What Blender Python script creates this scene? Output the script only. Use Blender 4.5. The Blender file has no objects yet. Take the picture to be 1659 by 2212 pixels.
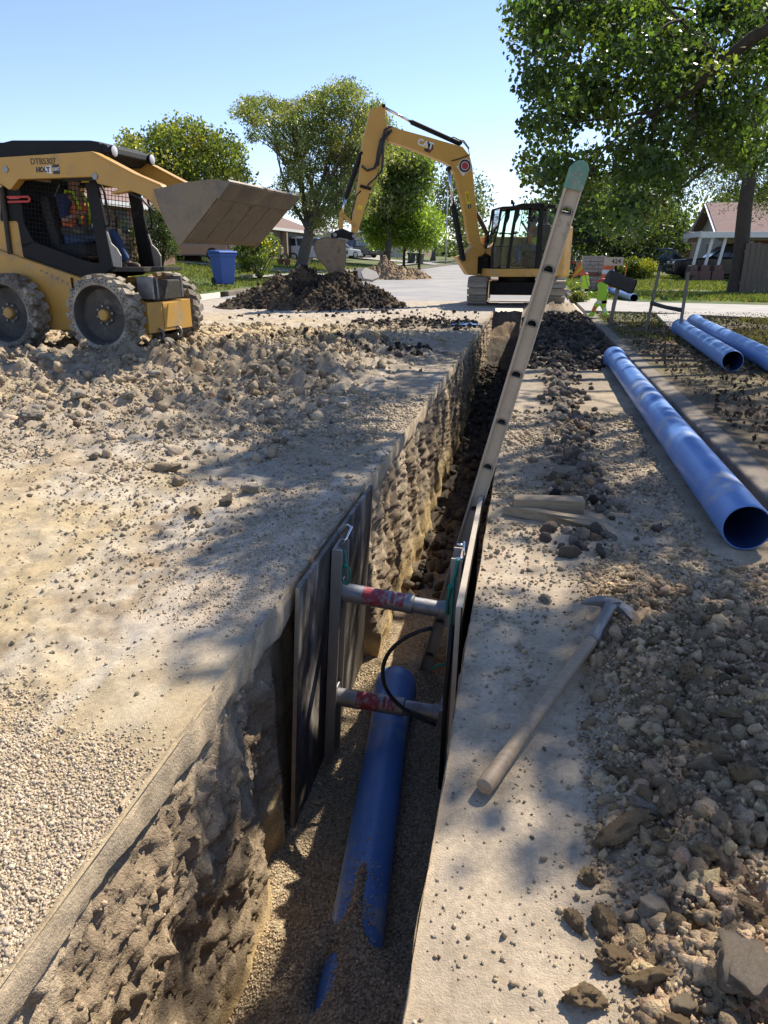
import bpy, bmesh, math, random
import numpy as np
from mathutils import Vector, Matrix, noise as mnoise
random.seed(7); RNG = np.random.default_rng(11)
SC = bpy.context.scene
COL = SC.collection
R = math.radians

# ------------------------------------------------------------------ camera, sky, sun, exposure
CAM_H, CAM_F, CAM_P, CAM_YAW = 1.2, 1533.8, R(19.596), R(11.069)
cd = bpy.data.cameras.new('camera'); cam = bpy.data.objects.new('camera', cd); COL.objects.link(cam)
cam.location = (0, 0, CAM_H)
cam.rotation_euler = (R(90) - CAM_P, 0, CAM_YAW)
cd.sensor_fit = 'VERTICAL'; cd.sensor_height = 24.0; cd.lens = CAM_F / 2212 * 24.0
cd.clip_start = 0.05; cd.clip_end = 3000
SC.camera = cam
SUN_AZ, SUN_EL = R(32), R(47.5)            # azimuth from +Y (street) towards +X
w = bpy.data.worlds.new('World'); SC.world = w; w.use_nodes = True
nt = w.node_tree; bg = nt.nodes['Background']
sky = nt.nodes.new('ShaderNodeTexSky'); sky.sky_type = 'NISHITA'; sky.sun_disc = False
sky.sun_elevation = SUN_EL; sky.sun_rotation = SUN_AZ; sky.air_density = 0.9; sky.dust_density = 0.0; sky.ozone_density = 3.2
tint = nt.nodes.new('ShaderNodeMix'); tint.data_type = 'RGBA'; tint.blend_type = 'MULTIPLY'; tint.inputs['Factor'].default_value = 1.0; tint.inputs['B'].default_value = (1.06, .96, 1.02, 1)
nt.links.new(sky.outputs[0], tint.inputs['A']); nt.links.new(tint.outputs['Result'], bg.inputs[0]); bg.inputs[1].default_value = 0.115
ld = bpy.data.lights.new('sun', 'SUN'); ld.energy = 4.2; ld.angle = R(0.53); ld.color = (1.0, 0.93, 0.82)
sun = bpy.data.objects.new('sun', ld); COL.objects.link(sun)
SUN_DIR = Vector((math.sin(SUN_AZ) * math.cos(SUN_EL), math.cos(SUN_AZ) * math.cos(SUN_EL), math.sin(SUN_EL)))
sun.rotation_euler = SUN_DIR.to_track_quat('Z', 'Y').to_euler(); sun.location = (0, 0, 60)
vs = SC.view_settings; vs.view_transform = 'Standard'; vs.look = 'None'; vs.gamma = 1.0; vs.use_curve_mapping = False
vs.exposure = 0.86
SC.cycles.max_bounces = 6; SC.cycles.transparent_max_bounces = 12; SC.cycles.use_denoising = True
SC.cycles.caustics_reflective = False; SC.cycles.caustics_refractive = False

# ------------------------------------------------------------------ surveying helpers: sight lines of the photograph -> points in the world
def ray(u, v):
    x = (u - 829.5) / CAM_F; y = -(v - 1106.) / CAM_F
    fw = math.cos(CAM_P) + y * math.sin(CAM_P); up = -math.sin(CAM_P) + y * math.cos(CAM_P)
    return Vector((x * math.cos(CAM_YAW) - fw * math.sin(CAM_YAW), x * math.sin(CAM_YAW) + fw * math.cos(CAM_YAW), up))
EYE = Vector((0, 0, CAM_H))
def G(u, v, z=0.0):
    r = ray(u, v); return EYE + r * ((z - CAM_H) / r.z)
def PY(u, v, Y):
    r = ray(u, v); return EYE + r * (Y / r.y)
def PN(u, v, P0, n):
    r = ray(u, v); return EYE + r * ((Vector(P0) - EYE).dot(n) / r.dot(n))
def proj(P):
    X, Y, Z = P[0], P[1], P[2] - CAM_H
    x = X * math.cos(CAM_YAW) + Y * math.sin(CAM_YAW); fw = -X * math.sin(CAM_YAW) + Y * math.cos(CAM_YAW)
    d = fw * math.cos(CAM_P) - Z * math.sin(CAM_P); up = fw * math.sin(CAM_P) + Z * math.cos(CAM_P)
    return 829.5 + CAM_F * x / d, 1106. - CAM_F * up / d, d
TL, TR = -0.83, -0.13           # trench edges
KR, KL = 1.20, -9.8             # kerb lines
def road_z(y): return 0.0065 * max(0.0, y - 15)
def terr(x, y):
    z = road_z(y)
    if x < KL: z += 0.15 + min(0.08 * (KL - x), 1.0)
    elif x > KR: z = 0.13 + road_z(y) * 0.2
    return z
def GT(u, v):
    r = ray(u, v); t = 2.0
    while t < 400:
        P = EYE + r * t
        if P.z < terr(P.x, P.y): return P
        t += 0.05
    return P

# ------------------------------------------------------------------ noise
def _h(ix, iy, iz):
    n = (ix * 374761393 + iy * 668265263 + iz * 2147483647 + 1013904223) & 0xffffffff
    n = ((n ^ (n >> 13)) * 1274126177) & 0xffffffff
    n = ((n ^ (n >> 16)) * 2246822519) & 0xffffffff
    return ((n ^ (n >> 15)) & 0xffff) / 32767.5 - 1.0
def vnoise(x, y, z=None):
    x = np.asarray(x, float); y = np.asarray(y, float); z = np.zeros_like(x) if z is None else np.asarray(z, float)
    xi = np.floor(x).astype(np.int64); yi = np.floor(y).astype(np.int64); zi = np.floor(z).astype(np.int64)
    fx, fy, fz = x - xi, y - yi, z - zi
    s = lambda t: t * t * t * (t * (t * 6 - 15) + 10)
    a, b, c = s(fx), s(fy), s(fz); out = 0
    for dx in (0, 1):
        for dy in (0, 1):
            for dz in (0, 1):
                out = out + _h(xi + dx, yi + dy, zi + dz) * (a if dx else 1 - a) * (b if dy else 1 - b) * (c if dz else 1 - c)
    return out
def fbm(x, y, z=None, oct=4, gain=0.5):
    x = np.asarray(x, float); y = np.asarray(y, float); z = np.zeros_like(x) if z is None else np.asarray(z, float)
    o = 0; a = 1.0; f = 1.0
    for i in range(oct):
        o = o + a * vnoise(x * f + 17.3 * i, y * f - 9.1 * i, z * f + 4.7 * i); a *= gain; f *= 2.03
    return o
def worley(x, y, seed=0.0, fill=.65):
    """rounded stones of random size set in a flat face: bump height 0..1"""
    xi = np.floor(x).astype(np.int64); yi = np.floor(y).astype(np.int64); best = np.zeros_like(x); zz = np.zeros_like(xi) + int(seed)
    for dx in (-1, 0, 1):
        for dy in (-1, 0, 1):
            cx, cy = xi + dx, yi + dy; a = _h(cx, cy, zz) * .5 + .5; b = _h(cx, cy, zz + 7) * .5 + .5; c = _h(cx, cy, zz + 13) * .5 + .5; e = _h(cx, cy, zz + 29) * .5 + .5
            r_ = .28 + .42 * c; an = e * 6.28; px, py = x - cx - .15 - .7 * a, y - cy - .15 - .7 * b; qx, qy = px * np.cos(an) + py * np.sin(an), (py * np.cos(an) - px * np.sin(an)) * 1.45
            h = np.sqrt(np.maximum(0, 1 - (qx ** 2 + qy ** 2) / r_ ** 2)) * r_ / .7 * (e < fill); best = np.maximum(best, h)
    return best
def sstep(a, b, x):
    t = np.clip((x - a) / (b - a), 0, 1); return t * t * (3 - 2 * t)

# ------------------------------------------------------------------ materials
MATS = {}
def M(name, c, c2=None, scale=6.0, rough=0.7, metal=0.0, bump=0.0, bscale=60.0, c3=None, s3=1.2, t3=0.55, spec=0.5, stretch=None, detail=6.0):
    if name in MATS: return MATS[name]
    m = bpy.data.materials.new(name); m.use_nodes = True; t = m.node_tree; b = t.nodes['Principled BSDF']
    b.inputs['Roughness'].default_value = rough; b.inputs['Metallic'].default_value = metal
    b.inputs['Specular IOR Level'].default_value = spec
    co = t.nodes.new('ShaderNodeTexCoord'); src = co.outputs['Object']
    if stretch:
        mp = t.nodes.new('ShaderNodeMapping'); mp.inputs['Scale'].default_value = stretch; t.links.new(src, mp.inputs[0]); src = mp.outputs[0]
    if c2 is None: c2 = tuple(x * 0.8 for x in c)
    n = t.nodes.new('ShaderNodeTexNoise'); n.inputs['Scale'].default_value = scale; n.inputs['Detail'].default_value = detail; n.inputs['Roughness'].default_value = 0.6
    t.links.new(src, n.inputs['Vector'])
    r = t.nodes.new('ShaderNodeValToRGB'); r.color_ramp.elements[0].position = 0.3; r.color_ramp.elements[1].position = 0.7
    r.color_ramp.elements[0].color = (*c2, 1); r.color_ramp.elements[1].color = (*c, 1)
    t.links.new(n.outputs['Fac'], r.inputs['Fac']); out = r.outputs['Color']
    if c3:
        n3 = t.nodes.new('ShaderNodeTexNoise'); n3.inputs['Scale'].default_value = s3; n3.inputs['Detail'].default_value = 8; n3.inputs['Roughness'].default_value = 0.7
        t.links.new(src, n3.inputs['Vector'])
        r3 = t.nodes.new('ShaderNodeValToRGB'); r3.color_ramp.elements[0].position = t3 - 0.06; r3.color_ramp.elements[1].position = t3 + 0.1
        t.links.new(n3.outputs['Fac'], r3.inputs['Fac'])
        mx = t.nodes.new('ShaderNodeMix'); mx.data_type = 'RGBA'; t.links.new(r3.outputs['Color'], mx.inputs['Factor'])
        t.links.new(out, mx.inputs['A']); mx.inputs['B'].default_value = (*c3, 1); out = mx.outputs['Result']
        rr = t.nodes.new('ShaderNodeMath'); rr.operation = 'MULTIPLY_ADD'; t.links.new(r3.outputs['Color'], rr.inputs[0]); rr.inputs[1].default_value = 0.9 - rough; rr.inputs[2].default_value = rough
        t.links.new(rr.outputs[0], b.inputs['Roughness'])
    t.links.new(out, b.inputs['Base Color'])
    if bump:
        nb = t.nodes.new('ShaderNodeTexNoise'); nb.inputs['Scale'].default_value = bscale; nb.inputs['Detail'].default_value = 5
        t.links.new(src, nb.inputs['Vector'])
        bp = t.nodes.new('ShaderNodeBump'); bp.inputs['Strength'].default_value = bump; bp.inputs['Distance'].default_value = 0.02
        t.links.new(nb.outputs['Fac'], bp.inputs['Height']); t.links.new(bp.outputs['Normal'], b.inputs['Normal'])
    MATS[name] = m; return m
def MVC(name, rough=0.95, bump=0.5, bscale=140.0, vor=0.0, vscale=90.0, translucent=0.0, spec=0.2, nvar=0.25, nscale=9.0):
    """colour from the mesh's own 'Col' attribute (soil / leaf kinds), broken up by noise"""
    m = bpy.data.materials.new(name); m.use_nodes = True; t = m.node_tree; b = t.nodes['Principled BSDF']
    b.inputs['Roughness'].default_value = rough; b.inputs['Specular IOR Level'].default_value = spec
    at = t.nodes.new('ShaderNodeAttribute'); at.attribute_name = 'Col'; out = at.outputs['Color']
    co = t.nodes.new('ShaderNodeTexCoord')
    def mul(col, fac_out, lo, hi):
        mr = t.nodes.new('ShaderNodeMapRange'); t.links.new(fac_out, mr.inputs[0]); mr.inputs[1].default_value = 0.25; mr.inputs[2].default_value = 0.75; mr.inputs[3].default_value = lo; mr.inputs[4].default_value = hi
        mx = t.nodes.new('ShaderNodeVectorMath'); mx.operation = 'SCALE'; t.links.new(col, mx.inputs[0]); t.links.new(mr.outputs[0], mx.inputs['Scale']); return mx.outputs[0]
    hsrc = None
    if nvar:
        for sc_, a in ((nscale, nvar), (nscale * 11, nvar * 0.9)):
            n = t.nodes.new('ShaderNodeTexNoise'); n.inputs['Scale'].default_value = sc_; n.inputs['Detail'].default_value = 6; n.inputs['Roughness'].default_value = 0.65
            t.links.new(co.outputs['Object'], n.inputs['Vector']); out = mul(out, n.outputs['Fac'], 1 - a, 1 + a)
    if bump:
        nb = t.nodes.new('ShaderNodeTexNoise'); nb.inputs['Scale'].default_value = bscale; nb.inputs['Detail'].default_value = 4; nb.inputs['Roughness'].default_value = 0.7
        t.links.new(co.outputs['Object'], nb.inputs['Vector']); hsrc = nb.outputs['Fac']
    if vor:
        vo = t.nodes.new('ShaderNodeTexVoronoi'); vo.inputs['Scale'].default_value = vscale; t.links.new(co.outputs['Object'], vo.inputs['Vector'])
        sp = t.nodes.new('ShaderNodeSeparateColor'); t.links.new(vo.outputs['Color'], sp.inputs[0]); out = mul(out, sp.outputs[0], 1 - vor, 1 + vor)
        sb = t.nodes.new('ShaderNodeMath'); sb.operation = 'SUBTRACT'; sb.inputs[0].default_value = 1; t.links.new(vo.outputs['Distance'], sb.inputs[1])
        if hsrc is not None:
            ad = t.nodes.new('ShaderNodeMath'); ad.operation = 'ADD'; t.links.new(hsrc, ad.inputs[0]); t.links.new(sb.outputs[0], ad.inputs[1]); hsrc = ad.outputs[0]
        else: hsrc = sb.outputs[0]
    t.links.new(out, b.inputs['Base Color'])
    if hsrc is not None:
        bp = t.nodes.new('ShaderNodeBump'); bp.inputs['Strength'].default_value = bump; bp.inputs['Distance'].default_value = 0.012
        t.links.new(hsrc, bp.inputs['Height']); t.links.new(bp.outputs['Normal'], b.inputs['Normal'])
    if translucent:
        tr = t.nodes.new('ShaderNodeBsdfTranslucent'); mx = t.nodes.new('ShaderNodeMixShader'); mx.inputs[0].default_value = translucent
        gm = t.nodes.new('ShaderNodeMix'); gm.data_type = 'RGBA'; gm.blend_type = 'MULTIPLY'; gm.inputs['Factor'].default_value = 1; t.links.new(out, gm.inputs['A']); gm.inputs['B'].default_value = (1.9, 1.75, 0.6, 1)
        t.links.new(gm.outputs['Result'], tr.inputs['Color'])
        o = t.nodes['Material Output']; t.links.new(b.outputs[0], mx.inputs[1]); t.links.new(tr.outputs[0], mx.inputs[2]); t.links.new(mx.outputs[0], o.inputs[0])
    MATS[name] = m; return m
def MGLASS(name, tint, alpha=0.5, rough=0.03):
    m = bpy.data.materials.new(name); m.use_nodes = True; t = m.node_tree
    for n in list(t.nodes):
        if n.type == 'BSDF_PRINCIPLED': t.nodes.remove(n)
    tr = t.nodes.new('ShaderNodeBsdfTransparent'); tr.inputs[0].default_value = (*tint, 1)
    gl = t.nodes.new('ShaderNodeBsdfGlossy'); gl.inputs['Roughness'].default_value = rough
    fr = t.nodes.new('ShaderNodeFresnel'); fr.inputs['IOR'].default_value = 1.22
    mx = t.nodes.new('ShaderNodeMixShader'); t.links.new(fr.outputs[0], mx.inputs[0]); t.links.new(tr.outputs[0], mx.inputs[1]); t.links.new(gl.outputs[0], mx.inputs[2])
    t.links.new(mx.outputs[0], t.nodes['Material Output'].inputs[0]); MATS[name] = m; return m

# ------------------------------------------------------------------ objects, parts, labels
def tag(o, label=None, cat=None, group=None, kind=None):
    if label: o['label'] = label
    if cat: o['category'] = cat
    if group: o['group'] = group
    if kind: o['kind'] = kind
    return o
def thing(name, label, cat, loc=(0, 0, 0), rz=0.0, group=None, mat=None):
    o = bpy.data.objects.new(name, None); COL.objects.link(o); o.empty_display_size = 0.2
    o.location = loc; o.rotation_euler = (0, 0, rz)
    return tag(o, label, cat, group)
def copy_tree(o, parent=None):
    c = o.copy(); COL.objects.link(c)
    if parent: c.parent = parent
    for ch in list(o.children): copy_tree(ch, c)
    return c
def mesh_np(name, V, F, mat=None, parent=None, smooth=False, cols=None, off=None):
    """V (n,3), F (m,3|4) numpy -> one mesh object"""
    V = np.asarray(V, np.float32)
    if off is not None: V = V - np.asarray(off, np.float32)
    me = bpy.data.meshes.new(name); k = F.shape[1]
    me.vertices.add(len(V)); me.vertices.foreach_set('co', V.ravel())
    me.loops.add(F.size); me.loops.foreach_set('vertex_index', F.ravel().astype(np.int32))
    me.polygons.add(len(F)); me.polygons.foreach_set('loop_start', np.arange(0, F.size, k, dtype=np.int32))
    try: me.polygons.foreach_set('loop_total', np.full(len(F), k, np.int32))
    except Exception: pass
    me.update(calc_edges=True)
    if smooth: me.polygons.foreach_set('use_smooth', np.ones(len(F), bool))
    if cols is not None:
        a = me.color_attributes.new('Col', 'FLOAT_COLOR', 'POINT')
        c = np.ones((len(V), 4), np.float32); c[:, :3] = cols; a.data.foreach_set('color', c.ravel())
    me.validate()
    if mat: me.materials.append(mat)
    o = bpy.data.objects.new(name, me); COL.objects.link(o)
    if parent: o.parent = parent
    return o
class MB:
    """collects boxes, prisms and tubes; build() links them as ONE mesh object"""
    def __init__(s, off=None): s.v = []; s.f = []; s.off = Vector(off) if off is not None else Vector((0, 0, 0))
    def add(s, vs_, fs_):
        b = len(s.v); s.v += [Vector(p) for p in vs_]; s.f += [tuple(i + b for i in f) for f in fs_]; return s
    def box(s, c, d, rot=None):
        c = Vector(c); h = Vector(d) * 0.5; q = []
        for z in (-1, 1):
            for y in (-1, 1):
                for x in (-1, 1):
                    p = Vector((x * h.x, y * h.y, z * h.z)); q.append(c + (rot @ p if rot is not None else p))
        return s.add(q, [(0, 2, 3, 1), (4, 5, 7, 6), (0, 1, 5, 4), (2, 6, 7, 3), (0, 4, 6, 2), (1, 3, 7, 5)])
    def bar(s, a, b, w_, h_, up=(0, 0, 1)):
        a = Vector(a); b = Vector(b); d = (b - a); L = d.length; d.normalize(); up = Vector(up)
        if abs(d.dot(up)) > 0.98: up = Vector((1, 0, 0))
        x = d.cross(up).normalized(); y = x.cross(d).normalized()
        return s.box((a + b) / 2, (w_, L, h_), Matrix((x, d, y)).transposed())
    def prism(s, pts, t):
        """pts: planar outline in 3-D; t: extrusion vector"""
        n = len(pts); t = Vector(t); a = [Vector(p) for p in pts]
        nrm = Vector((0, 0, 0))
        for i in range(n): nrm += (a[i] - a[0]).cross(a[(i + 1) % n] - a[0])
        if nrm.dot(t) > 0: a = a[::-1]
        b = [p + t for p in a]
        return s.add(a + b, [tuple(range(n)), tuple(range(2 * n - 1, n - 1, -1))] + [(i, i + n, (i + 1) % n + n, (i + 1) % n) for i in range(n)])
    def tube(s, path, r, n=8, caps=True):
        P = [Vector(p) for p in path]; k = len(P); rr = r if isinstance(r, (list, tuple)) else [r] * k
        ref = None; base = len(s.v)
        for i, p in enumerate(P):
            d = (P[min(i + 1, k - 1)] - P[max(i - 1, 0)]).normalized()
            if ref is None:
                ref = Vector((0, 0, 1)) if abs(d.z) < 0.9 else Vector((1, 0, 0))
            x = (ref - d * ref.dot(d)).normalized(); ref = x; y = d.cross(x)
            for j in range(n):
                a = 2 * math.pi * j / n; s.v.append(p + x * (rr[i] * math.cos(a)) + y * (rr[i] * math.sin(a)))
        for i in range(k - 1):
            for j in range(n):
                a = base + i * n + j; b = base + i * n + (j + 1) % n; s.f.append((a, b, b + n, a + n))
        if caps:
            s.f.append(tuple(base + j for j in range(n))[::-1]); s.f.append(tuple(base + (k - 1) * n + j for j in range(n)))
        return s
    def cyl(s, a, b, r, r2=None, n=16): return s.tube([a, b], [r, r if r2 is None else r2], n)
    def lathe(s, prof, c, ax, n=24):
        """prof: list of (radius, distance along axis)"""
        c = Vector(c); ax = Vector(ax).normalized(); ref = Vector((0, 0, 1)) if abs(ax.z) < 0.9 else Vector((1, 0, 0))
        x = (ref - ax * ref.dot(ax)).normalized(); y = ax.cross(x); b = len(s.v); k = len(prof)
        for r_, h_ in prof:
            for j in range(n):
                a = 2 * math.pi * j / n; s.v.append(c + ax * h_ + (x * math.cos(a) + y * math.sin(a)) * r_)
        for i in range(k - 1):
            for j in range(n):
                p = b + i * n + j; q = b + i * n + (j + 1) % n; s.f.append((p, q, q + n, p + n))
        return s
    def ball(s, c, r, sub=2, sq=(1, 1, 1)):
        bm = bmesh.new(); bmesh.ops.create_icosphere(bm, subdivisions=sub, radius=1)
        c = Vector(c); bm.verts.index_update()
        s.add([c + Vector((v.co.x * r * sq[0], v.co.y * r * sq[1], v.co.z * r * sq[2])) for v in bm.verts], [tuple(v.index for v in f.verts) for f in bm.faces]); bm.free(); return s
    def build(s, name, mat, parent=None, bevel=0.0, smooth=False, auto=False):
        me = bpy.data.meshes.new(name); me.from_pydata([tuple(p - s.off) for p in s.v], [], s.f); me.validate()
        me.materials.append(mat if not isinstance(mat, str) else MATS[mat])
        if smooth or auto:
            me.polygons.foreach_set('use_smooth', np.ones(len(me.polygons), bool))
        o = bpy.data.objects.new(name, me); COL.objects.link(o)
        if parent: o.parent = parent
        if auto:
            me.set_sharp_from_angle(angle=R(40))
        if bevel:
            md = o.modifiers.new('bevel', 'BEVEL'); md.width = bevel; md.segments = 2; md.limit_method = 'ANGLE'; md.angle_limit = R(35); md.harden_normals = False
        return o
def text(name, s, size, mat, parent, loc, xdir, ydir, ext=0.001, bold=0.0, align='CENTER'):
    cu = bpy.data.curves.new(name, 'FONT'); cu.body = s; cu.size = size; cu.extrude = ext; cu.offset = bold; cu.align_x = align; cu.align_y = 'CENTER'
    cu.materials.append(MATS[mat]); o = bpy.data.objects.new(name, cu); COL.objects.link(o)
    x = Vector(xdir).normalized(); y = Vector(ydir); y = (y - x * y.dot(x)).normalized(); z = x.cross(y)
    bpy.context.view_layer.update(); me = bpy.data.meshes.new_from_object(o.evaluated_get(bpy.context.evaluated_depsgraph_get())); me.name = name
    bpy.data.objects.remove(o); q = bpy.data.objects.new(name, me); COL.objects.link(q); q.parent = parent
    q.matrix_local = Matrix.Translation(Vector(loc)) @ Matrix((x, y, z)).transposed().to_4x4()
    return q
# ------------------------------------------------------------------ material library
M('cat_yellow', (.56, .31, .06), (.48, .265, .055), 3, rough=.45, c3=(.3, .23, .14), s3=2.2, t3=.6, bump=.05, bscale=30)
M('cat_yellow_clean', (.6, .335, .065), (.52, .28, .055), 2, rough=.4, c3=(.36, .25, .12), s3=3, t3=.7)
M('machine_black', (.010, .010, .011), (.017, .016, .015), 8, rough=.6, c3=(.07, .058, .042), s3=4, t3=.66, spec=.22)
M('dusty_black', (.03, .029, .027), (.07, .06, .048), 5, spec=.25, rough=.75, c3=(.17, .145, .11), s3=5, t3=.6, bump=.1)
M('tyre_rubber', (.1, .085, .066), (.19, .155, .115), 7, rough=.9, c3=(.4, .345, .26), s3=3.0, t3=.5, bump=.3, bscale=50)
M('rim_grey', (.035, .033, .03), (.09, .08, .065), 5, rough=.7, c3=(.2, .17, .13), s3=4, t3=.6)
M('bucket_steel', (.22, .18, .13), (.13, .105, .08), 4, rough=.55, metal=.35, c3=(.3, .24, .16), s3=3, t3=.5, bump=.25, bscale=40)
M('bucket_mud', (.26, .2, .13), (.15, .12, .085), 6, rough=.85, c3=(.09, .07, .05), s3=6, t3=.6, bump=.5, bscale=30)
M('chrome', (.75, .75, .76), (.6, .6, .6), 3, rough=.18, metal=1)
M('steel_grey', (.33, .33, .33), (.22, .21, .2), 12, rough=.5, metal=.7, c3=(.22, .19, .15), s3=6, t3=.6)
M('track_steel', (.27, .235, .185), (.36, .31, .24), 6, rough=.75, metal=.2, bump=.2, c3=(.3, .25, .18), s3=3, t3=.55)
M('hose_black', (.02, .02, .02), (.03, .03, .03), 10, rough=.55)
M('decal_white', (.75, .74, .7), (.68, .66, .62), 20, rough=.5)
M('decal_black', (.02, .02, .02), (.03, .03, .03), 20, rough=.5)
M('decal_red', (.42, .03, .03), (.34, .03, .03), 20, rough=.5)
M('decal_yellow', (.75, .55, .03), (.68, .5, .03), 20, rough=.5)
M('red_plastic', (.62, .07, .06), (.5, .06, .05), 10, rough=.5, c3=(.4, .2, .16), s3=8, t3=.65)
M('lamp_lens', (.75, .76, .76), (.6, .6, .6), 20, rough=.15)
M('alu', (.36, .33, .29), (.27, .245, .21), 9, rough=.5, metal=.3, c3=(.32, .27, .2), s3=9, t3=.57, bump=.08)
M('ladder_rail', (.55, .46, .34), (.46, .375, .27), 7, rough=.6, metal=.15, c3=(.24, .19, .14), s3=11, t3=.64, bump=.15, bscale=40)
M('ladder_green', (.1, .24, .17), (.16, .28, .2), 12, rough=.6, c3=(.35, .33, .27), s3=14, t3=.6)
M('ply_black', (.04, .034, .029), (.075, .062, .05), 6, rough=.6, c3=(.36, .31, .25), s3=3.6, t3=.55, stretch=(1, 1.6, .5), bump=.1)
M('ply_edge', (.36, .29, .2), (.26, .2, .14), 20, rough=.85)
M('ply_pale', (.5, .42, .31), (.4, .33, .24), 20, rough=.85)
M('rope_green', (.02, .26, .16), (.02, .18, .11), 30, rough=.8)
M('pipe_blue', (.12, .25, .52), (.15, .28, .53), 2.5, rough=.34, c3=(.33, .31, .27), s3=2.8, t3=.69)
M('pipe_blue_near', (.085, .2, .47), (.125, .25, .52), 2.5, rough=.34, c3=(.4, .39, .36), s3=3.5, t3=.6)
M('pipe_inside', (.02, .05, .16), (.02, .045, .13), 3, rough=.6)
M('bin_blue', (.025, .085, .3), (.03, .095, .32), 4, rough=.5, c3=(.1, .14, .25), s3=3, t3=.7)
M('bin_green', (.03, .05, .04), (.04, .06, .05), 4, rough=.6)
M('fence_wood', (.17, .14, .11), (.11, .09, .07), 5, rough=.9, stretch=(1, 1, 14), bump=.3, bscale=12)
M('wood_grey', (.33, .28, .21), (.22, .18, .13), 5, rough=.85, stretch=(1, 1, 14), bump=.3, bscale=12)
M('wood_handle', (.36, .26, .155), (.24, .165, .095), 3.5, rough=.6, stretch=(1, 22, 22), bump=.1, c3=(.2, .14, .09), s3=1.4, t3=.62)
M('wood_post', (.3, .25, .19), (.2, .16, .12), 4, rough=.9, stretch=(8, 8, 1), bump=.3)
M('wood_block', (.36, .275, .17), (.24, .18, .11), 4, rough=.9, stretch=(1.2, 16, 16), bump=.3, bscale=20)
M('pick_iron', (.17, .16, .15), (.25, .23, .2), 14, rough=.5, metal=.6, c3=(.28, .22, .16), s3=12, t3=.6, bump=.15)
M('concrete', (.42, .38, .32), (.34, .3, .25), 5, rough=.9, c3=(.3, .25, .18), s3=2.5, t3=.58, bump=.25, bscale=70)
M('kerb_concrete', (.24, .19, .135), (.14, .11, .078), 4, rough=.9, c3=(.2, .165, .12), s3=3, t3=.55, bump=.3, bscale=50)
M('drive_concrete', (.42, .39, .34), (.34, .31, .27), 1.5, rough=.9, c3=(.27, .24, .2), s3=.8, t3=.6, bump=.1)
M('asphalt', (.3, .29, .275), (.24, .23, .215), .6, rough=.9, c3=(.36, .33, .28), s3=.35, t3=.52, bump=.15)
M('bark', (.075, .06, .047), (.04, .031, .024), 9, rough=.95, stretch=(3, 3, .6), bump=.8, bscale=14)
M('bark_grey', (.16, .135, .11), (.08, .065, .05), 9, rough=.95, stretch=(3, 3, .6), bump=.8, bscale=14)
M('roof_brown', (.23, .15, .115), (.17, .11, .085), 3, rough=.95, stretch=(1, 1, 5), bump=.3, bscale=20)
M('roof_red', (.3, .19, .155), (.22, .14, .115), 3, rough=.95, stretch=(1, 1, 5), bump=.3, bscale=20)
M('roof_grey', (.17, .165, .16), (.12, .115, .11), 3, rough=.95, bump=.3, bscale=20)
M('brick_wall', (.3, .19, .13), (.2, .12, .085), 14, rough=.95, stretch=(1, 1, 3), bump=.2, bscale=25)
M('brick_tan', (.36, .27, .19), (.26, .19, .13), 14, rough=.95, stretch=(1, 1, 3), bump=.2, bscale=25)
M('siding_cream', (.58, .52, .42), (.5, .45, .36), 3, rough=.8)
M('trim_white', (.74, .72, .68), (.66, .64, .6), 5, rough=.6)
M('door_dark', (.06, .045, .035), (.045, .035, .03), 5, rough=.5)
M('door_orange', (.3, .13, .06), (.24, .1, .05), 5, rough=.6)
M('window_dark', (.03, .035, .04), (.045, .05, .055), 3, rough=.08, spec=.8)
M('stone_a', (.44, .4, .34), (.3, .27, .225), 8, rough=.95, bump=.5, bscale=25)
M('stone_red', (.22, .12, .09), (.16, .09, .07), 8, rough=.95, bump=.4, bscale=25)
M('mortar', (.3, .28, .25), (.24, .22, .2), 12, rough=1)
M('orange_plastic', (.75, .15, .03), (.68, .13, .03), 6, rough=.5)
M('reflective_white', (.75, .75, .74), (.66, .66, .65), 6, rough=.4)
M('lime_plastic', (.42, .72, .03), (.36, .65, .03), 5, rough=.45)
M('flag_orange', (.85, .2, .05), (.8, .17, .04), 6, rough=.7)
M('flag_yellow', (.7, .62, .05), (.6, .55, .05), 6, rough=.7)
M('sign_board', (.62, .5, .38), (.54, .43, .32), 8, rough=.8)
M('car_white', (.72, .73, .74), (.7, .71, .72), 1, rough=.25)
M('car_black', (.012, .012, .013), (.012, .012, .013), 1, rough=.18)
M('car_blue', (.09, .12, .17), (.09, .12, .17), 1, rough=.22)
M('car_tan', (.38, .31, .22), (.38, .31, .22), 1, rough=.25, metal=.3)
M('car_dark', (.03, .033, .04), (.03, .033, .04), 1, rough=.22)
M('car_tyre', (.02, .02, .02), (.03, .03, .03), 9, rough=.9)
M('car_rim', (.5, .5, .5), (.4, .4, .4), 9, rough=.3, metal=.8)
M('tail_red', (.4, .02, .02), (.35, .02, .02), 9, rough=.3)
M('galv', (.4, .41, .42), (.34, .35, .36), 8, rough=.5, metal=.5)
M('rust_post', (.17, .15, .12), (.24, .2, .15), 9, rough=.8, metal=.3, stretch=(4, 4, 1))
M('skin', (.3, .17, .11), (.27, .15, .1), 5, rough=.55)
M('hair', (.015, .012, .01), (.02, .016, .012), 30, rough=.7)
M('jeans', (.07, .12, .24), (.05, .09, .19), 14, rough=.9)
M('shirt_navy', (.02, .03, .08), (.03, .04, .1), 10, rough=.9)
M('vest_orange', (.8, .19, .04), (.7, .16, .04), 8, rough=.8)
M('vest_lime', (.5, .62, .04), (.42, .54, .04), 8, rough=.8)
M('shirt_grey', (.12, .12, .12), (.09, .09, .09), 9, rough=.9)
M('seat_black', (.02, .02, .02), (.03, .03, .03), 9, rough=.7)
M('boot', (.1, .07, .045), (.07, .05, .03), 9, rough=.8)
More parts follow.
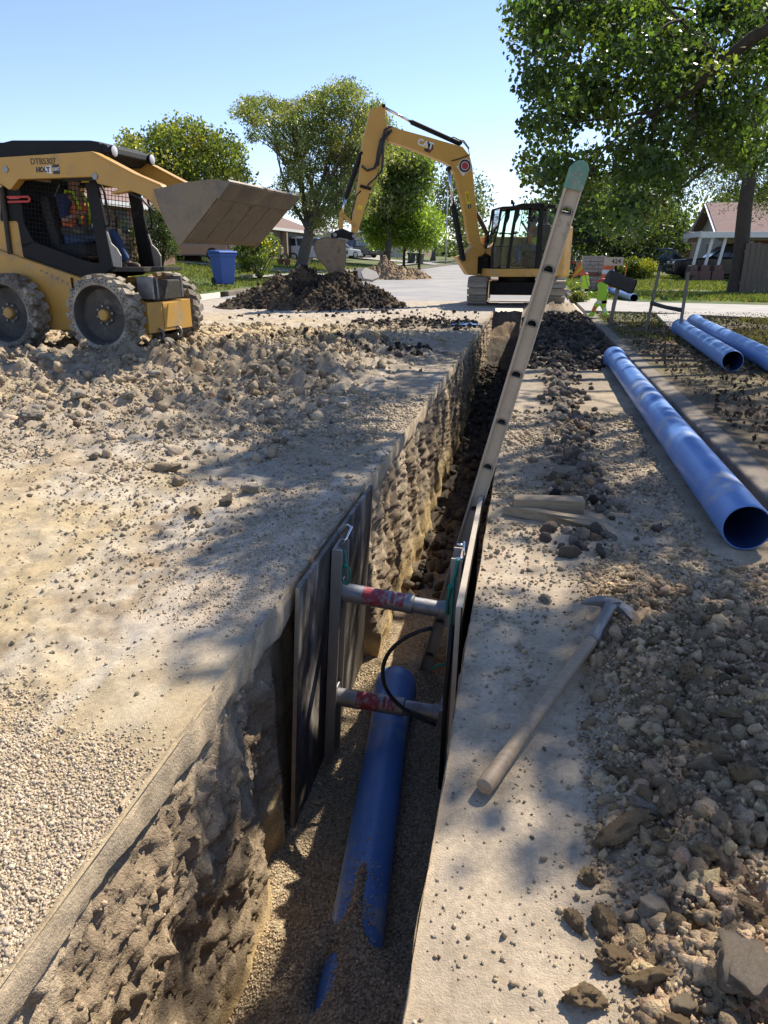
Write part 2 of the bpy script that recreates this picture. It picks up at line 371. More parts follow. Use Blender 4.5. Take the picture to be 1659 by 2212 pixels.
M('pot_clay', (.2, .1, .06), (.15, .08, .05), 9, rough=.9)
MGLASS('cab_glass', (.88, .95, .93))
MGLASS('car_glass', (.06, .07, .08))
MVC('soil', rough=.97, bump=.6, bscale=220, nvar=.28, nscale=6)
MVC('gravel', rough=.9, bump=.9, bscale=160, vor=.3, vscale=95, nvar=.15, nscale=5)
MVC('wall_soil', rough=.97, bump=.9, bscale=120, nvar=.3, nscale=9)
MVC('slab_edge', rough=.9, bump=.5, bscale=120, nvar=.26, nscale=11)
MVC('pebble', rough=.85, bump=0, nvar=.12, nscale=30)
MVC('rock', rough=.98, bump=1.0, bscale=90, nvar=.34, nscale=13)
MVC('turf', rough=1, bump=.6, bscale=30, nvar=.3, nscale=1.2)
MVC('leaf', rough=.4, bump=0, nvar=0, translucent=.5, spec=.5)
MVC('grass_blade', rough=.6, bump=0, nvar=0, translucent=.3)

# ------------------------------------------------------------------ ground heights of the work area
def ground_h(x, y):
    """height of the loose dirt over the old pavement (x, y arrays)"""
    x = np.asarray(x, float); y = np.asarray(y, float)
    left = sstep(TL - .05, TL - .6, x)
    rub = sstep(3.6, 5.6, y) * sstep(13.5, 10.5, y) * sstep(-1.25, -2.3, x)
    n1 = fbm(x * 1.3, y * 1.3, oct=4); n2 = fbm(x * 7, y * 7, oct=3); n3 = fbm(x * 24, y * 24, oct=2)
    h = np.zeros_like(x)
    n4 = fbm(x * 38, y * 38, oct=3)
    h += left * (.012 * n2 + .009 * n3 + .012 * n1 + .014 + .004 * n4 * sstep(-1.0, -1.5, x))
    h += rub * (.05 * n1 + .045 + .045 * n2 + .02 * np.abs(n3))
    # churned berms round the loader
    b = np.exp(-((x + 4.6) / 2.0) ** 2 - ((y - 7.2) / .95) ** 2)
    h += b * (.10 + .07 * n1 + .06 * np.abs(n2))
    b2 = np.exp(-((x + 2.9) / 1.1) ** 2 - ((y - 7.9) / .8) ** 2); h += b2 * (.10 + .07 * n2)
    b3 = np.exp(-((x + 6.6) / 1.5) ** 2 - ((y - 7.0) / .6) ** 2); h += b3 * (.12 + .07 * n2)
    # spilled pea gravel beside the shoring
    h += .055 * np.exp(-((x + 1.02) / .2) ** 2 - ((y - 2.75) / .42) ** 2) * sstep(TL + .03, TL - .12, x)
    # right bank
    rt = sstep(TR, TR + .2, x)
    rr = sstep(.18, .42, x + .06 * n1) * sstep(2.95, 2.3, y + .3 * n1)
    h += rt * (.004 * n2 + .003 * n3) + rr * (.026 + .026 * n1 + .034 * np.abs(n2) + .032 * (.4 - np.abs(n3)) + .013 * n4) + .02 * rub * (.4 - np.abs(n3)) + .009 * rub * n4
    st = np.exp(-((x - .33 - .02 * (y - 5)) / .14) ** 2) * sstep(2.9, 3.6, y); h += st * (.03 + .02 * n2)
    bk = sstep(8.5, 10.5, y) * sstep(TR, TR + .15, x); h += bk * (.05 + .06 * np.abs(n2) + .03 * n1 + .03 * np.abs(n3))
    bl = np.exp(-((y - 13.6) / .8) ** 2) * sstep(-.75, -1.1, x) * sstep(-3.6, -2.2, x); h += bl * (.05 + .06 * np.abs(n2))
    bl2 = np.exp(-((y - 9.6 + .25 * (x + 2)) / .5) ** 2) * sstep(-.95, -1.4, x) * sstep(-4.2, -3, x); h += bl2 * (.04 + .06 * np.abs(n2))
    edge = sstep(-9.55, -8.6, x) * sstep(21.5, 18.5, y) * sstep(1.2, 1.1, x)
    h *= edge
    return h
def ground_c(x, y):
    """soil colour: pale caliche dust, brown clods, black clay, grey slab showing through"""
    n1 = fbm(x * .9 + 3, y * .9, oct=4); n2 = fbm(x * 4, y * 4 + 5, oct=4)
    dust = np.array((.44, .355, .245)); yel = np.array((.49, .38, .215)); brown = np.array((.26, .185, .11)); black = np.array((.045, .037, .03)); slab = np.array((.34, .28, .205)); pale = np.array((.54, .465, .355))
    c = dust + np.zeros((len(x), 3))
    def mix(c, k, t): t = np.clip(t, 0, 1)[:, None]; return c * (1 - t) + k * t
    n5 = fbm(x * 13, y * 13 + 2, oct=3); c = mix(c, brown * 1.25, .7 * sstep(.05, .6, n5 + .7 * n1)); c = mix(c, pale, .75 * sstep(.1, .7, n2)); c = mix(c, yel, .7 * sstep(.15, .7, n1) )
    rub = sstep(3.8, 5.6, y) * sstep(11.5, 9.5, y) * sstep(-1.2, -2.2, x)
    c = mix(c, np.array((.33, .265, .18)), rub * (.55 + .5 * n2))
    strip = sstep(-1.75, -1.45, x + .12 * n1) * sstep(-.7, -.8, x) * sstep(3.0, 4.2, y)
    c = mix(c, slab * .92, strip * .75)
    c = mix(c, np.array((.44, .35, .25)), np.exp(-((x + 1.02) / .24) ** 2 - ((y - 2.6) / .7) ** 2) * (x < TL + .1))
    scf = fbm(x * 9, y * 1.1 + 7, oct=3); c = mix(c, np.array((.6, .53, .42)), .4 * sstep(.25, .6, scf) * sstep(-2.2, -1.7, x) * (y < 8))
    # right bank
    rt = (x > TR - .02)
    c = np.where(rt[:, None], mix(c, np.array((.465, .365, .245)), .7 + .3 * n2), c)
    rr = sstep(.17, .4, x + .06 * n1) * sstep(3.1, 2.4, y + .3 * n1) * rt
    c = mix(c, np.array((.37, .26, .15)), rr * .95)
    far = rt * sstep(3.0, 4.5, y); c = mix(c, slab * .8, far * (.5 + .3 * n1))
    st = np.exp(-((x - .36 - .02 * (y - 5)) / .2) ** 2) * sstep(3.0, 3.8, y) * rt; c = mix(c, brown * .55, st * (.75 + .4 * n2))
    bk = sstep(8.3, 10, y + n1) * rt * sstep(17.5, 16, y); c = mix(c, black * 2.3, bk * (.8 + .4 * n2))
    lb = np.exp(-((y - 13.6) / .8) ** 2) * sstep(-3.8, -2.2, x) * ~rt; c = mix(c, black * 1.5, lb * (.8 + .8 * n2))
    lb2 = np.exp(-((y - 9.6 + .25 * (x + 2)) / .6) ** 2) * sstep(-4.4, -3, x) * ~rt; c = mix(c, black * 2, lb2 * (.6 + .9 * n2))
    sk = np.exp(-((x + 3.4) / 1.4) ** 2 - ((y - 7.1) / .8) ** 2); c = mix(c, brown * .6, sk * (.6 + .6 * n2))
    yb = sstep(9.0, 10.5, y) * sstep(13.2, 12, y) * sstep(-2.2, -3.2, x); c = mix(c, np.array((.5, .375, .2)), yb * .8)
    fr = sstep(14, 17, y) * ~rt; c = mix(c, np.array((.43, .37, .29)), fr * .8)
    return np.clip(c, .01, .8)
def grid_patch(name, xs, ys, hf, cf, mat, kind='structure', zadd=0.0, label=None):
    X, Y = np.meshgrid(xs, ys); x = X.ravel(); y = Y.ravel(); z = hf(x, y) + zadd
    nx, ny = len(xs), len(ys); i = np.arange((ny - 1) * (nx - 1)); r_ = i // (nx - 1); c_ = i % (nx - 1); a = r_ * nx + c_
    F = np.stack([a, a + 1, a + nx + 1, a + nx], 1)
    o = mesh_np(name, np.stack([x, y, z], 1), F, MATS[mat], None, True, cf(x, y)); o['kind'] = kind
    return o
def graded(a, b, d0, k):
    out = [a]; d = 0.0
    while d < abs(b - a):
        d += d0 + k * d; out.append(a + math.copysign(min(d, abs(b - a)), b - a))
    return np.array(out)
ROADZ = lambda y: .0065 * np.maximum(0, y - 15)
ys_f = graded(.35, 21.6, .011, .0062)
xsl = graded(TL, -9.6, .011, .0042)[::-1]
# the excavation's dirt and old pavement, left and right of the cut
grid_patch('dirt_ground', xsl, ys_f, lambda x, y: ground_h(x, y) + ROADZ(y), ground_c, 'soil')
grid_patch('dirt_bank', np.linspace(TR, 1.195, 105), ys_f, lambda x, y: ground_h(x, y) + ROADZ(y), ground_c, 'soil')
# road surface: sheets round the cut
def sheet(name, rects, zf, mat, z0=0.0, kind='structure', n=24):
    mb = MB()
    for (x0, x1, y0, y1) in rects:
        yy = np.linspace(y0, y1, n)
        for a, b in zip(yy[:-1], yy[1:]):
            mb.add([(x0, a, zf(x0, a) + z0), (x1, a, zf(x1, a) + z0), (x1, b, zf(x1, b) + z0), (x0, b, zf(x0, b) + z0)], [(0, 1, 2, 3)])
    o = mb.build(name, mat); o['kind'] = kind; return o
RZ = lambda x, y: road_z(y)
sheet('road', [(KL, KR, 21.0, 260), (KL, KR, -25, .5), (KL, -9.3, .5, 21.0), (TL - .02, TR + .02, 19.2, 21.0)], RZ, 'asphalt', -.012)
# natural ground out to the horizon
def terrain_np():
    xs = np.concatenate([-graded(9.92, 900, .5, .12)[::-1], [-9.9], [1.32], graded(1.34, 900, .35, .1)]); ys = np.concatenate([np.arange(-40, 60, 1.0), graded(60, 1500, 2, .09)])
    X, Y = np.meshgrid(xs, ys); x = X.ravel(); y = Y.ravel(); rz = .0065 * np.clip(y - 15, 0, 120)
    z = np.where(x < KL - .05, rz + .13 + np.minimum(.08 * (KL - x), 1.0), np.where(x > KR + .05, .115 + rz * .2, rz - .3))
    z += .03 * fbm(x * .4, y * .4, oct=3) * ((x < KL - 1) | (x > KR + .5))
    nx, ny = len(xs), len(ys); i = np.arange((ny - 1) * (nx - 1)); r_ = i // (nx - 1); c_ = i % (nx - 1)
    k = (xs[c_] >= 1.33) | (xs[c_ + 1] <= -9.91); a = (r_ * nx + c_)[k]
    F = np.stack([a, a + 1, a + nx + 1, a + nx], 1)
    n1 = fbm(x * .35, y * .35, oct=4); n2 = fbm(x * 1.7, y * 1.7, oct=4)
    g = np.array((.085, .12, .035)); dry = np.array((.26, .21, .12)); dirt = np.array((.15, .105, .07))
    c = g + np.zeros((len(x), 3)); t = np.clip(.35 + .7 * n1 + .3 * n2, 0, 1)[:, None]; c = c * (1 - t * .6) + dry * t * .6
    near = ((x > 1) * sstep(15.5, 12.5, y + n1))[:, None] * .9; dd = np.clip(.65 + .6 * n2, 0, 1)[:, None]
    c = c * (1 - near) + (dirt * dd + np.array((.17, .14, .07)) * (1 - dd)) * near
    o = mesh_np('ground', np.stack([x, y, z], 1), F, MATS['turf'], None, True, c); o['kind'] = 'structure'
terrain_np()
# kerbs
def kerb(name, x0, x1, segs, zf, mat):
    for (a, b) in segs:
        mb = MB(off=(x0, a, 0)); n = max(1, int((b - a) / 3.0))
        q = [(x0, .0), (x0, .125), (x0 + .012 * (1 if x1 > x0 else -1), .14), (x1, .145), (x1, -.1), (x0, -.1)]
        P0 = [(px, a, pz + zf(a)) for px, pz in q]
        mb.prism(P0, (0, b - a, zf(b) - zf(a)))
        o = mb.build(name, mat, bevel=.012); o.location = (x0, a, 0); o['kind'] = 'structure'
        yield o
def seg_list(y0, y1, L): 
    out = []; y = y0
    while y < y1: out.append((y, min(y + L - .012, y1))); y += L
    return out
list(kerb('kerb', KR, KR + .17, seg_list(-3, 16.2, 1.6), lambda y: road_z(y) - .03, 'kerb_concrete'))
list(kerb('kerb', KR, KR + .17, seg_list(23.5, 120, 12), lambda y: road_z(y) * .3, 'kerb_concrete'))
list(kerb('kerb', KL, KL - .3, seg_list(23.2, 33, 2.4) + seg_list(33, 110, 8), road_z, 'kerb_concrete'))
# driveway and walks
def slab(name, pts, z, th, mat):
    mb = MB(); mb.prism([(x, y, z - th) for x, y in pts], (0, 0, th)); o = mb.build(name, mat, bevel=.01); o['kind'] = 'structure'; return o
slab('driveway', [(1.22, 16.6), (2.4, 16.35), (3.32, 15.85), (4.5, 15.05), (9, 13.2), (30, 9), (30, 15), (9, 18.6), (5.7, 19.4), (2.76, 20.3), (1.22, 22.6)], .15, .1, 'drive_concrete')
slab('sidewalk', [(2.56, 15.7), (2.26, 12.4), (3.24, 14.4), (3.3, 15.78)], .155, .06, 'drive_concrete')
slab('sidewalk', [(2.3, 27.2), (14, 26.2), (14, 27.6), (2.3, 28.8)], .16, .06, 'drive_concrete')
sheet('sidewalk', [(-12.6, -11.4, 30, 140)], lambda x, y: terr(-12, y), 'drive_concrete', .05)
sheet('driveway', [(-18, -10.1, 53, 60)], lambda x, y: terr(x, y), 'drive_concrete', .05)
sheet('driveway', [(-20, -10.1, 80, 86)], lambda x, y: terr(x, y), 'drive_concrete', .05)
sheet('driveway', [(-22, -10.1, 38, 42)], lambda x, y: terr(x, y), 'drive_concrete', .05)
# ------------------------------------------------------------------ trench: pavement edge, walls, floor
SLAB = .10
def edge_x(y):      # scalloped saw / bucket line of the left edge
    y = np.asarray(y, float); return TL + .010 * vnoise(y * 1.7, y * 0 + 3.3) + .018 * sstep(3.6, 4.2, y) * (np.mod(y * .9, 1.0) - .5) + .004 * vnoise(y * 14, y * 0)
ysw = graded(.3, 19.3, .0095, .0055)
zs = np.concatenate([np.linspace(.012, -SLAB, 8), np.linspace(-SLAB - .004, -1.32, 118)])
def floor_base(y):
    y = np.asarray(y, float)
    return -1.17 + .05 * sstep(2.2, 1.4, y) + .10 * sstep(4.5, 9, y) + .25 * sstep(9, 14, y) + .3 * sstep(15.0, 17.0, y) + .44 * sstep(17.2, 19.1, y)
def make_wall():
    Y, Z = np.meshgrid(ysw, zs); y = Y.ravel(); z = Z.ravel()
    ex = edge_x(y); insl = z > -SLAB - .002
    d1 = fbm(y * 2.2, z * 2.0, oct=4); d2 = fbm(y * 7, z * 6, oct=4); d3 = fbm(y * 21, z * 21, oct=3); d4 = fbm(y * 48, z * 48, oct=2)
    zj = z + (.02 * fbm(y * 4.5, y * 0 + 1.7, oct=4)) * np.exp(-((z + SLAB) / .035) ** 2)
    yw, zw_ = y + .02 * d2, z + .02 * d3; w1, w2, w3 = worley(yw * 11, zw_ * 11, 1, .45), worley(yw * 25, zw_ * 25, 2, .6), worley(yw * 55, zw_ * 55, 3, .7)
    low = sstep(-.78, -1.05, z + .12 * d1)             # smooth yellow sub-base at the foot
    rough = (1 - low) * sstep(-SLAB, -SLAB - .05, z)
    far = sstep(3.6, 4.4, y)
    prof = -.012 - .014 + .055 * sstep(-.12, -1.0, z) + .02 * low
    cav = .11 * np.exp(-((y - 2.12) / .2) ** 2) * sstep(-.1, -.3, z) + .06 * np.exp(-((y - 1.35) / .22) ** 2 - ((z + .75) / .2) ** 2)
    ph = y * 2.6 + .35 * fbm(y * .8, z * .5, oct=2); saw = np.abs(np.mod(ph, 1.0) - .35) - .3
    x = ex + prof + .8 * rough * (.016 * d1 + .012 * d2 + .03 * w1 * (1 - .5 * far) + .02 * w2 + .011 * w3 + .020 * (.3 - np.abs(vnoise(y * 7 + d1, z * 2.2))) + .011 * d3 + .008 * d4 - .012) - cav * (1 - far) + far * .075 * saw * sstep(-.08, -.25, z) + low * .02 * d2
    pan = sstep(2.22, 2.34, y) * sstep(3.8, 3.7, y); x = np.where(pan > 0, np.minimum(x, ex - .03 - .06 * pan * sstep(0, -.3, z)), x)
    chip = sstep(.25, .75, fbm(y * 16, y * 0 + 5.1, oct=3)); x = np.where(insl, ex + .0025 * d3 + .0015 * d4 - (.004 + .016 * chip) * sstep(-.022, .006, z) - .012 * sstep(.1, .6, d2) * sstep(-SLAB + .02, -SLAB, z), x)
    # colours of the exposed layers
    t = lambda a, b, q: sstep(a, b, q)[:, None]
    slabc = np.array((.52, .40, .255)); tan = np.array((.62, .48, .315)); grey = np.array((.52, .41, .275)); dark = np.array((.36, .265, .165)); yel = np.array((.66, .48, .23)); blk = np.array((.1, .085, .07))
    c = tan + np.zeros((len(y), 3))
    m = t(-.25, -.6, z + .2 * d1); c = c * (1 - m) + grey * m
    m = t(.0, .45, d1 + .45 * d2) * .8; c = c * (1 - m) + dark * m
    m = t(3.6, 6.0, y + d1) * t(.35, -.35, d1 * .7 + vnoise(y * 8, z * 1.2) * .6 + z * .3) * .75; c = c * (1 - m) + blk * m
    m = low[:, None] * .9; c = c * (1 - m) + yel * m
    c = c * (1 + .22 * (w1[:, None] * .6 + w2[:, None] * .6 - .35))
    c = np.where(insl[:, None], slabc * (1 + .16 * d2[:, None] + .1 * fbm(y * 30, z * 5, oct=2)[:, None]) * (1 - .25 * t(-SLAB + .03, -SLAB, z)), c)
    nx, ny = len(ysw), len(zs); i = np.arange((ny - 1) * (nx - 1)); r_ = i // (nx - 1); c_ = i % (nx - 1); a = r_ * nx + c_
    F = np.stack([a, a + nx, a + nx + 1, a + 1], 1)[:, ::-1]
    V = np.stack([x, y, zj], 1); fs = (np.arange(len(F)) // (nx - 1)) < 7
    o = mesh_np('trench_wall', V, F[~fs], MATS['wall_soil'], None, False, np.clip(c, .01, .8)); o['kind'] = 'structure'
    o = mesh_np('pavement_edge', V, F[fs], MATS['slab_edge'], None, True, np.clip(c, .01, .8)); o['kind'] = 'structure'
    # stones and crumbs sitting in the cut face
    k = RNG.choice(np.where((z < -SLAB - .02) & (z > -1.12) & (y > .5) & (y < 5.5))[0], 3600); k = k[(y[k] < 2.33) | (y[k] > 3.75)]
    n = len(k); o = scatter('wall_crumbs', np.stack([x[k] - .002, y[k], z[k] - .004], 1), .003 + .009 * RNG.uniform(0, 1, n) ** 3, RK1L, c[k] * (1 + .2 * RNG.normal(size=(n, 1))), 'rock', 'small stones and crumbs stuck in the cut trench wall', smooth=False)

def make_right_wall():
    yy = graded(.3, 19.3, .02, .01); zz = np.linspace(.01, -1.32, 60); Y, Z = np.meshgrid(yy, zz); y = Y.ravel(); z = Z.ravel()
    d1 = fbm(y * 3 + 9, z * 3, oct=4); d3 = fbm(y * 14, z * 14 + 7, oct=3)
    x = TR + .005 * vnoise(y * 7, y * 0 + 8) + .004 * vnoise(y * 31, z * 31) * (z < -.01) + sstep(-.09, -.13, z) * (.012 * d1 + .009 * d3 - .004)
    c = np.array((.36, .28, .18)) * (1 + .2 * d1[:, None]); nx, ny = len(yy), len(zz)
    i = np.arange((ny - 1) * (nx - 1)); r_ = i // (nx - 1); c_ = i % (nx - 1); a = r_ * nx + c_
    F = np.stack([a, a + nx, a + nx + 1, a + 1], 1)
    o = mesh_np('trench_wall', np.stack([x, y, z], 1), F, MATS['wall_soil'], None, True, np.clip(c, .01, .8)); o['kind'] = 'structure'
make_right_wall()
PIPE_A, PIPE_B, PIPE_R = Vector((-.40, 1.2, -1.075)), Vector((-.60, 3.42, -1.07)), .1
def pipe_x(y): return PIPE_A.x + (PIPE_B.x - PIPE_A.x) * (y - PIPE_A.y) / (PIPE_B.y - PIPE_A.y)
def floor_h(x, y):
    n1 = fbm(x * 3, y * 3, oct=3); n2 = fbm(x * 9, y * 9, oct=2)
    h = floor_base(y) + .014 * n1 + .008 * n2 + .04 * sstep(-.72, -.9, x)
    dx = x - pipe_x(y)
    cover = sstep(1.92, 1.72, y + .5 * np.abs(dx + .02) * (dx > 0) + .06 * n2); top = -.962 - .9 * dx ** 2
    h = np.where(cover > 0, h + (np.maximum(top, h) - h) * cover, h)
    tongue = np.exp(-((dx + .005) / .066) ** 2) * sstep(2.3, 2.0, y + .05 * n2 + .6 * np.abs(dx)); h = np.maximum(h, (-.955 + .006 * n2) * tongue + (1 - tongue) * h)
    dip = np.exp(-((dx + .078) / .03) ** 2 - ((y - 1.58 - .9 * (dx + .078)) / .075) ** 2); dip = np.clip(dip * 1.5, 0, 1); h = h * (1 - dip) + (-1.075) * dip
    h += .06 * np.exp(-((x - pipe_x(3.45)) / .2) ** 2 - ((y - 3.6) / .18) ** 2)
    # dark loose soil farther on
    h += sstep(4.5, 6, y) * (.05 * n1 + .03 * n2)
    return h
def floor_c(x, y):
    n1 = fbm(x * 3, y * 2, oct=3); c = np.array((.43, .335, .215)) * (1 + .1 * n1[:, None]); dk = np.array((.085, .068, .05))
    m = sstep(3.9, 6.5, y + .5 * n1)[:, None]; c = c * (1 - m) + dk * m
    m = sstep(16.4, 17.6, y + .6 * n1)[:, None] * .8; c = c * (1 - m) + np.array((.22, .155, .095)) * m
    return np.clip(c, .01, .8)
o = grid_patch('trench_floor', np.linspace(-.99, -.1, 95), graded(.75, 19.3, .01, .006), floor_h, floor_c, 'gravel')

# ------------------------------------------------------------------ pebbles, gravel and rubble
def ico_np(sub):
    bm = bmesh.new(); bmesh.ops.create_icosphere(bm, subdivisions=sub, radius=1); bm.verts.index_update()
    v = np.array([tuple(x.co) for x in bm.verts]); f = np.array([[q.index for q in t.verts] for t in bm.faces]); bm.free(); return v, f
ICO1, ICO2, ICO3, ICO4 = ico_np(1), ico_np(2), ico_np(3), ico_np(4)
def rock_shape(ico, seed, rough=.28, cuts=5, sq=(1, .85, .65)):
    v, f = ico; rg = np.random.default_rng(seed); o = rg.uniform(-50, 50, 3); d = v.copy()
    r_ = 1 + 1.25 * rough * fbm(d[:, 0] * 1.1 + o[0], d[:, 1] * 1.1 + o[1], d[:, 2] * 1.1 + o[2], oct=2) + rough * .55 * fbm(d[:, 0] * 3.3 + o[1], d[:, 1] * 3.3 + o[2], d[:, 2] * 3.3 + o[0], oct=3)
    d = d * r_[:, None]
    for _ in range(cuts):
        n = rg.normal(size=3); n /= np.linalg.norm(n); h = rg.uniform(.55, .85); s_ = d @ n; d = d - np.outer(np.maximum(0, s_ - h) * .85, n)
    u = v / np.linalg.norm(v, axis=1)[:, None]; k = 5.5 if len(v) > 100 else 3.0; d = d * (1 + rough * (.46 if len(v) > 400 else .42) * fbm(u[:, 0] * k + o[2], u[:, 1] * k + o[0], u[:, 2] * k + o[1], oct=5 if len(v) > 400 else 3, gain=.66))[:, None]
    return d * np.array(sq), f
def scatter(name, P, S, shapes, cols, mat, label=None, smooth=True, sink=.25):
    """many small stones joined into one mass: P (n,3), S (n,) radii"""
    n = len(P); q = RNG.normal(size=(n, 4)); q /= np.linalg.norm(q, axis=1)[:, None]; w_, x, y, z = q.T
    Rm = np.stack([1 - 2 * (y * y + z * z), 2 * (x * y - z * w_), 2 * (x * z + y * w_), 2 * (x * y + z * w_), 1 - 2 * (x * x + z * z), 2 * (y * z - x * w_), 2 * (x * z - y * w_), 2 * (y * z + x * w_), 1 - 2 * (x * x + y * y)], 1).reshape(n, 3, 3)
    idx = RNG.integers(0, len(shapes), n); Vs, Fs, Cs = [], [], []; b = 0
    for k, (v, f) in enumerate(shapes):
        I = np.where(idx == k)[0]
        if not len(I): continue
        vv = np.einsum('nij,vj->nvi', Rm[I], v) * S[I][:, None, None] + P[I][:, None, :]
        vv[:, :, 2] += (S[I] * (1 - 2 * sink) * .6)[:, None]
        nv = len(v); Vs.append(vv.reshape(-1, 3)); Fs.append((f[None] + (np.arange(len(I)) * nv)[:, None, None]).reshape(-1, 3) + b); b += len(I) * nv
        Cs.append(np.repeat(cols[I], nv, axis=0))
    o = mesh_np(name, np.concatenate(Vs), np.concatenate(Fs), MATS[mat], None, smooth, np.concatenate(Cs)); o['kind'] = 'stuff'
    if label: o['label'] = label
    return o
_oc = (np.array([(1, 0, 0), (-1, 0, 0), (0, 1, 0), (0, -1, 0), (0, 0, 1), (0, 0, -1)], float), np.array([(0, 2, 4), (2, 1, 4), (1, 3, 4), (3, 0, 4), (2, 0, 5), (1, 2, 5), (3, 1, 5), (0, 3, 5)]))
OCT = [(_oc[0] * np.array(s_) * 1.2 + np.random.default_rng(k_).normal(size=(6, 3)) * .12, _oc[1]) for k_, s_ in enumerate([(1, .8, .7), (1, .95, .6), (.9, .7, .8), (1.1, .75, .65), (1, 1, .8)])]
PEB = [(v * np.array(s_), f) for (v, f), s_ in zip([ICO1] * 4, [(1, .8, .7), (1, .9, .6), (.9, .7, .8), (1.1, .75, .6)])]
RK1 = [rock_shape(ICO2, 100 + i, .3, 4) for i in range(9)]
RKC = [rock_shape(ICO2, 500 + i, .5, 1, (1, .9, .78)) for i in range(9)]
RK1L = [(v, f) for v, f in [rock_shape(ICO1, 200 + i, .3, 3) for i in range(8)]]
def soilcol(n, base, var=.22, hue=.022):
    c = np.array(base)[None] * (1 + RNG.normal(size=(n, 1)) * var); return np.clip(c * (1 + RNG.normal(size=(n, 3)) * hue), .02, .75)
KEEP = []
def in_view(x, y, m=60):
    u = []; P = np.stack([x, y], 1); X, Y = P.T; Z = -CAM_H
    xx = X * math.cos(CAM_YAW) + Y * math.sin(CAM_YAW); fw = -X * math.sin(CAM_YAW) + Y * math.cos(CAM_YAW); d = fw * math.cos(CAM_P) - Z * math.sin(CAM_P); up = fw * math.sin(CAM_P) + Z * math.cos(CAM_P)
    U = 829.5 + CAM_F * xx / d; V = 1106 - CAM_F * up / d; return (U > -m) & (U < 1659 + m) & (V < 2212 + 2 * m)
def zone(n, x0, x1, y0, y1, dens=None, hf=None, pw=1.0):
    x = RNG.uniform(x0, x1, n); y = y0 + (y1 - y0) * RNG.uniform(0, 1, n) ** pw; k = in_view(x, y)
    if dens is not None: k &= RNG.uniform(0, 1, n) < dens(x, y)
    if hf is None:
        for (ax_, ay_, bx_, by_, rr_) in KEEP:
            t_ = np.clip(((x - ax_) * (bx_ - ax_) + (y - ay_) * (by_ - ay_)) / ((bx_ - ax_) ** 2 + (by_ - ay_) ** 2), 0, 1); k &= np.hypot(x - ax_ - t_ * (bx_ - ax_), y - ay_ - t_ * (by_ - ay_)) > rr_
    x, y = x[k], y[k]; z = (hf or (lambda a, b: ground_h(a, b) + ROADZ(b)))(x, y); return np.stack([x, y, z], 1)
KEEP += [(*G(1046, 1704)[:2], *G(1310, 1320)[:2], .045), (*G(1260, 1320)[:2], *G(1375, 1355)[:2], .05), (*G(1110, 1115)[:2], *G(1262, 1118)[:2], .1), (*G(1085, 1110)[:2], *G(1305, 1148)[:2], .06), (.985, 3.1, 1.035, 9.0, .13)]
# bedding gravel in the trench
P = zone(24000, -.88, -.14, .8, 4.2, None, floor_h); P = P[~((np.abs(P[:, 0] - pipe_x(P[:, 1])) < .095) & (P[:, 2] < -1.0))]
scatter('bedding_gravel', P, RNG.uniform(.003, .0062, len(P)), OCT, soilcol(len(P), (.45, .345, .215), .26), 'pebble', 'tan pea gravel bedding on the trench floor')
make_wall()
q = np.stack([RNG.uniform(-.62, -.3, 9000), RNG.uniform(1.5, 2.45, 9000)], 1); dx = q[:, 0] - pipe_x(q[:, 1]); on = np.abs(dx) < .075; zt_ = -1.075 + np.sqrt(np.maximum(0, PIPE_R ** 2 - dx ** 2)); k = on & (RNG.uniform(0, 1, 9000) < .5 * np.exp(-((q[:, 1] - 1.72) / .22) ** 2) * np.exp(-(dx / .07) ** 2) + .03 * np.exp(-((q[:, 1] - 2.1) / .2) ** 2))
P = np.concatenate([q[k], zt_[k][:, None] + .001], 1); scatter('pipe_gravel', P, RNG.uniform(.003, .006, len(P)), PEB, soilcol(len(P), (.43, .335, .215), .2), 'pebble', 'gravel grains sprinkled over the buried pipe end')
# pea gravel along the left edge
P = np.concatenate([zone(90000, -1.9, TL - .01, .45, 1.7, lambda x, y: sstep(1.65, .9, y + .2 * fbm(x * 4, y * 4)) * sstep(-1.95, -1.3, x + .3 * fbm(x * 3, y * 3))), zone(9000, -1.5, TL - .01, 2.0, 3.6, lambda x, y: np.exp(-((x + 1.02) / .22) ** 2 - ((y - 2.6) / .6) ** 2))])
scatter('pea_gravel', P, RNG.uniform(.0022, .0048, len(P)) * (1 + .8 * (RNG.uniform(0, 1, len(P)) > .95)), OCT, soilcol(len(P), (.48, .385, .265), .26), 'pebble', 'pale pea gravel spilled along the left pavement edge')
# grit and small stones everywhere
P = np.concatenate([zone(22000, -7, TL - .02, .5, 5, lambda x, y: .06 + .94 * sstep(.0, .5, fbm(x * 2, y * 2)), None, .8), zone(9000, -8, TL - .02, 3.5, 12, lambda x, y: .25 + .75 * sstep(-1.3, -2.4, x)), zone(12000, TR + .02, 1.15, .7, 6, lambda x, y: .12 + .85 * sstep(-.2, .5, fbm(x * 3, y * 3)))])
n = len(P); scatter('grit', P, (.0016 + .0010 * P[:, 1]) * (1 + 3 * RNG.uniform(0, 1, n) ** 5), RK1L, soilcol(n, (.43, .335, .21), .25), 'rock', 'small loose stones and grit over the dirt', smooth=False)
q_ = lambda n, *a: zone(n, *a)
P = np.concatenate([zone(52000, -6, TL - .01, .5, 6.5, lambda x, y: (.45 + .55 * sstep(2.2, 4.2, y)) * (.22 + .78 * sstep(-.25, .5, fbm(x * 2.6, y * 2.6))), None, .8), zone(15000, TR + .01, 1.16, .65, 6, lambda x, y: .16 + .84 * sstep(-.1, .5, fbm(x * 4, y * 4)))])
n = len(P); scatter('crumbs', P, (.0014 + .0011 * P[:, 1]) * (1 + 1.6 * RNG.uniform(0, 1, n) ** 3), OCT, soilcol(n, (.45, .36, .24), .26), 'rock', 'fine dry crumbs over the dusty pavement', smooth=False, sink=.4)
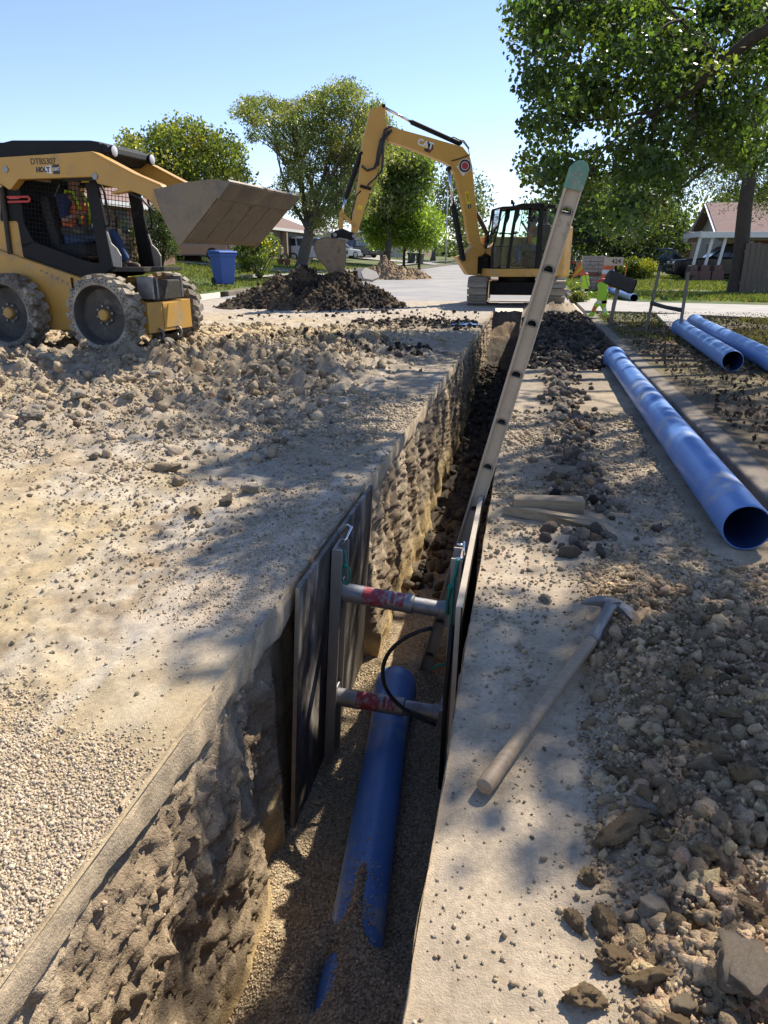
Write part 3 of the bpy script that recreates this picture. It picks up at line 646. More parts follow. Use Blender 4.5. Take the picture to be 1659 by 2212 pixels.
P = zone(46000, .2, 1.16, .6, 3.2, lambda x, y: sstep(.18, .34, x + .07 * fbm(x * 2, y * 2)) * sstep(2.95, 2.2, y + .3 * fbm(x * 2, y * 2)), None, .8)
n = len(P); scatter('crumbs', P, .0022 + .007 * RNG.uniform(0, 1, n) ** 3, OCT, soilcol(n, (.43, .31, .18), .3), 'rock', 'fine brown crumbs among the clods', smooth=False, sink=.3)
# rubble
rubd = lambda x, y: sstep(3.4, 5.4, y + .7 * fbm(x * .7, y * .7)) * sstep(9.4, 8.6, y) * sstep(-1.35, -1.9, x)
P = zone(6500, -8.5, -1.4, 3.4, 9.4, rubd); n = len(P)
scatter('rubble', P, .009 + .045 * RNG.uniform(0, 1, n) ** 5, RKC, soilcol(n, (.40, .31, .2), .28), 'rock', 'broken caliche rubble spread before the loader', smooth=False)
P = zone(2600, -9, -1.2, 9.0, 13.2, lambda x, y: .8 * sstep(-1.4, -2.6, x)); n = len(P)
scatter('rubble', P, .02 + .05 * RNG.uniform(0, 1, n) ** 3, RK1L, soilcol(n, (.42, .33, .2), .25), 'rock', 'yellowish dug soil lumps beyond the loader', smooth=False)
bankd = lambda x, y: sstep(.2, .36, x + .07 * fbm(x * 2, y * 2)) * sstep(2.95, 2.2, y + .3 * fbm(x * 2, y * 2)) * (.3 + .65 * sstep(-.25, .2, fbm(x * 3.1, y * 3.1)))
P = zone(20000, .2, 1.16, .6, 3.2, bankd, None, .8); n = len(P)
scatter('clods', P, .004 + .024 * RNG.uniform(0, 1, n) ** 4.6, RKC, soilcol(n, (.43, .305, .175), .3, .03), 'rock', 'brown dirt clods heaped along the right bank', smooth=False, sink=.68)
strd = lambda x, y: np.exp(-((x - .35 - .02 * (y - 5)) / .13) ** 2)
P = zone(2600, 0, .8, 2.9, 9.5, strd); n = len(P)
scatter('clods', P, .01 + .04 * RNG.uniform(0, 1, n) ** 2.5, RK1, soilcol(n, (.17, .135, .1), .35), 'rock', 'line of dark clods on the right bank', smooth=False)
P = np.concatenate([zone(3200, TR + .05, 1.15, 8.5, 16), zone(900, -4.2, -.95, 12.8, 14.6, lambda x, y: sstep(-3.9, -2.6, x)), zone(900, -4.2, -1.2, 8.9, 11.2, lambda x, y: np.exp(-((y - 9.6 + .25 * (x + 2)) / .45) ** 2)), zone(700, -6.5, -1.0, 14.2, 17.5, lambda x, y: .35 + 0 * x)])
n = len(P); scatter('black_clods', P, .014 + .05 * RNG.uniform(0, 1, n) ** 2.6, RK1L, soilcol(n, (.068, .053, .04), .45), 'rock', 'black clay clods dropped round the dig', smooth=False)
P = zone(900, TL + .03, TR - .03, 4.6, 14, None, floor_h); n = len(P)
scatter('clods', P, .02 + .05 * RNG.uniform(0, 1, n) ** 2, RK1L, soilcol(n, (.09, .07, .05), .3), 'rock', 'dark soil lumps on the far trench floor', smooth=False)

# single stones big enough to lift out
ROCKS = [mesh_np('stone', *(lambda s_: (s_[0], s_[1]))(rock_shape(ICO4 if i in (4, 5, 7) else ICO3, 300 + i, .34, 5)), MATS['rock'], None, True, np.zeros((len((ICO4 if i in (4, 5, 7) else ICO3)[0]), 3)) + c_) for i, c_ in enumerate([(.46, .36, .23), (.42, .31, .19), (.34, .27, .19), (.5, .42, .31), (.38, .26, .14), (.42, .29, .155), (.24, .19, .135), (.42, .355, .265)])]
_first = [True] * len(ROCKS)
def stone(x, y, r_, kind, label, group, sq=(1, 1, 1), rot=None, sink=.2, cat='stone', name='stone'):
    if _first[kind]: o = ROCKS[kind]; _first[kind] = False
    else: o = ROCKS[kind].copy(); COL.objects.link(o)
    z = float(ground_h([x], [y])[0]) + road_z(y)
    o.location = (x, y, z + r_ * .55 * sq[2] - sink * r_ * .6); o.scale = (r_ * sq[0], r_ * sq[1], r_ * sq[2])
    o.rotation_euler = rot if rot else (random.uniform(-.4, .4), random.uniform(-.4, .4), random.uniform(0, 6.28))
    tag(o, label, cat, group); o.name = name
    return o
def stone_uv(u, v, pxw, kind, label, group, **k):
    P = G(u, v, .02); return stone(P.x, P.y, pxw / CAM_F * proj(P)[2] * .5, kind, label, group, **k)
RG, LG, SG = 'clods heaped on the right bank', 'stones in the rubble before the loader', 'stones along the right bank line'
stone_uv(1405, 1772, 92, 7, 'long grey rounded cobble lying among brown clods right of the pickaxe', RG, sq=(1.05, .6, .55), rot=(0, .1, -.75))
stone_uv(1276, 1883, 52, 5, 'tan clod at the left edge of the clod heap, farther of two', RG)
stone_uv(1240, 1975, 44, 4, 'small brown clod left of the heap on pale pavement', RG)
stone_uv(1262, 2145, 92, 5, 'large brown clod lying alone on dusty pavement nearest the camera', RG, sq=(1.1, .8, .75))
stone_uv(1345, 1800, 100, 4, 'broad crumbly clod beside the long grey cobble', RG, sq=(1.1, .9, .6))
stone_uv(1415, 2105, 140, 5, 'big flat slab of brown dirt standing on edge in the clod heap', RG, sq=(1.1, .45, .55), rot=(.35, 0, .35))
stone_uv(1610, 2140, 190, 2, 'large broken grey pavement chunk in the near right corner', RG, sq=(.8, 1.2, .5), rot=(0, .2, -.5))
stone_uv(1412, 1965, 80, 3, 'pale limestone clod in the middle of the clod heap', RG)
stone_uv(1500, 1930, 64, 0, 'light flat stone at the back of the sunny clods', RG, sq=(1.2, .8, .6))
stone_uv(1480, 2170, 60, 0, 'pale stone below the standing dirt slab', RG)
stone_uv(1568, 1970, 74, 1, 'long tan stone by the right edge of the clods', RG, sq=(1.3, .7, .6))
stone_uv(1304, 1985, 66, 4, 'brown crumbly clod between two pale stones', RG)
stone_uv(1330, 2065, 70, 4, 'dark brown clod in front of the standing dirt slab', RG)
stone_uv(544, 1064, 42, 3, 'pale rounded stone by the dusty strip left of the trench', LG)
stone_uv(491, 1090, 36, 6, 'dark stone just left of the pale rounded stone', LG)
stone_uv(594, 924, 34, 7, 'pale stone in the shaded rubble near the strip', LG)
stone_uv(422, 1114, 34, 1, 'brown stone lying alone on the dust below the rubble', LG)
stone_uv(207, 992, 26, 2, 'dark stone alone on yellow dust under the left rubble', LG)
stone_uv(170, 888, 46, 3, 'largest pale block in the left rubble', LG, sq=(1.3, .8, .7))
stone_uv(352, 1018, 58, 1, 'long flat stone at the front of the shaded rubble', LG, sq=(1.3, .6, .5))
stone_uv(386, 1045, 36, 0, 'small tan stone before the long flat stone', LG)
stone_uv(72, 922, 46, 7, 'grey boulder in the rubble near the left frame edge', LG)
stone_uv(156, 925, 26, 2, 'upright grey stone right of the rubble boulders', LG)
stone_uv(1420, 1150 - 12, 30, 6, 'dark clod on the pavement under the open pipe end', SG)
stone_uv(1222, 1040, 46, 7, 'big grey clod in the dark line beyond the timber offcut', SG)
stone_uv(1330, 1092, 36, 7, 'round grey stone right of the timber offcut', SG)
stone_uv(1215, 915, 30, 3, 'pale lump in the dark clod line', SG)
stone_uv(1180, 1287, 26, 7, 'small grey stone beyond the pickaxe head', SG)
LBL = [('brown dirt clod in the heap on the right bank', RG), ('caliche stone in the rubble between loader and trench', LG), ('dark clod in the line along the right bank', SG)]
def where_(x, y, li, kind, r_):
    tone = {0: 'light tan', 1: 'tan', 2: 'greyish', 3: 'pale', 4: 'brown', 5: 'brown', 6: 'dark', 7: 'grey'}[kind]; size = 'small' if r_ < .028 else 'middling' if r_ < .055 else 'large'
    if li == 0: w_ = 'behind the pickaxe head toward the open pipe' if y > 2.3 else 'right of the pickaxe handle' if y > 1.55 else 'in the near sunny part of the clod heap'
    elif li == 1: w_ = 'in the rubble close to the loader wheels' if y > 7 else 'in the left rubble at the frame edge' if x < -3.6 else 'in the shaded rubble beside the smooth strip'
    else: w_ = 'in the dark line nearest the timber block' if y < 4.5 else 'in the dark line toward the black soil'
    return f"{size} {tone} {'clod' if li != 1 else 'stone'} {w_}"
def many(n, x0, x1, y0, y1, dens, rr, kinds, li, pw=1.0):
    Q = zone(n * 6, x0, x1, y0, y1, dens, None, pw)[:n]
    for p in Q:
        r_ = rr[0] + (rr[1] - rr[0]) * random.random() ** 2; kd = random.choice(kinds); stone(p[0], p[1], r_, kd, where_(p[0], p[1], li, kd, r_), LBL[li][1], sq=(random.uniform(.9, 1.3), random.uniform(.7, 1), random.uniform(.55, .9)))
many(105, .3, 1.15, .7, 2.8, bankd, (.018, .045), [4, 5, 1, 4, 5], 0, .8)
many(100, -7.5, -1.4, 4.0, 9.0, rubd, (.03, .085), [0, 1, 2, 3, 7], 1)
many(35, .1, .7, 3.1, 8, strd, (.03, .065), [6, 2, 7, 4], 2)
# ------------------------------------------------------------------ pipes
def pipe(a, b, r, label, mat='pipe_blue', bell=True, group=None):
    """a: plain spigot end, b: bell end"""
    a = Vector(a); b = Vector(b); L = (b - a).length; ax = (b - a).normalized(); t = thing('water_pipe', label, 'pipe', a - Vector((0, 0, r)), 0, group); off = t.location
    wth = r * .075; pr = [(r - wth, 0), (r - .4 * wth, 0), (r - .1 * wth, .012), (r, .03)]
    if bell: pr += [(r, L - .30), (r * 1.13, L - .24), (r * 1.13, L - .12), (r * 1.2, L - .1), (r * 1.2, L - .05), (r * 1.14, L - .03), (r * 1.14, L), (r * 1.04, L)]
    else: pr += [(r, L - .02), (r - wth, L)]
    mb = MB(off); mb.lathe(pr, a, ax, 40); mb.build('barrel', mat, t, auto=True)
    mb = MB(off); mb.lathe([(r - wth, L), (r - wth, 0)], a, ax, 40); mb.build('bore', 'pipe_inside', t, smooth=True)
    return t
pipe(PIPE_A + (PIPE_A - PIPE_B) * .5, PIPE_B, PIPE_R, 'blue plastic pipe laid on gravel at the bottom of the trench', 'pipe_blue_near')
pipe((.985, 3.1, .112), (1.035, 8.95, .107), .104, 'long blue pipe lying on pavement along the right kerb', 'pipe_blue_near')
zl = .13 + .105
pipe(G(1583, 780, zl), G(1468, 706, zl), .105, 'nearer of two blue pipes side by side on the dry lawn', group='blue pipes on the lawn')
pipe(G(1688, 790, zl), G(1499, 695, zl), .105, 'farther of two blue pipes side by side on the dry lawn', group='blue pipes on the lawn')
pipe(G(1370, 643.5, zl), G(1290, 620, zl), .105, 'blue pipe lying on grass behind the tipped black mailbox', bell=False)

# ------------------------------------------------------------------ trench shoring
t = thing('trench_shore', 'hydraulic trench shore with two plywood panels and two struts', 'trench shore', (-.5, 2.85, -1.2)); OF = t.location
y0, y1 = 2.34, 3.68
mb = MB(OF); mb.prism([(-.782, y0, .025), (-.782, y1, .02), (-.86, y1, -1.22), (-.862, y0, -1.24)], (-.018, 0, .001)); mb.build('plywood_panel', 'ply_black', t, bevel=.002)['label'] = 'black scraped plywood panel against the left trench wall'
for (ya, yb) in ((y0 - .0035, y0 - .0005),):
    mb = MB(OF); mb.prism([(-.7835, ya, .022), (-.8, ya, .022), (-.88, ya, -1.23), (-.8635, ya, -1.23)], (0, .003, 0)); mb.build('panel_edge', 'ply_edge', t)
mb = MB(OF); mb.prism([(-.168, y0, -.005), (-.172, y1 - .1, .02), (-.2, y1 - .1, -1.2), (-.2, y0, -1.22)], (-.018, 0, .001)); mb.build('plywood_panel', 'ply_black', t, bevel=.002)['label'] = 'plywood panel against the right trench wall, seen edge on'
mb = MB(OF); mb.prism([(-.165, y0, -.002), (-.169, y1 - .1, .023), (-.191, y1 - .1, .0235), (-.189, y0, -.0015)], (0, 0, .004)); mb.build('panel_edge', 'ply_pale', t)
mb = MB(OF); mb.prism([(-.171, y0 - .003, 0), (-.189, y0 - .003, 0), (-.213, y0 - .003, -1.2), (-.195, y0 - .003, -1.2)], (0, .0028, 0)); mb.build('panel_edge', 'ply_pale', t)
# aluminium rails
def rail(xt, xb, sgn, yc):
    mb = MB(OF); a = Vector((xt, yc, .0)); b = Vector((xb, yc, -1.24))
    mb.bar(a, b, .012, .14, (0, 1, 0)); 
    for s_ in (-1, 1): mb.bar(a + Vector((sgn * .022, s_ * .062, 0)), b + Vector((sgn * .022, s_ * .062, 0)), .04, .012, (0, 1, 0))
    r_ = mb.build('rail', 'alu', t, bevel=.002)
    mb = MB(OF)
    for k in range(10):
        q = a.lerp(b, .05 + .1 * k); mb.cyl(q + Vector((sgn * .006, 0, 0)), q + Vector((sgn * .014, 0, 0)), .014, n=8)
    mb.build('bolt', 'steel_grey', r_)
YC = 2.85
rail(-.772, -.848, 1, YC); rail(-.212, -.232, -1, YC)
def strut(zl_, zr_, xl, xr):
    a = Vector((xl, YC, zl_)); b = Vector((xr, YC, zr_)); d = (b - a).normalized()
    mb = MB(OF); mb.lathe([(0, 0), (.043, 0), (.043, .3), (.045, .3), (.045, .33), (.036, .335), (.036, (b - a).length)], a, d, 28); s_ = mb.build('strut', 'steel_grey', t, auto=True)
    mb = MB(OF); 
    # worn red wrap label, a shell just proud of the cylinder
    n = 9
    for (h0, h1, a0, a1) in ((.10, .20, -1.0, 1.2), (.20, .215, -.5, .9), (.23, .245, -.8, .6), (.255, .29, -.9, .8)):
        x = Vector((0, 0, 1)); x = (x - d * x.dot(d)).normalized(); y_ = -d.cross(x)
        if y_.y > 0: y_ = -y_
        for i in range(n):
            q = []
            for hh, aa in ((h0, i), (h1, i), (h1, i + 1), (h0, i + 1)):
                an = math.pi / 2 * .5 + a0 + (a1 - a0) * aa / n; q.append(a + d * hh + (x * math.cos(an) + y_ * math.sin(an)) * .0438)
            mb.add(q, [(0, 1, 2, 3)])
    mb.build('warning_label', 'label_red_worn', s_)
    mb = MB(OF); mb.box(b + d * -.012 + Vector((0, 0, 0)), (.03, .11, .11)); mb.cyl(b - d * .06, b - d * .02, .042, n=20)
    mb.build('strut_foot', 'steel_grey', s_, bevel=.004)
    mb = MB(OF); mb.box(a - d * .004, (.02, .11, .12)); mb.build('strut_foot', 'steel_grey', s_, bevel=.004)
M('label_red_worn', (.36, .025, .035), (.3, .03, .035), 20, rough=.5, c3=(.36, .35, .33), s3=26, t3=.56)
strut(-.235, -.285, -.752, -.245); strut(-.80, -.83, -.79, -.262)
mb = MB(OF); p = []
for i in range(22):
    k = i / 21; a = Vector((-.33, 2.80, -.35)); b = Vector((-.30, 2.80, -.86)); q = a.lerp(b, k); bul = math.sin(math.pi * k)
    p.append(q + Vector((-.235 * bul ** .8, -.02 * bul, .02 * math.sin(2 * math.pi * k))))
mb.tube(p, .0095, 8); mb.build('hose', 'hose_black', t, smooth=True)
mb = MB(OF); mb.tube([(-.235, 2.74, -.3), (-.25, 2.73, -.6), (-.262, 2.72, -1.15)], .011, 8); mb.build('hose', 'hose_black', t, smooth=True)
def rope(pts, name='rope', r_=.0055):
    mb = MB(OF); mb.tube(pts, r_, 6); return mb.build(name, 'rope_green', t, smooth=True)
rope([(-.735, 2.84, -.02), (-.728, 2.83, -.06), (-.726, 2.82, -.1)]); rope([(-.726 + .02 * math.sin(a), 2.82, -.135 + .045 * math.cos(a)) for a in np.linspace(0, 6.28, 16)])
mb = MB(OF); mb.ball((-.727, 2.82, -.09), .014, 1); mb.build('rope_knot', 'rope_green', t, smooth=True)
rope([(-.225, 2.78, .0), (-.232, 2.77, -.07), (-.25, 2.77, -.13), (-.262, 2.77, -.2), (-.26, 2.77, -.26)], r_=.007)
rope([(-.238, 2.765, -.1), (-.243, 2.76, -.3), (-.25, 2.76, -.52), (-.262, 2.76, -.7)]); rope([(-.25, 2.76, -.5), (-.29, 2.75, -.505), (-.325, 2.75, -.53)], r_=.006)
mb = MB(OF); mb.ball((-.25, 2.77, -.13), .018, 1); mb.build('rope_knot', 'rope_green', t, smooth=True)
mb = MB(OF); mb.tube([(-.775, 2.86, -.02), (-.73, 2.87, .02), (-.71, 2.88, .075), (-.73, 2.89, .08), (-.76, 2.9, .03)], .006, 8); mb.build('pull_handle', 'chrome', t, smooth=True)
mb = MB(OF); mb.tube([(-.232, 2.8, .06), (-.205, 2.8, .06)], .006, 8).tube([(-.232, 2.79, .0), (-.2, 2.79, .0)], .006, 8).tube([(-.203, 2.8, .075), (-.2, 2.79, -.01)], .005, 8); mb.build('pull_handle', 'chrome', t, smooth=True)

# ------------------------------------------------------------------ ladder
D = Vector((-.058, .022, -.242)); ST = D.length; D.normalize()
top = Vector((.137, 3.467, 1.395)) - D * .175; bot = Vector((-.505, 3.712, -1.268)) ; LL = (bot - top).length
rg = Vector((.0, 1, 0)); rg = (rg - D * rg.dot(D)).normalized(); bx = rg.cross(D).normalized()    # rung axis, rail width
if bx.x < 0: bx = -bx
lad = thing('ladder', 'long dusty ladder with green top caps standing in the trench', 'ladder', bot); OF = lad.location
HW = .037; NR = 12
def dshape(n=16, s_=1.0):
    out = []
    for i in range(n):
        a = 2 * math.pi * i / n + math.pi / n; c_, q = math.cos(a), math.sin(a)
        y_ = max(-.30, -q) if False else q; y_ = max(y_, -.42)
        out.append((.021 * c_ * s_, (-y_ * .020) * s_))
    return out
def frame_pts(h0, h1, cxx, n=16):
    out = []
    for i in range(n):
        a = 2 * math.pi * i / n + math.pi / n; c_, q = math.cos(a), math.sin(a); hh = (h1 - h0) / 2
        k = min(HW / max(abs(c_), 1e-6), hh / max(abs(q), 1e-6)); out.append((c_ * k, -q * k))
    # pull the four nearest points into the corners
    for sx in (-1, 1):
        for sy in (-1, 1):
            j = min(range(n), key=lambda i: (out[i][0] - sx * HW) ** 2 + (out[i][1] - sy * hh) ** 2); out[j] = (sx * HW, sy * hh)
    return out
def ladder_rail(o0, name='rail', lab=None):
    mb = MB(OF); P = lambda x, h, c_=0.0: top + D * h + bx * x + o0 + rg * c_
    ts = .175
    h = 0.0
    cuts = [0.0] + [ts + ST * (i - .5) for i in range(NR)] + [ts + ST * (NR - .5)]
    mb.add([P(-HW, 0), P(HW, 0), P(HW, cuts[1]), P(-HW, cuts[1])], [(0, 1, 2, 3)])
    for i in range(NR):
        h0, h1 = cuts[i + 1], min(cuts[i + 2], LL); hc = ts + ST * i
        if hc > LL - .03: break
        o_ = frame_pts(h0, h1, 0); mid = (h0 + h1) / 2; I = dshape(); b = len(mb.v); n = 16
        mb.v += [P(x, mid + y) for x, y in o_] + [P(x, hc + y) for x, y in I]
        mb.f += [(b + j, b + (j + 1) % n, b + n + (j + 1) % n, b + n + j) for j in range(n)]
    for s_ in (-1, 1):
        mb.bar(P(s_ * (HW - .003), 0, -.011), P(s_ * (HW - .003), LL, -.011), .006, .024, bx.cross(D))
    r_ = mb.build(name, 'ladder_rail', lad)
    for i in range(NR):
        hc = ts + ST * i
        if hc > LL - .03: break
        mb = MB(OF); pts = [P(x * 1.12, hc + y * 1.12, -.003) for x, y in dshape()]; mb.tube(pts + [pts[0]], .0032, 6, caps=False); mb.build('rung_collar', 'alu', r_, smooth=True)
    mb = MB(OF); c0 = [P(x, h_, c_) for x, h_, c_ in ((-.04, .085, -.026), (.04, .085, -.026), (.04, 0, -.026), (.032, -.02, -.026), (.01, -.033, -.026), (-.02, -.028, -.026), (-.04, -.005, -.026))]
    mb.prism(c0, rg * .034); cp = mb.build('end_cap', 'ladder_green', lad, bevel=.006)
    mb = MB(OF)
    for x in (-.012, .012):
        for h_ in (.02, .05): mb.cyl(P(x, h_, -.0265), P(x, h_, -.03), .006, n=8)
    mb.build('rivet', 'alu', cp)
    mb = MB(OF); mb.bar(P(0, LL - .06, -.002), P(0, LL + .02, -.002), .09, .035, rg); mb.build('foot', 'hose_black', lad, bevel=.006)
ladder_rail(Vector((0, 0, 0))); ladder_rail(rg * .36)
for i in range(NR):
    hc = .175 + ST * i
    if hc > LL - .03: break
    mb = MB(OF); b = 0; I = dshape(); n = 16
    for c_ in (.0015, .358): mb.v += [top + D * (hc + y) + bx * x + rg * c_ for x, y in I]
    mb.f += [(j, (j + 1) % n, n + (j + 1) % n, n + j) for j in range(n)]; mb.build('rung', 'alu', lad, auto=True)

# ------------------------------------------------------------------ pickaxe
pk = thing('pickaxe', 'pick mattock with worn wooden handle lying on dusty pavement', 'pickaxe', G(1046, 1704, 0)); OF = pk.location
A = G(1046, 1700, .028); B = G(1280, 1381, .05); d = (B - A).normalized()
mb = MB(OF); n = 26; pts = []; rr = []
for i in range(n):
    k = i / (n - 1); pts.append(A.lerp(B, k)); rr.append(.0198 * (1 + .18 * math.exp(-(k / .12) ** 2) - .12 * math.exp(-((k - .45) / .3) ** 2) + .06 * k) * (.9 if i == 0 else 1))
mb.tube([A - d * .008] + pts, [.012] + rr, 20); hnd = mb.build('handle', 'wood_handle', pk, auto=True)
C = G(1318, 1308, .075)
mb = MB(OF)
# iron socket splitting into the two arms
s0 = B - d * .015; mb.tube([s0, B + d * .02, B.lerp(C, .45), B.lerp(C, .8), C], [.0235, .0235, .019, .021, .025], 14)
def arm(pts, w_, t_):
    up = Vector((0, 0, 1)); k = len(pts)
    base = len(mb.v)
    for i, p in enumerate(pts):
        dd = (pts[min(i + 1, k - 1)] - pts[max(i - 1, 0)]).normalized(); sd = dd.cross(up).normalized(); u2 = sd.cross(dd)
        for a, b in ((-1, -.6), (-.55, -1), (.55, -1), (1, -.6), (1, .6), (.55, 1), (-.55, 1), (-1, .6)): mb.v.append(p + sd * (a * w_[i]) + u2 * (b * t_[i]))
    for i in range(k - 1):
        for j in range(8):
            a = base + i * 8 + j; b = base + i * 8 + (j + 1) % 8; mb.f.append((a, b, b + 8, a + 8))
    mb.f.append(tuple(base + j for j in range(8))[::-1]); mb.f.append(tuple(base + (k - 1) * 8 + j for j in range(8)))
arm([G(1330, 1312, .075), G(1316, 1303, .078), G(1300, 1299, .083), G(1285, 1298.5, .088), G(1270, 1300, .09), G(1256, 1303, .09)], [.026, .026, .021, .017, .011, .003], [.02, .02, .017, .014, .01, .003])
arm([G(1305, 1306, .075), G(1322, 1303, .074), G(1338, 1309, .068), G(1352, 1319, .058), G(1367, 1332, .044), G(1380, 1345, .028)], [.026, .026, .024, .025, .028, .03], [.02, .02, .017, .014, .011, .005])
mb.build('head', 'pick_iron', pk, auto=True)

# ------------------------------------------------------------------ timber offcuts
tb = thing('timber_offcut', 'short weathered timber block lying on the right bank by the trench', 'timber', G(1180, 1110, 0), 0); OF = tb.location
mb = MB(OF); a, b = G(1108, 1090, .045), G(1260, 1094, .045); mb.bar(a, b, .085, .085); mb.build('block', 'wood_block', tb, bevel=.006)
tb = thing('wood_stake', 'pointed wooden stake lying in front of the timber block', 'wood stake', G(1190, 1135, 0)); OF = tb.location
mb = MB(OF); P = [G(u, v, .03) for u, v in ((1085, 1097), (1110, 1102), (1150, 1109), (1200, 1119), (1262, 1128), (1290, 1133), (1307, 1143))]; w_ = [.016, .02, .021, .024, .023, .018, .004]
q = []
for i, p in enumerate(P): q.append(p + Vector((.01, -.02, w_[i])))
for i, p in reversed(list(enumerate(P))): q.append(p + Vector((0, -.02, -.028)))
mb.prism(q, (.012, .045, 0)); mb.build('stake', 'wood_block', tb, bevel=.004)
# ------------------------------------------------------------------ frames of reference for machines
class Frame:
    def __init__(s, loc, rz):
        s.loc = Vector(loc); s.rz = rz; s.m = Matrix.Translation(s.loc) @ Matrix.Rotation(rz, 4, 'Z'); s.i = s.m.inverted(); s.n = s.m.to_3x3() @ Vector((0, 1, 0))
    def pl(s, u, v, yl):
        """where the sight line u, v meets the machine's own lengthwise plane y = yl -> (x, z) in the machine"""
        P = PN(u, v, s.m @ Vector((0, yl, 0)), s.n); q = s.i @ P; return q.x, q.z
    def poly(s, pts, yl): return [s.pl(u, v, yl) for u, v in pts]
def plate(pts, y0, y1, mb=None):
    mb = mb or MB(); mb.prism([(x, y0, z) for x, z in pts], (0, y1 - y0, 0)); return mb
# ------------------------------------------------------------------ people
def skin_mesh(name, J, E, root, mat, parent, sub=2, grow=0.0):
    names = []
    for a, b in E:
        for k in (a, b):
            if k not in names: names.append(k)
    names.remove(root); names = [root] + names
    me = bpy.data.meshes.new(name); me.from_pydata([J[k][:3] for k in names], [(names.index(a), names.index(b)) for a, b in E], [])
    me.materials.append(MATS[mat]); o = bpy.data.objects.new(name, me); COL.objects.link(o); o.parent = parent
    o.modifiers.new('skin', 'SKIN').use_smooth_shade = True; sd = o.modifiers.new('sub', 'SUBSURF'); sd.levels = sd.render_levels = sub
    for i, k in enumerate(names):
        sv = me.skin_vertices[0].data[i]; r_ = J[k][3]; r2 = J[k][4] if len(J[k]) > 4 else r_; sv.radius = (r_ + grow, r2 + grow); sv.use_root = (i == 0)
    return o
def hand(J, side, parent):
    e, w_ = Vector(J['elb' + side][:3]), Vector(J['wri' + side][:3]); d = (w_ - e).normalized(); up = Vector((0, 0, 1)); sd = d.cross(up).normalized() if abs(d.z) < .95 else Vector((0, 1, 0)); up = sd.cross(d)
    mb = MB(); pc = w_ + d * .05
    mb.tube([w_ - d * .01, w_ + d * .02, pc, w_ + d * .085], [.02, .027, .034, .03], 8)
    for k, L in ((-1.5, .062), (-.5, .075), (.5, .07), (1.5, .055)):
        b = w_ + d * .08 + sd * k * .016; m_ = b + d * L * .5 - up * .008; mb.tube([b, m_, m_ + d * L * .3 - up * .03], [.009, .0085, .006], 6)
    b = w_ + d * .03 + sd * .028 * (1 if side == 'R' else -1); s2 = sd * (1 if side == 'R' else -1); mb.tube([b, b + s2 * .025 + d * .02, b + s2 * .03 + d * .05 - up * .01], [.011, .01, .007], 6)
    mb.build('hand', 'skin', parent, smooth=True)
def person(label, fr, loc, J, trousers, shirt, vest, trim, group=None):
    t = thing('person', label, 'person', fr.m @ Vector(loc), fr.rz, group)
    E = [('pel', 'wai'), ('wai', 'che'), ('che', 'nek'), ('nek', 'chin'), ('chin', 'hea'), ('hea', 'top')]
    for s_ in 'LR': E += [('che', 'sho' + s_), ('sho' + s_, 'elb' + s_), ('elb' + s_, 'wri' + s_), ('pel', 'hip' + s_), ('hip' + s_, 'kne' + s_), ('kne' + s_, 'ank' + s_), ('ank' + s_, 'toe' + s_)]
    skin_mesh('body', J, E, 'pel', 'skin', t)
    skin_mesh('shirt', J, [e for e in E if e[0] in ('pel', 'wai', 'che') and e[1] in ('wai', 'che', 'shoL', 'shoR')] + [('sho' + s_, 'elb' + s_) for s_ in 'LR'], 'wai', shirt, t, grow=.012)
    skin_mesh('trousers', J, [e for e in E if e[0][:3] in ('pel', 'hip', 'kne') and e[1] != 'wai'], 'pel', trousers, t, grow=.014)
    skin_mesh('vest', J, [('pel', 'wai'), ('wai', 'che'), ('che', 'shoL'), ('che', 'shoR')], 'wai', vest, t, grow=.026)
    for s_ in 'LR': skin_mesh('boot', {**J, 'h': tuple(Vector(J['ank' + s_][:3]) - Vector((.05, 0, .04))) + (.035,), 'a2': tuple(Vector(J['ank' + s_][:3]) + Vector((0, 0, .04))) + (.05,)}, [('a2', 'ank' + s_), ('ank' + s_, 'toe' + s_), ('ank' + s_, 'h')], 'ank' + s_, 'boot', t, grow=.016)
    c, n_, h = Vector(J['che'][:3]), Vector(J['nek'][:3]), Vector(J['hea'][:3])
    for yy in (-.09, .09):
        mb = MB(); mb.tube([Vector(J['wai'][:3]) + Vector((.135, yy, -.02)), c + Vector((.135, yy, -.05)), c + Vector((.07, yy, .12)), c + Vector((-.03, yy, .14)), c + Vector((-.135, yy, -.05))], .02, 6); mb.build('vest_stripe', trim, t, smooth=True)
    mb = MB(); mb.ball(h + Vector((-.015, 0, .035)), .103, 3, (1.0, .88, .92)); mb.build('hair', 'hair', t, smooth=True)
    f = h + Vector((.085, 0, -.02)); mb = MB(); mb.ball(f + Vector((.012, 0, -.005)), .016, 1, (1, .8, 1.3)); 
    for yy in (-.082, .082): mb.ball(h + Vector((.0, yy, -.015)), .026, 1, (.8, .35, 1.2))
    mb.build('nose_and_ears', 'skin', t, smooth=True)
    mb = MB(); [mb.ball(f + Vector((-.004, yy, .022)), .009, 1) for yy in (-.033, .033)]; mb.box(f + Vector((-.002, 0, -.055)), (.012, .045, .008)); mb.build('eyes_and_mouth', 'hair', t)
    for s_ in 'LR': hand(J, s_, t)
    return t
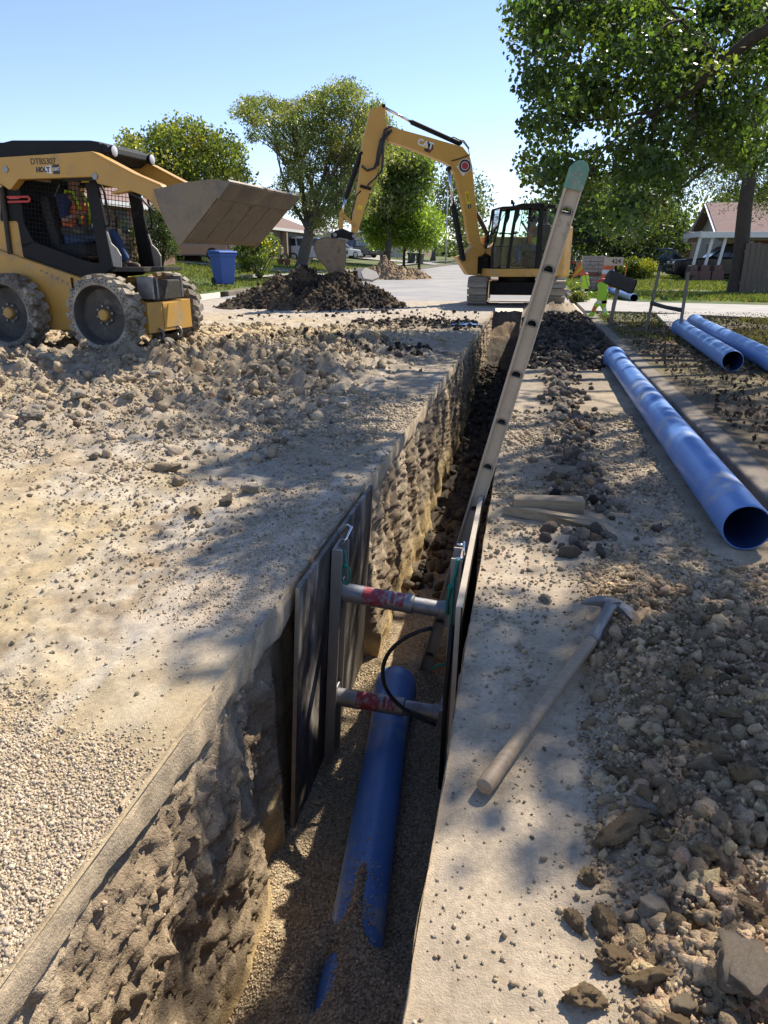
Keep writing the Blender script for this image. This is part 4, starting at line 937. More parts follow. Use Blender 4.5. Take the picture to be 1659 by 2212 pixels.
def seated(wriL, elbL, wriR, elbR, lean=0.0, kne=.45, ank=(.5, -.42)):
    J = dict(pel=(0, 0, .1, .13, .12), wai=(.0 + lean * .3, 0, .27, .125, .11), che=(.02 + lean, 0, .5, .135, .11), nek=(.03 + lean, 0, .645, .058), chin=(.05 + lean, 0, .7, .06), hea=(.055 + lean, 0, .775, .088), top=(.045 + lean, 0, .845, .07))
    for s_, q in (('L', 1), ('R', -1)):
        J['sho' + s_] = (.02 + lean, q * .185, .54, .062); J['hip' + s_] = (.06, q * .095, .1, .088); J['kne' + s_] = (kne, q * .13, .15, .064); J['ank' + s_] = (ank[0], q * .13, ank[1] + .15, .042); J['toe' + s_] = (ank[0] + .17, q * .14, ank[1] + .11, .034)
    J['elbL'] = (*elbL, .047); J['wriL'] = (*wriL, .03); J['elbR'] = (*elbR, .047); J['wriR'] = (*wriR, .03)
    return J

# ------------------------------------------------------------------ skid steer loader
P0 = G(225, 767, .12); hz = R(-4.6)
hv = Vector((math.cos(hz), math.sin(hz), 0)); lv = Vector((-hv.y, hv.x, 0))
WY = .82
F_ = Frame(P0 + lv * WY - hv * .56, hz)
sk = thing('skid_steer_loader', 'yellow and black wheeled skid steer loader with raised muddy bucket', 'skid steer', F_.loc, hz)
c1 = lambda x, y: (x * .3958, 276.5 + y * .3958)            # close-up 1 of the photograph
c3 = lambda x, y: (x * .21875, 293.8 + y * .21875)          # close-up 3
pl = lambda pts, yl, cv=c3: F_.poly([cv(*p) for p in pts], yl)
WR, WW = .455, .29
def wheel(x, side):
    """side -1 = near (right) side"""
    yo = side * WY; ax = Vector((0, -side, 0)); c = Vector((x, yo, WR))
    mb = MB(); mb.lathe([(.345, .0), (.40, -.004), (.425, .02), (.43, .05), (.43, WW - .05), (.42, WW - .01), (.34, WW), (.33, WW * .5), (.345, 0)], c, ax, 40)
    for k in range(20):
        for row in (0, 1):
            a = 2 * math.pi * (k + .5 * row) / 20; r_ = Vector((math.cos(a), 0, math.sin(a))); tg = Vector((-math.sin(a), 0, math.cos(a)))
            y_ = (.03 if row == 0 else .155); mid = c + ax * (y_ + .05) + r_ * .438
            sk_ = .28 * (1 if row else -1); dv = (ax + tg * sk_).normalized()
            rot = Matrix((dv, r_.cross(dv).normalized(), r_)).transposed(); mb.box(mid, (.13, .085, .055), rot)
    w_ = mb.build('wheel', 'tyre_rubber', sk, bevel=.008)
    mb = MB(); mb.lathe([(.35, .004), (.345, .0), (.335, .012), (.325, .05), (.31, .09), (.3, .13), (.12, .14), (.1, .12), (0, .12)], c, ax, 40); mb.build('rim', 'rim_grey', w_, auto=True)
    mb = MB(); mb.lathe([(.07, .14), (.068, .075), (.055, .062), (0, .062)], c, ax, 20); mb.build('hub', 'cat_yellow', w_, auto=True)
    for k in range(8):
        a = 2 * math.pi * k / 8 + .2; q = c + Vector((math.cos(a), 0, math.sin(a))) * .105 + ax * .14; mb = MB(); mb.cyl(q, q - ax * .035, .014, n=6); mb.build('lug_nut', 'steel_grey', w_)
    mb = MB()
    for k in range(44):
        for rr, o_ in ((.388, 0), (.412, .5)):
            a = 2 * math.pi * (k + o_) / 44; q = c + Vector((math.cos(a), 0, math.sin(a))) * rr; mb.cyl(q + ax * (.004), q - ax * (.006 if rr < .4 else -.006), .009, n=6)
    h_ = mb.build('hole_shade_discs', 'hose_black', w_); h_['kind'] = 'stuff'  # solid black discs: the shade inside the sidewall holes put into colour
XF = F_.pl(*c1(540, 1022), -WY)[0]
for s_ in (-1, 1): wheel(XF, s_); wheel(XF - 1.36, s_)
# chassis
B = pl([(-600, 960), (0, 1130), (820, 1410), (1060, 1400)], -.5)
xfr = XF + .30
mb = plate(B + [(xfr, .60), (xfr, .24), (XF - 1.9, .24), (XF - 2.0, .7)], -.5, .5); mb.build('chassis', 'cat_yellow', sk, bevel=.015)
mb = MB(); mb.box((XF - .55, -.515, .62), (.02, .012, .5)); mb.box((XF - .30, -.515, .5), (.5, .01, .012)); mb.build('panel_seam', 'machine_black', sk)
mb = MB(); mb.box((xfr + .07, 0, .41), (.15, 1.0, .36)); mb.box((xfr + .15, 0, .42), (.012, .34, .3)); mb.build('front_axle_box', 'cat_yellow', sk, bevel=.02)
mb = MB(); mb.box((xfr + .03, -.02, .72), (.26, .62, .24)); mb.build('step_box', 'dusty_black', sk, bevel=.02)
for yy in (-.36, -.26, .3): mb = MB(); mb.box((xfr + .06, yy, .75), (.22, .03, .26)); mb.build('coupling_bracket', 'steel_grey', sk, bevel=.01)
for yy in (-.3, .12):
    mb = MB(); mb.tube([(xfr + .15, yy, .27), (xfr + .19, yy, .25), (xfr + .21, yy, .20), (xfr + .19, yy, .15), (xfr + .15, yy, .15), (xfr + .14, yy, .18)], .014, 8); mb.build('tie_down_hook', 'steel_grey', sk, smooth=True)
# cab
YC_ = .44
def cabplate(name, pts, mat='machine_black', th=.05, sides=(-1, 1), bevel=.01):
    q = pl(pts, -YC_)
    for s_ in sides: plate(q, s_ * YC_, s_ * (YC_ - th)).build(name, mat, sk, bevel=bevel)
cabplate('front_pillar', [(820, 395), (935, 395), (1040, 880), (1130, 1300), (1000, 1390), (905, 850)])
cabplate('rear_pillar', [(20, 430), (185, 420), (235, 860), (345, 1060), (200, 1120), (60, 1120), (0, 800)])
cabplate('lower_side_panel', [(330, 1040), (620, 1150), (905, 1255), (985, 1250), (1010, 1385), (820, 1405), (60, 1130), (200, 1060)])
cabplate('upper_side_rail', [(20, 330), (930, 300), (935, 420), (185, 440), (20, 440)])
g0 = pl([(190, 440), (825, 410), (895, 840), (955, 1215), (900, 1250), (350, 1050), (245, 860)], -YC_ + .02)
def inside(p, poly):
    c = False; n = len(poly)
    for i in range(n):
        a, b = poly[i], poly[(i + 1) % n]
        if (a[1] > p[1]) != (b[1] > p[1]) and p[0] < (b[0] - a[0]) * (p[1] - a[1]) / (b[1] - a[1]) + a[0]: c = not c
    return c
def grille(name, poly, y_, step=.052, r_=.0042, ang=0.12):
    mb = MB(); x0, x1 = min(p[0] for p in poly), max(p[0] for p in poly); z0, z1 = min(p[1] for p in poly), max(p[1] for p in poly)
    for fam in (0, 1):
        dx, dz = (math.cos(ang), -math.sin(ang)) if fam == 0 else (math.sin(ang), math.cos(ang)); nx_, nz_ = -dz, dx
        for k in range(-40, 40):
            run = []; 
            for j in range(-120, 121):
                s_ = j * .015; p = ((x0 + x1) / 2 + nx_ * k * step + dx * s_, (z0 + z1) / 2 + nz_ * k * step + dz * s_)
                if inside(p, poly): run.append(p)
                elif len(run) > 1: mb.cyl((run[0][0], y_, run[0][1]), (run[-1][0], y_, run[-1][1]), r_, n=4); run = []
                else: run = []
    o = mb.build(name, 'machine_black', sk); o['kind'] = 'stuff'
grille('side_grille', g0, -YC_ + .02); grille('side_grille', g0, YC_ - .02)
rf = pl([(-500, 60), (20, 62), (110, 40), (880, 40), (975, 55), (1010, 90), (1015, 190), (960, 235), (-500, 260)], -YC_)
plate(rf, -YC_ - .01, YC_ + .01).build('roof', 'machine_black', sk, bevel=.03)
zr = rf[3][1]; xr = rf[5][0]
plate([(xr - .02, zr - .03), (xr + .06, zr - .06), (xr + .08, zr - .14), (xr - .02, zr - .16)], -YC_, YC_).build('roof_visor', 'machine_black', sk, bevel=.015)
for s_ in (-1, 1):
    hx, hz_ = xr + .09, zr - .115
    mb = MB(); mb.lathe([(0, 0), (.05, .005), (.062, .04), (.062, .06)], (hx - .04, s_ * .38, hz_), (1, 0, 0), 18); l_ = mb.build('headlight', 'machine_black', sk, auto=True)
    mb = MB(); mb.lathe([(.058, .061), (.04, .07), (0, .073)], (hx - .04, s_ * .38, hz_), (1, 0, 0), 18); mb.build('lens', 'lamp_lens', l_, smooth=True)
q = pl([(945, 480), (1000, 490), (1030, 560), (1082, 840), (1075, 885), (1030, 890)], -YC_)
for s_ in (-1, 1):
    mb = MB(); mb.tube([(x, s_ * YC_, z) for x, z in q], .014, 8); mb.build('grab_rail', 'machine_black', sk, smooth=True)
q = pl([(1035, 900), (1060, 960), (1095, 1060), (1150, 1110), (1190, 1180), (1195, 1300), (1095, 1290)], -YC_)
for s_ in (-1, 1): plate(q, s_ * YC_, s_ * (YC_ - .025)).build('door_sill_plate', 'alu', sk, bevel=.006)
fz = F_.pl(*c3(1150, 1300), -YC_)[1]
mb = MB(); mb.box((xfr - .35, 0, fz - .02), (.9, .84, .05)); mb.build('cab_floor', 'dusty_black', sk, bevel=.005)
mb = MB(); mb.box((XF - .72, 0, fz + .20), (.46, .5, .16)); mb.box((XF - .97, 0, fz + .52), (.14, .5, .62), Matrix.Rotation(-.15, 3, 'Y')); mb.build('seat', 'seat_black', sk, bevel=.04)
mb = MB(); mb.box((XF - .55, -.31, fz + .42), (.36, .1, .08)); mb.box((XF - .55, .31, fz + .42), (.36, .1, .08)); mb.tube([(XF - .4, -.31, fz + .45), (XF - .38, -.31, fz + .62)], .02, 8); mb.tube([(XF - .4, .31, fz + .45), (XF - .38, .31, fz + .62)], .02, 8); mb.build('control_console', 'dusty_black', sk, bevel=.015)
mb = MB(); mb.box((XF - 1.2, 0, fz + .45), (.05, .86, 1.1)); mb.build('rear_screen_frame', 'machine_black', sk)
mb = MB(); mb.box((XF - 1.75, 0, fz + .2), (1.0, .9, .7)); mb.build('engine_cover', 'cat_yellow', sk, bevel=.04)
# lift arms
AR = pl([(-700, 260), (0, 212), (780, 160), (905, 150), (930, 160), (1330, 372), (1580, 478), (1700, 600), (1700, 800), (1640, 830), (1570, 750), (1490, 650), (1400, 585), (1290, 540), (1100, 575), (1095, 560), (1160, 525), (1090, 500), (960, 470), (930, 402), (560, 415), (180, 428), (110, 520), (85, 530), (0, 470), (-700, 520)], -.62)
for s_ in (-1, 1):
    a_ = plate(AR, s_ * .62, s_ * .50).build('lift_arm', 'cat_yellow', sk, bevel=.012)
    tp = pl([(905, 150), (930, 158), (1330, 370), (1580, 476), (1575, 488), (1325, 384), (920, 170)], -.62)
    plate(tp, s_ * .635, s_ * .48).build('arm_flange', 'cat_yellow', a_, bevel=.004)
x1_, z1_ = F_.pl(*c3(1640, 660), -.62); mb = MB(); mb.cyl((x1_ - .04, -.6, z1_), (x1_ - .04, .6, z1_), .055, n=14); mb.box((x1_ - .02, 0, z1_ - .1), (.1, 1.05, .34)); mb.build('cross_member', 'cat_yellow', sk, bevel=.01)
mb = MB(); q = pl([(1050, 420), (1100, 430), (1110, 500), (1030, 470)], -.62); 
text('lettering', 'DTB5307', .088, 'decal_black', sk, (*[(lambda a: (a[0], -.6225, a[1]))(F_.pl(*c3(425, 252), -.62))][0],), (1, 0, -.02), (.02, 0, 1), bold=.0008)
x_, z_ = F_.pl(*c3(425, 335), -.62); text('lettering', 'HOLT', .07, 'decal_black', sk, (x_, -.6225, z_), (1, 0, -.02), (.02, 0, 1), bold=.004)
mb = MB(); mb.add([(x_ + .0, -.6222, z_ + .028), (x_ + .115, -.6222, z_ + .045), (x_ + .115, -.6222, z_ - .045), (x_ + .0, -.6222, z_ - .02)], [(0, 3, 2, 1)]); mb.build('logo_swoosh', 'decal_white', sk)
x2_, z2_ = F_.pl(*c3(555, 328), -.62); mb = MB(); mb.box((x2_, -.622, z2_), (.085, .004, .1)); lg = mb.build('logo_plate', 'decal_black', sk)
text('lettering', 'CAT', .042, 'decal_white', lg, (x2_, -.6245, z2_), (1, 0, 0), (0, 0, 1), bold=.002)
x2_, z2_ = F_.pl(*c3(842, 432), -YC_); mb = MB(); mb.box((x2_, -YC_ - .003, z2_), (.1, .006, .055)); mb.build('warning_sticker', 'decal_yellow', sk)
mb = MB(); mb.box((x2_ - .02, -YC_ - .007, z2_), (.025, .002, .025)); mb.box((x2_ + .024, -YC_ - .007, z2_), (.04, .002, .006)); mb.build('sticker_print', 'decal_black', sk)
x2_, z2_ = F_.pl(*c3(180, 625), -.5); mb = MB()
for dz in (-.026, .026): mb.tube([(x2_ - .15, -.5, z2_ + dz), (x2_ + .15, -.5, z2_ + dz)], .013, 8)
mb.tube([(x2_ + .15, -.5, z2_ + .026), (x2_ + .165, -.5, z2_), (x2_ + .15, -.5, z2_ - .026)], .013, 8); mb.box((x2_ - .05, -.5, z2_ + .02), (.14, .02, .03)); mb.build('arm_lock_brace', 'red_plastic', sk, smooth=False)
mb = MB(); x3_, z3_ = F_.pl(*c3(70, 950), -.47); mb.cyl((x3_ - .02, -.47, z3_ - .5), (x3_ + .03, -.47, z3_ + .5), .03, n=12); mb.build('lift_cylinder', 'dusty_black', sk, smooth=False)
x_, z_ = F_.pl(*c3(300, 1285), -.5); text('lettering', 'C U', .075, 'sign_board', sk, (x_, -.5025, z_), (1, 0, -.06), (.06, 0, 1))
# hoses, pivots, vents and scrapes
for s_ in (-1, 1):
    for p in ((940, 398), (60, 330)):
        x_, z_ = F_.pl(*c3(*p), -.62); mb = MB(); mb.cyl((x_, s_ * .60, z_), (x_, s_ * .632, z_), .035, n=14); mb.build('pivot_boss', 'steel_grey', sk, auto=True)
q = pl([(600, 405), (930, 395), (1180, 470), (1400, 560), (1560, 690)], -.56); mb = MB(); mb.tube([(x, -.55, z - .015) for x, z in q], .013, 6); mb.build('hydraulic_hose', 'hose_black', sk, smooth=True)
q = pl([(600, 405), (930, 400), (1180, 490), (1380, 590), (1500, 720)], -.56); mb = MB(); mb.tube([(x, -.53, z - .03) for x, z in q], .013, 6); mb.build('hydraulic_hose', 'hose_black', sk, smooth=True)
for k in range(5): mb = MB(); mb.box((xfr - .02 + .155, -.24 + .1 * k, .62), (.012, .05, .02)); mb.build('step_tread', 'steel_grey', sk)
for k in range(6):
    a = Vector((XF - .98 + .07 * k, -.505, .95 - .03 * k)); mb = MB(); mb.cyl(a, a - Vector((0, .008, 0)), .012, n=6); mb.build('bolt', 'steel_grey', sk)
# bucket
YB = .95
A_, B_, C_, D_ = F_.poly([(333, 412), (466, 389), (494, 395), (387, 533)], -YB)
A_ = Vector(A_); B_ = Vector(B_); C_ = Vector(C_); D_ = Vector(D_)
fd = (C_ - D_).normalized(); nn = Vector((fd.y, -fd.x))
bk = None
def bpl(pts, y0, y1): return plate([tuple(p) for p in pts], y0, y1)
# shell: floor, curved back, as one extruded plate band
shell = [C_ - fd * .02, D_ + fd * .12, D_ + fd * .03 - nn * .02, D_ + (A_ - D_).normalized() * .06, A_.lerp(D_, .45) + Vector((-.03, 0)), A_]
inn = [A_ + Vector((.03, .0)), A_.lerp(D_, .45) + Vector((.0, .0)), D_ + (A_ - D_).normalized() * .09 + Vector((.035, .03)), D_ + fd * .1 - nn * .03, C_ - fd * .02 - nn * .022]
bk = bpl(shell + inn, -YB + .02, YB - .02).build('bucket', 'bucket_mud', sk, bevel=.006)
for s_ in (-1, 1):
    bpl([A_ + Vector((-.012, .012)), A_.lerp(B_, .5) + Vector((0, .03)), B_ + Vector((0, .012)), C_ + fd * .01, D_ - fd * .005, A_.lerp(D_, .5) + Vector((-.045, 0))], s_ * YB, s_ * (YB - .022)).build('bucket_side', 'bucket_steel', bk, bevel=.004)
bpl([C_ + fd * .02, C_ + fd * .02 - nn * .03, C_ - fd * .2 - nn * .0, C_ - fd * .2 + nn * .022, C_ + nn * .01], -YB - .004, YB + .004).build('cutting_edge', 'bucket_steel', bk, bevel=.004)
e0, e1 = D_ + fd * .12, C_ - fd * .205
for a, b in ((-YB + .03, -.55), (-.53, -.1), (-.08, .34), (.36, YB - .03)):
    bpl([e0, e1, e1 + nn * .016, e0 + nn * .016], a, b).build('wear_plate', 'bucket_mud', bk, bevel=.005)
bpl([A_ + Vector((-.03, -.02)), A_ + Vector((.0, .03)), A_.lerp(D_, .8) + Vector((-.03, 0)), A_.lerp(D_, .8) + Vector((-.1, .0))], -.62, .62).build('coupler_plate', 'dusty_black', sk, bevel=.01)
mb = MB(); 
P = seated((.24, .30, .34), (.08, .30, .28), (.24, -.30, .34), (.08, -.30, .28), kne=.44, ank=(.60, -.36))
person('loader operator in orange and lime vest sitting behind the wire cab screen', F_, (XF - .78, 0, fz + .25), P, 'jeans', 'shirt_navy', 'vest_orange', 'vest_lime')
# ------------------------------------------------------------------ excavator
hz = R(197); EX = Frame((-.36, 20.75, 0.03), hz)
ex = thing('excavator', 'yellow tracked excavator straddling the trench with its bucket on the dirt heap', 'excavator', EX.loc, hz)
c6 = lambda x, y: (708.5 + .21876 * x, 207.4 + .21876 * y)
c4 = lambda x, y: (967.7 + .17709 * x, 414.8 + .17709 * y)
c2 = lambda x, y: (483.9 + .46876 * x, 155.5 + .46876 * y)
ep = lambda pts, yl, cv: EX.poly([cv(*p) for p in pts], yl)
# crawler tracks run along the street
TLEN, TH, TW = 2.25, .72, .5
rr = TH / 2 - .03
def loop_pts(n):
    st = TLEN - 2 * rr; per = 2 * st + 2 * math.pi * rr; out = []
    for i in range(n):
        s_ = per * i / n
        if s_ < st: out.append((-st / 2 + s_, -rr, 0.0))
        elif s_ < st + math.pi * rr: a = (s_ - st) / rr; out.append((st / 2 + rr * math.sin(a), -rr * math.cos(a), a))
        elif s_ < 2 * st + math.pi * rr: out.append((st / 2 - (s_ - st - math.pi * rr), rr, math.pi))
        else: a = (s_ - 2 * st - math.pi * rr) / rr; out.append((-st / 2 - rr * math.sin(a), rr * math.cos(a), math.pi + a))
    return out
shoe_me = None
for xc in (-1.36, .66):
    cz = TH / 2 + .03; mb = MB()
    W2L = lambda p: EX.i @ Vector(p)
    n = 24; prof = [(y, z) for y, z, a in loop_pts(48)]
    mb.prism([W2L((xc - TW * .36, 20.75 + y * .97, cz + z * .93)) for y, z in prof], EX.i.to_3x3() @ Vector((TW * .72, 0, 0))); tk = mb.build('crawler_track', 'track_steel', ex)
    for y, z, a in loop_pts(30):
        if shoe_me is None:
            m2 = MB(); m2.box((0, 0, -.004), (TW, .15, .03)); m2.box((0, -.055, -.028), (TW * .98, .025, .03)); so = m2.build('track_shoe', 'track_steel', tk, bevel=.004); shoe_me = so
        else: so = shoe_me.copy(); COL.objects.link(so); so.parent = tk
        so.matrix_local = EX.i @ (Matrix.Translation((xc, 20.75 + y, cz + z)) @ Matrix.Rotation(a, 4, 'X'))
    for sx in (-1, 1):
        for yy, r_ in ((-TLEN / 2 + rr, .26), (TLEN / 2 - rr, .26), (-.4, .1), (0, .1), (.4, .1)):
            m2 = MB(); zz = cz if r_ > .2 else cz - rr + .13; m2.cyl(W2L((xc + sx * TW * .37, 20.75 + yy, zz)), W2L((xc + sx * TW * .42, 20.75 + yy, zz)), r_, n=18); m2.build('roller', 'track_steel', tk)
W2L = lambda p: EX.i @ Vector(p)
mb = MB(); b = [(-1.05, 20.2, .3), (.35, 20.2, .3), (.35, 21.3, .3), (-1.05, 21.3, .3)]; mb.prism([W2L(p) for p in b], (0, 0, .34)); mb.cyl((0, 0, .6), (0, 0, .76), .5, n=28); mb.build('carbody', 'machine_black', ex, bevel=.03)
mb = MB(); mb.prism([W2L(p) for p in [(-1.6, 22.2, .2), (.95, 22.2, .2), (.95, 22.3, .2), (-1.6, 22.3, .2)]], (0, 0, .45)); mb.build('dozer_blade', 'cat_yellow', ex, bevel=.02)
# house
zb0, zb1 = .74, .94
xf = EX.pl(*c4(520, 960), 1.08)[0]
mb = MB(); q = [(xf + .02, 1.1), (xf + .02, .2), (.95, -.2), (.95, -1.05), (-.7, -1.1), (-1.15, -.75), (-1.25, 0), (-1.15, .8), (-.75, 1.1)]
mb.prism([(x, y, zb0) for x, y in q], (0, 0, zb1 - zb0)); mb.build('turntable_frame', 'cat_yellow', ex, bevel=.02)
q = [(-.55, 1.1), (-.55, -1.1), (-.85, -1.08), (-1.2, -.7), (-1.3, 0), (-1.2, .75), (-.9, 1.08)]
mb = MB(); mb.prism([(x, y, zb0 - .02) for x, y in q], (0, 0, 1.26)); mb.build('counterweight', 'cat_yellow', ex, bevel=.05)
mb = MB(); mb.box((.2, -.62, 1.35), (1.5, .9, .8)); mb.build('engine_hood', 'cat_yellow', ex, bevel=.05)
# cab: corner posts, roof, door frame, panes
yN, yF = 1.08, .12
CA = lambda pts: ep(pts, yN, c4)
zt = EX.pl(*c4(900, 140), yN)[1]; xb = EX.pl(*c4(1330, 500), yN)[0]
def cpl(name, pts, mat='machine_black', ys=((yN, yN - .06), (yF, yF + .06)), bevel=.012):
    q = CA(pts)
    for a, b in ys: plate(q, a, b).build(name, mat, ex, bevel=bevel)
cpl('front_post', [(520, 955), (530, 700), (600, 470), (640, 195), (672, 195), (645, 330), (615, 480), (560, 660), (552, 955)])
cpl('door_post', [(710, 960), (735, 760), (775, 470), (825, 200), (885, 190), (868, 300), (830, 380), (795, 600), (765, 760), (755, 960)])
cpl('rear_door_post', [(1060, 980), (1120, 150), (1180, 150), (1165, 300), (1130, 980)])
cpl('rear_post', [(1300, 980), (1310, 170), (1350, 180), (1345, 980)])
cpl('roof_rail', [(640, 200), (655, 175), (830, 168), (900, 140), (1170, 133), (1340, 160), (1340, 205), (1170, 195), (1000, 190), (885, 205), (820, 212)])
cpl('sill_rail', [(515, 915), (750, 935), (1110, 950), (1345, 955), (1345, 1000), (1080, 985), (740, 970), (515, 960)])
cpl('window_bar', [(640, 472), (640, 487), (960, 505), (960, 490)], ys=((yF, yF + .03),), bevel=.002)
cpl('window_bar', [(560, 655), (560, 665), (740, 670), (740, 660)], ys=((yN, yN - .03),), bevel=.002)
cpl('window_bar', [(1125, 700), (1125, 725), (1310, 730), (1310, 705)], ys=((yN, yN - .03),), bevel=.002)
q = CA([(650, 178), (830, 168), (900, 138), (1170, 130), (1345, 158), (1345, 182), (1170, 160), (900, 165), (830, 190), (650, 196)])
plate(q, yN + .01, yF - .01).build('cab_roof', 'machine_black', ex, bevel=.01)
def pane(pts, y_): q = CA(pts); plate(q, y_, y_ - .006).build('window_pane', 'cab_glass', ex)
for y_ in (yN - .025, yF + .03):
    pane([(645, 215), (820, 215), (775, 470), (735, 760), (712, 920), (550, 915), (558, 660), (610, 480)], y_)
    pane([(890, 205), (1120, 195), (1065, 945), (755, 930), (795, 600), (830, 380), (868, 300)], y_)
    pane([(1175, 200), (1310, 205), (1305, 950), (1130, 945), (1165, 300)], y_)
fq = CA([(652, 200), (615, 470), (545, 690), (535, 940)])
mb = MB(); k = [(x - .02, z) for x, z in fq]
for a, b in zip(k[:-1], k[1:]): mb.add([(a[0], yN - .07, a[1]), (b[0], yN - .07, b[1]), (b[0], yF + .07, b[1]), (a[0], yF + .07, a[1])], [(0, 1, 2, 3)])
mb.build('windscreen', 'cab_glass', ex)
x_, z_ = EX.pl(*c4(800, 130), .8); mb = MB(); mb.lathe([(0, 0), (.05, .01), (.06, .06), (0, .062)], (x_, .8, z_ + .02), (1, 0, -.1), 14); mb.box((x_, .8, z_ - .04), (.04, .05, .1)); mb.build('work_light', 'machine_black', ex, bevel=.004)
mb = MB(); x0_, z0_ = EX.pl(*c4(720, 215), yN - .1); x1_, z1_ = EX.pl(*c4(640, 350), yN - .1); mb.cyl((x0_, yN - .1, z0_), (x1_, yN - .1, z1_), .008, n=6); x0_, z0_ = EX.pl(*c4(910, 230), yF + .1); x1_, z1_ = EX.pl(*c4(870, 480), yF + .1); mb.cyl((x0_, yF + .1, z0_), (x1_, yF + .1, z1_), .01, n=6); mb.build('wiper', 'machine_black', ex)
mb = MB(); sx_, sz_ = EX.pl(*c4(1090, 760), .6); mb.box((sx_ + .12, .6, sz_), (.5, .48, .13)); mb.box((sx_ - .14, .6, sz_ + .38), (.13, .46, .72), Matrix.Rotation(-.12, 3, 'Y')); mb.box((sx_ + .1, .6, (sz_ + zb1) / 2 - .03), (.4, .4, max(.05, sz_ - zb1 - .1))); mb.build('seat', 'seat_black', ex, bevel=.04)
mb = MB(); mb.box((xf - .22, .6, zb1 + .3), (.12, .5, .5)); mb.box((sx_ + .42, .88, sz_ + .14), (.3, .1, .1)); mb.tube([(sx_ + .5, .88, sz_ + .16), (sx_ + .52, .88, sz_ + .36)], .018, 8); mb.box((xf - .14, .35, zb1 + .72), (.05, .22, .16)); mb.build('control_console', 'dusty_black', ex, bevel=.02)
P = seated((.36, .16, .66), (.20, .30, .40), (.05, -.24, .98), (.02, -.30, .72), lean=.02, kne=.46, ank=(.42, -.40))
person('excavator operator in lime vest and blue jeans with one arm raised in the cab', EX, (sx_ + .08, .6, sz_ + .02), P, 'jeans', 'skin', 'vest_lime', 'vest_orange')
# boom (near side plane y = .16)
yb = .16
BO = lambda pts: ep(pts, yb, c6)
boom = BO([(575, 400), (585, 330), (622, 290), (720, 330), (960, 395), (1330, 500), (1400, 585), (1428, 700), (1450, 950), (1480, 1250), (1510, 1450), (1480, 1500), (1440, 1470), (1395, 1440), (1360, 1200), (1325, 1040), (1262, 770), (1215, 682), (1150, 650), (1075, 622), (900, 548), (750, 490), (605, 445)])
bo = plate(boom, yb, -yb).build('boom', 'cat_yellow_clean', ex, bevel=.015)
st = BO([(415, 130), (470, 118), (520, 80), (572, 118), (566, 215), (585, 285), (592, 330), (545, 640), (500, 720), (415, 950), (300, 1330), (268, 1370), (235, 1350), (236, 1235), (285, 920), (322, 690), (345, 440), (400, 200)])
sti = plate(st, yb * .8, -yb * .8).build('stick', 'cat_yellow_clean', ex, bevel=.015)
def jack(a, b, split, r_, parent, name, y_=0.0, cv=c6, rodmat='chrome'):
    (x0, z0), (x1, z1), (xs_, zs_) = [EX.pl(*cv(*p), y_) for p in (a, b, split)]
    mb = MB(); mb.cyl((x0, y_, z0), (xs_, y_, zs_), r_, n=16); j = mb.build(name, 'machine_black', parent, auto=True)
    mb = MB(); mb.cyl((xs_, y_, zs_), (x1, y_, z1), r_ * .55, n=14); mb.build('piston_rod', rodmat, j, smooth=True)
    mb = MB()
    for x, z in ((x0, z0), (x1, z1)): mb.cyl((x, y_ - .13, z), (x, y_ + .13, z), r_ * .75, n=12)
    mb.build('pivot_pin', 'machine_black', j, auto=True)
jack((1300, 470), (545, 108), (820, 255), .062, bo, 'stick_cylinder')
jack((1330, 1610), (1190, 720), (1240, 1085), .075, bo, 'boom_cylinder', .26)
jack((325, 570), (135, 1160), (178, 1005), .058, sti, 'bucket_cylinder', .0)
def linkbar(name, a, b, w_, y_, mat, parent, cv=c6):
    (x0, z0), (x1, z1) = [EX.pl(*cv(*p), y_) for p in (a, b)]
    mb = MB(); mb.bar((x0, y_, z0), (x1, y_, z1), .05, w_, (0, 1, 0)) if False else mb.prism([(x0 + dx, y_ - .03, z0 + dz) for dx, dz in ((0, 0),)] * 1 + [], (0, 0, 0)) if False else None
    d = Vector((x1 - x0, 0, z1 - z0)).normalized(); n_ = Vector((-d.z, 0, d.x)) * w_ / 2; a_, b_ = Vector((x0, y_ - .03, z0)), Vector((x1, y_ - .03, z1))
    mb.prism([a_ - n_ - d * .05, a_ + n_ - d * .05, b_ + n_ + d * .05, b_ - n_ + d * .05], (0, .06, 0)); mb.cyl((x0, y_ - .06, z0), (x0, y_ + .06, z0), w_ * .6, n=14); mb.cyl((x1, y_ - .06, z1), (x1, y_ + .06, z1), w_ * .6, n=14)
    return mb.build(name, mat, parent, bevel=.006)
for y_ in (-.12, .12):
    linkbar('bucket_link', (135, 1160), (125, 1330), .11, y_, 'cat_yellow', sti); linkbar('bucket_link', (150, 1175), (255, 1275), .08, y_, 'cat_yellow', sti)
cq = BO([(30, 1370), (70, 1330), (150, 1310), (260, 1360), (280, 1395), (230, 1430), (190, 1410), (120, 1395), (40, 1420)])
cp = plate(cq, .2, -.2).build('quick_coupler', 'machine_black', sti, bevel=.015)
for p in ((65, 1375), (250, 1385)):
    x_, z_ = EX.pl(*c6(*p), 0); mb = MB(); mb.cyl((x_, -.28, z_), (x_, .28, z_), .05, n=14); mb.build('coupler_pin', 'steel_grey', cp, auto=True)
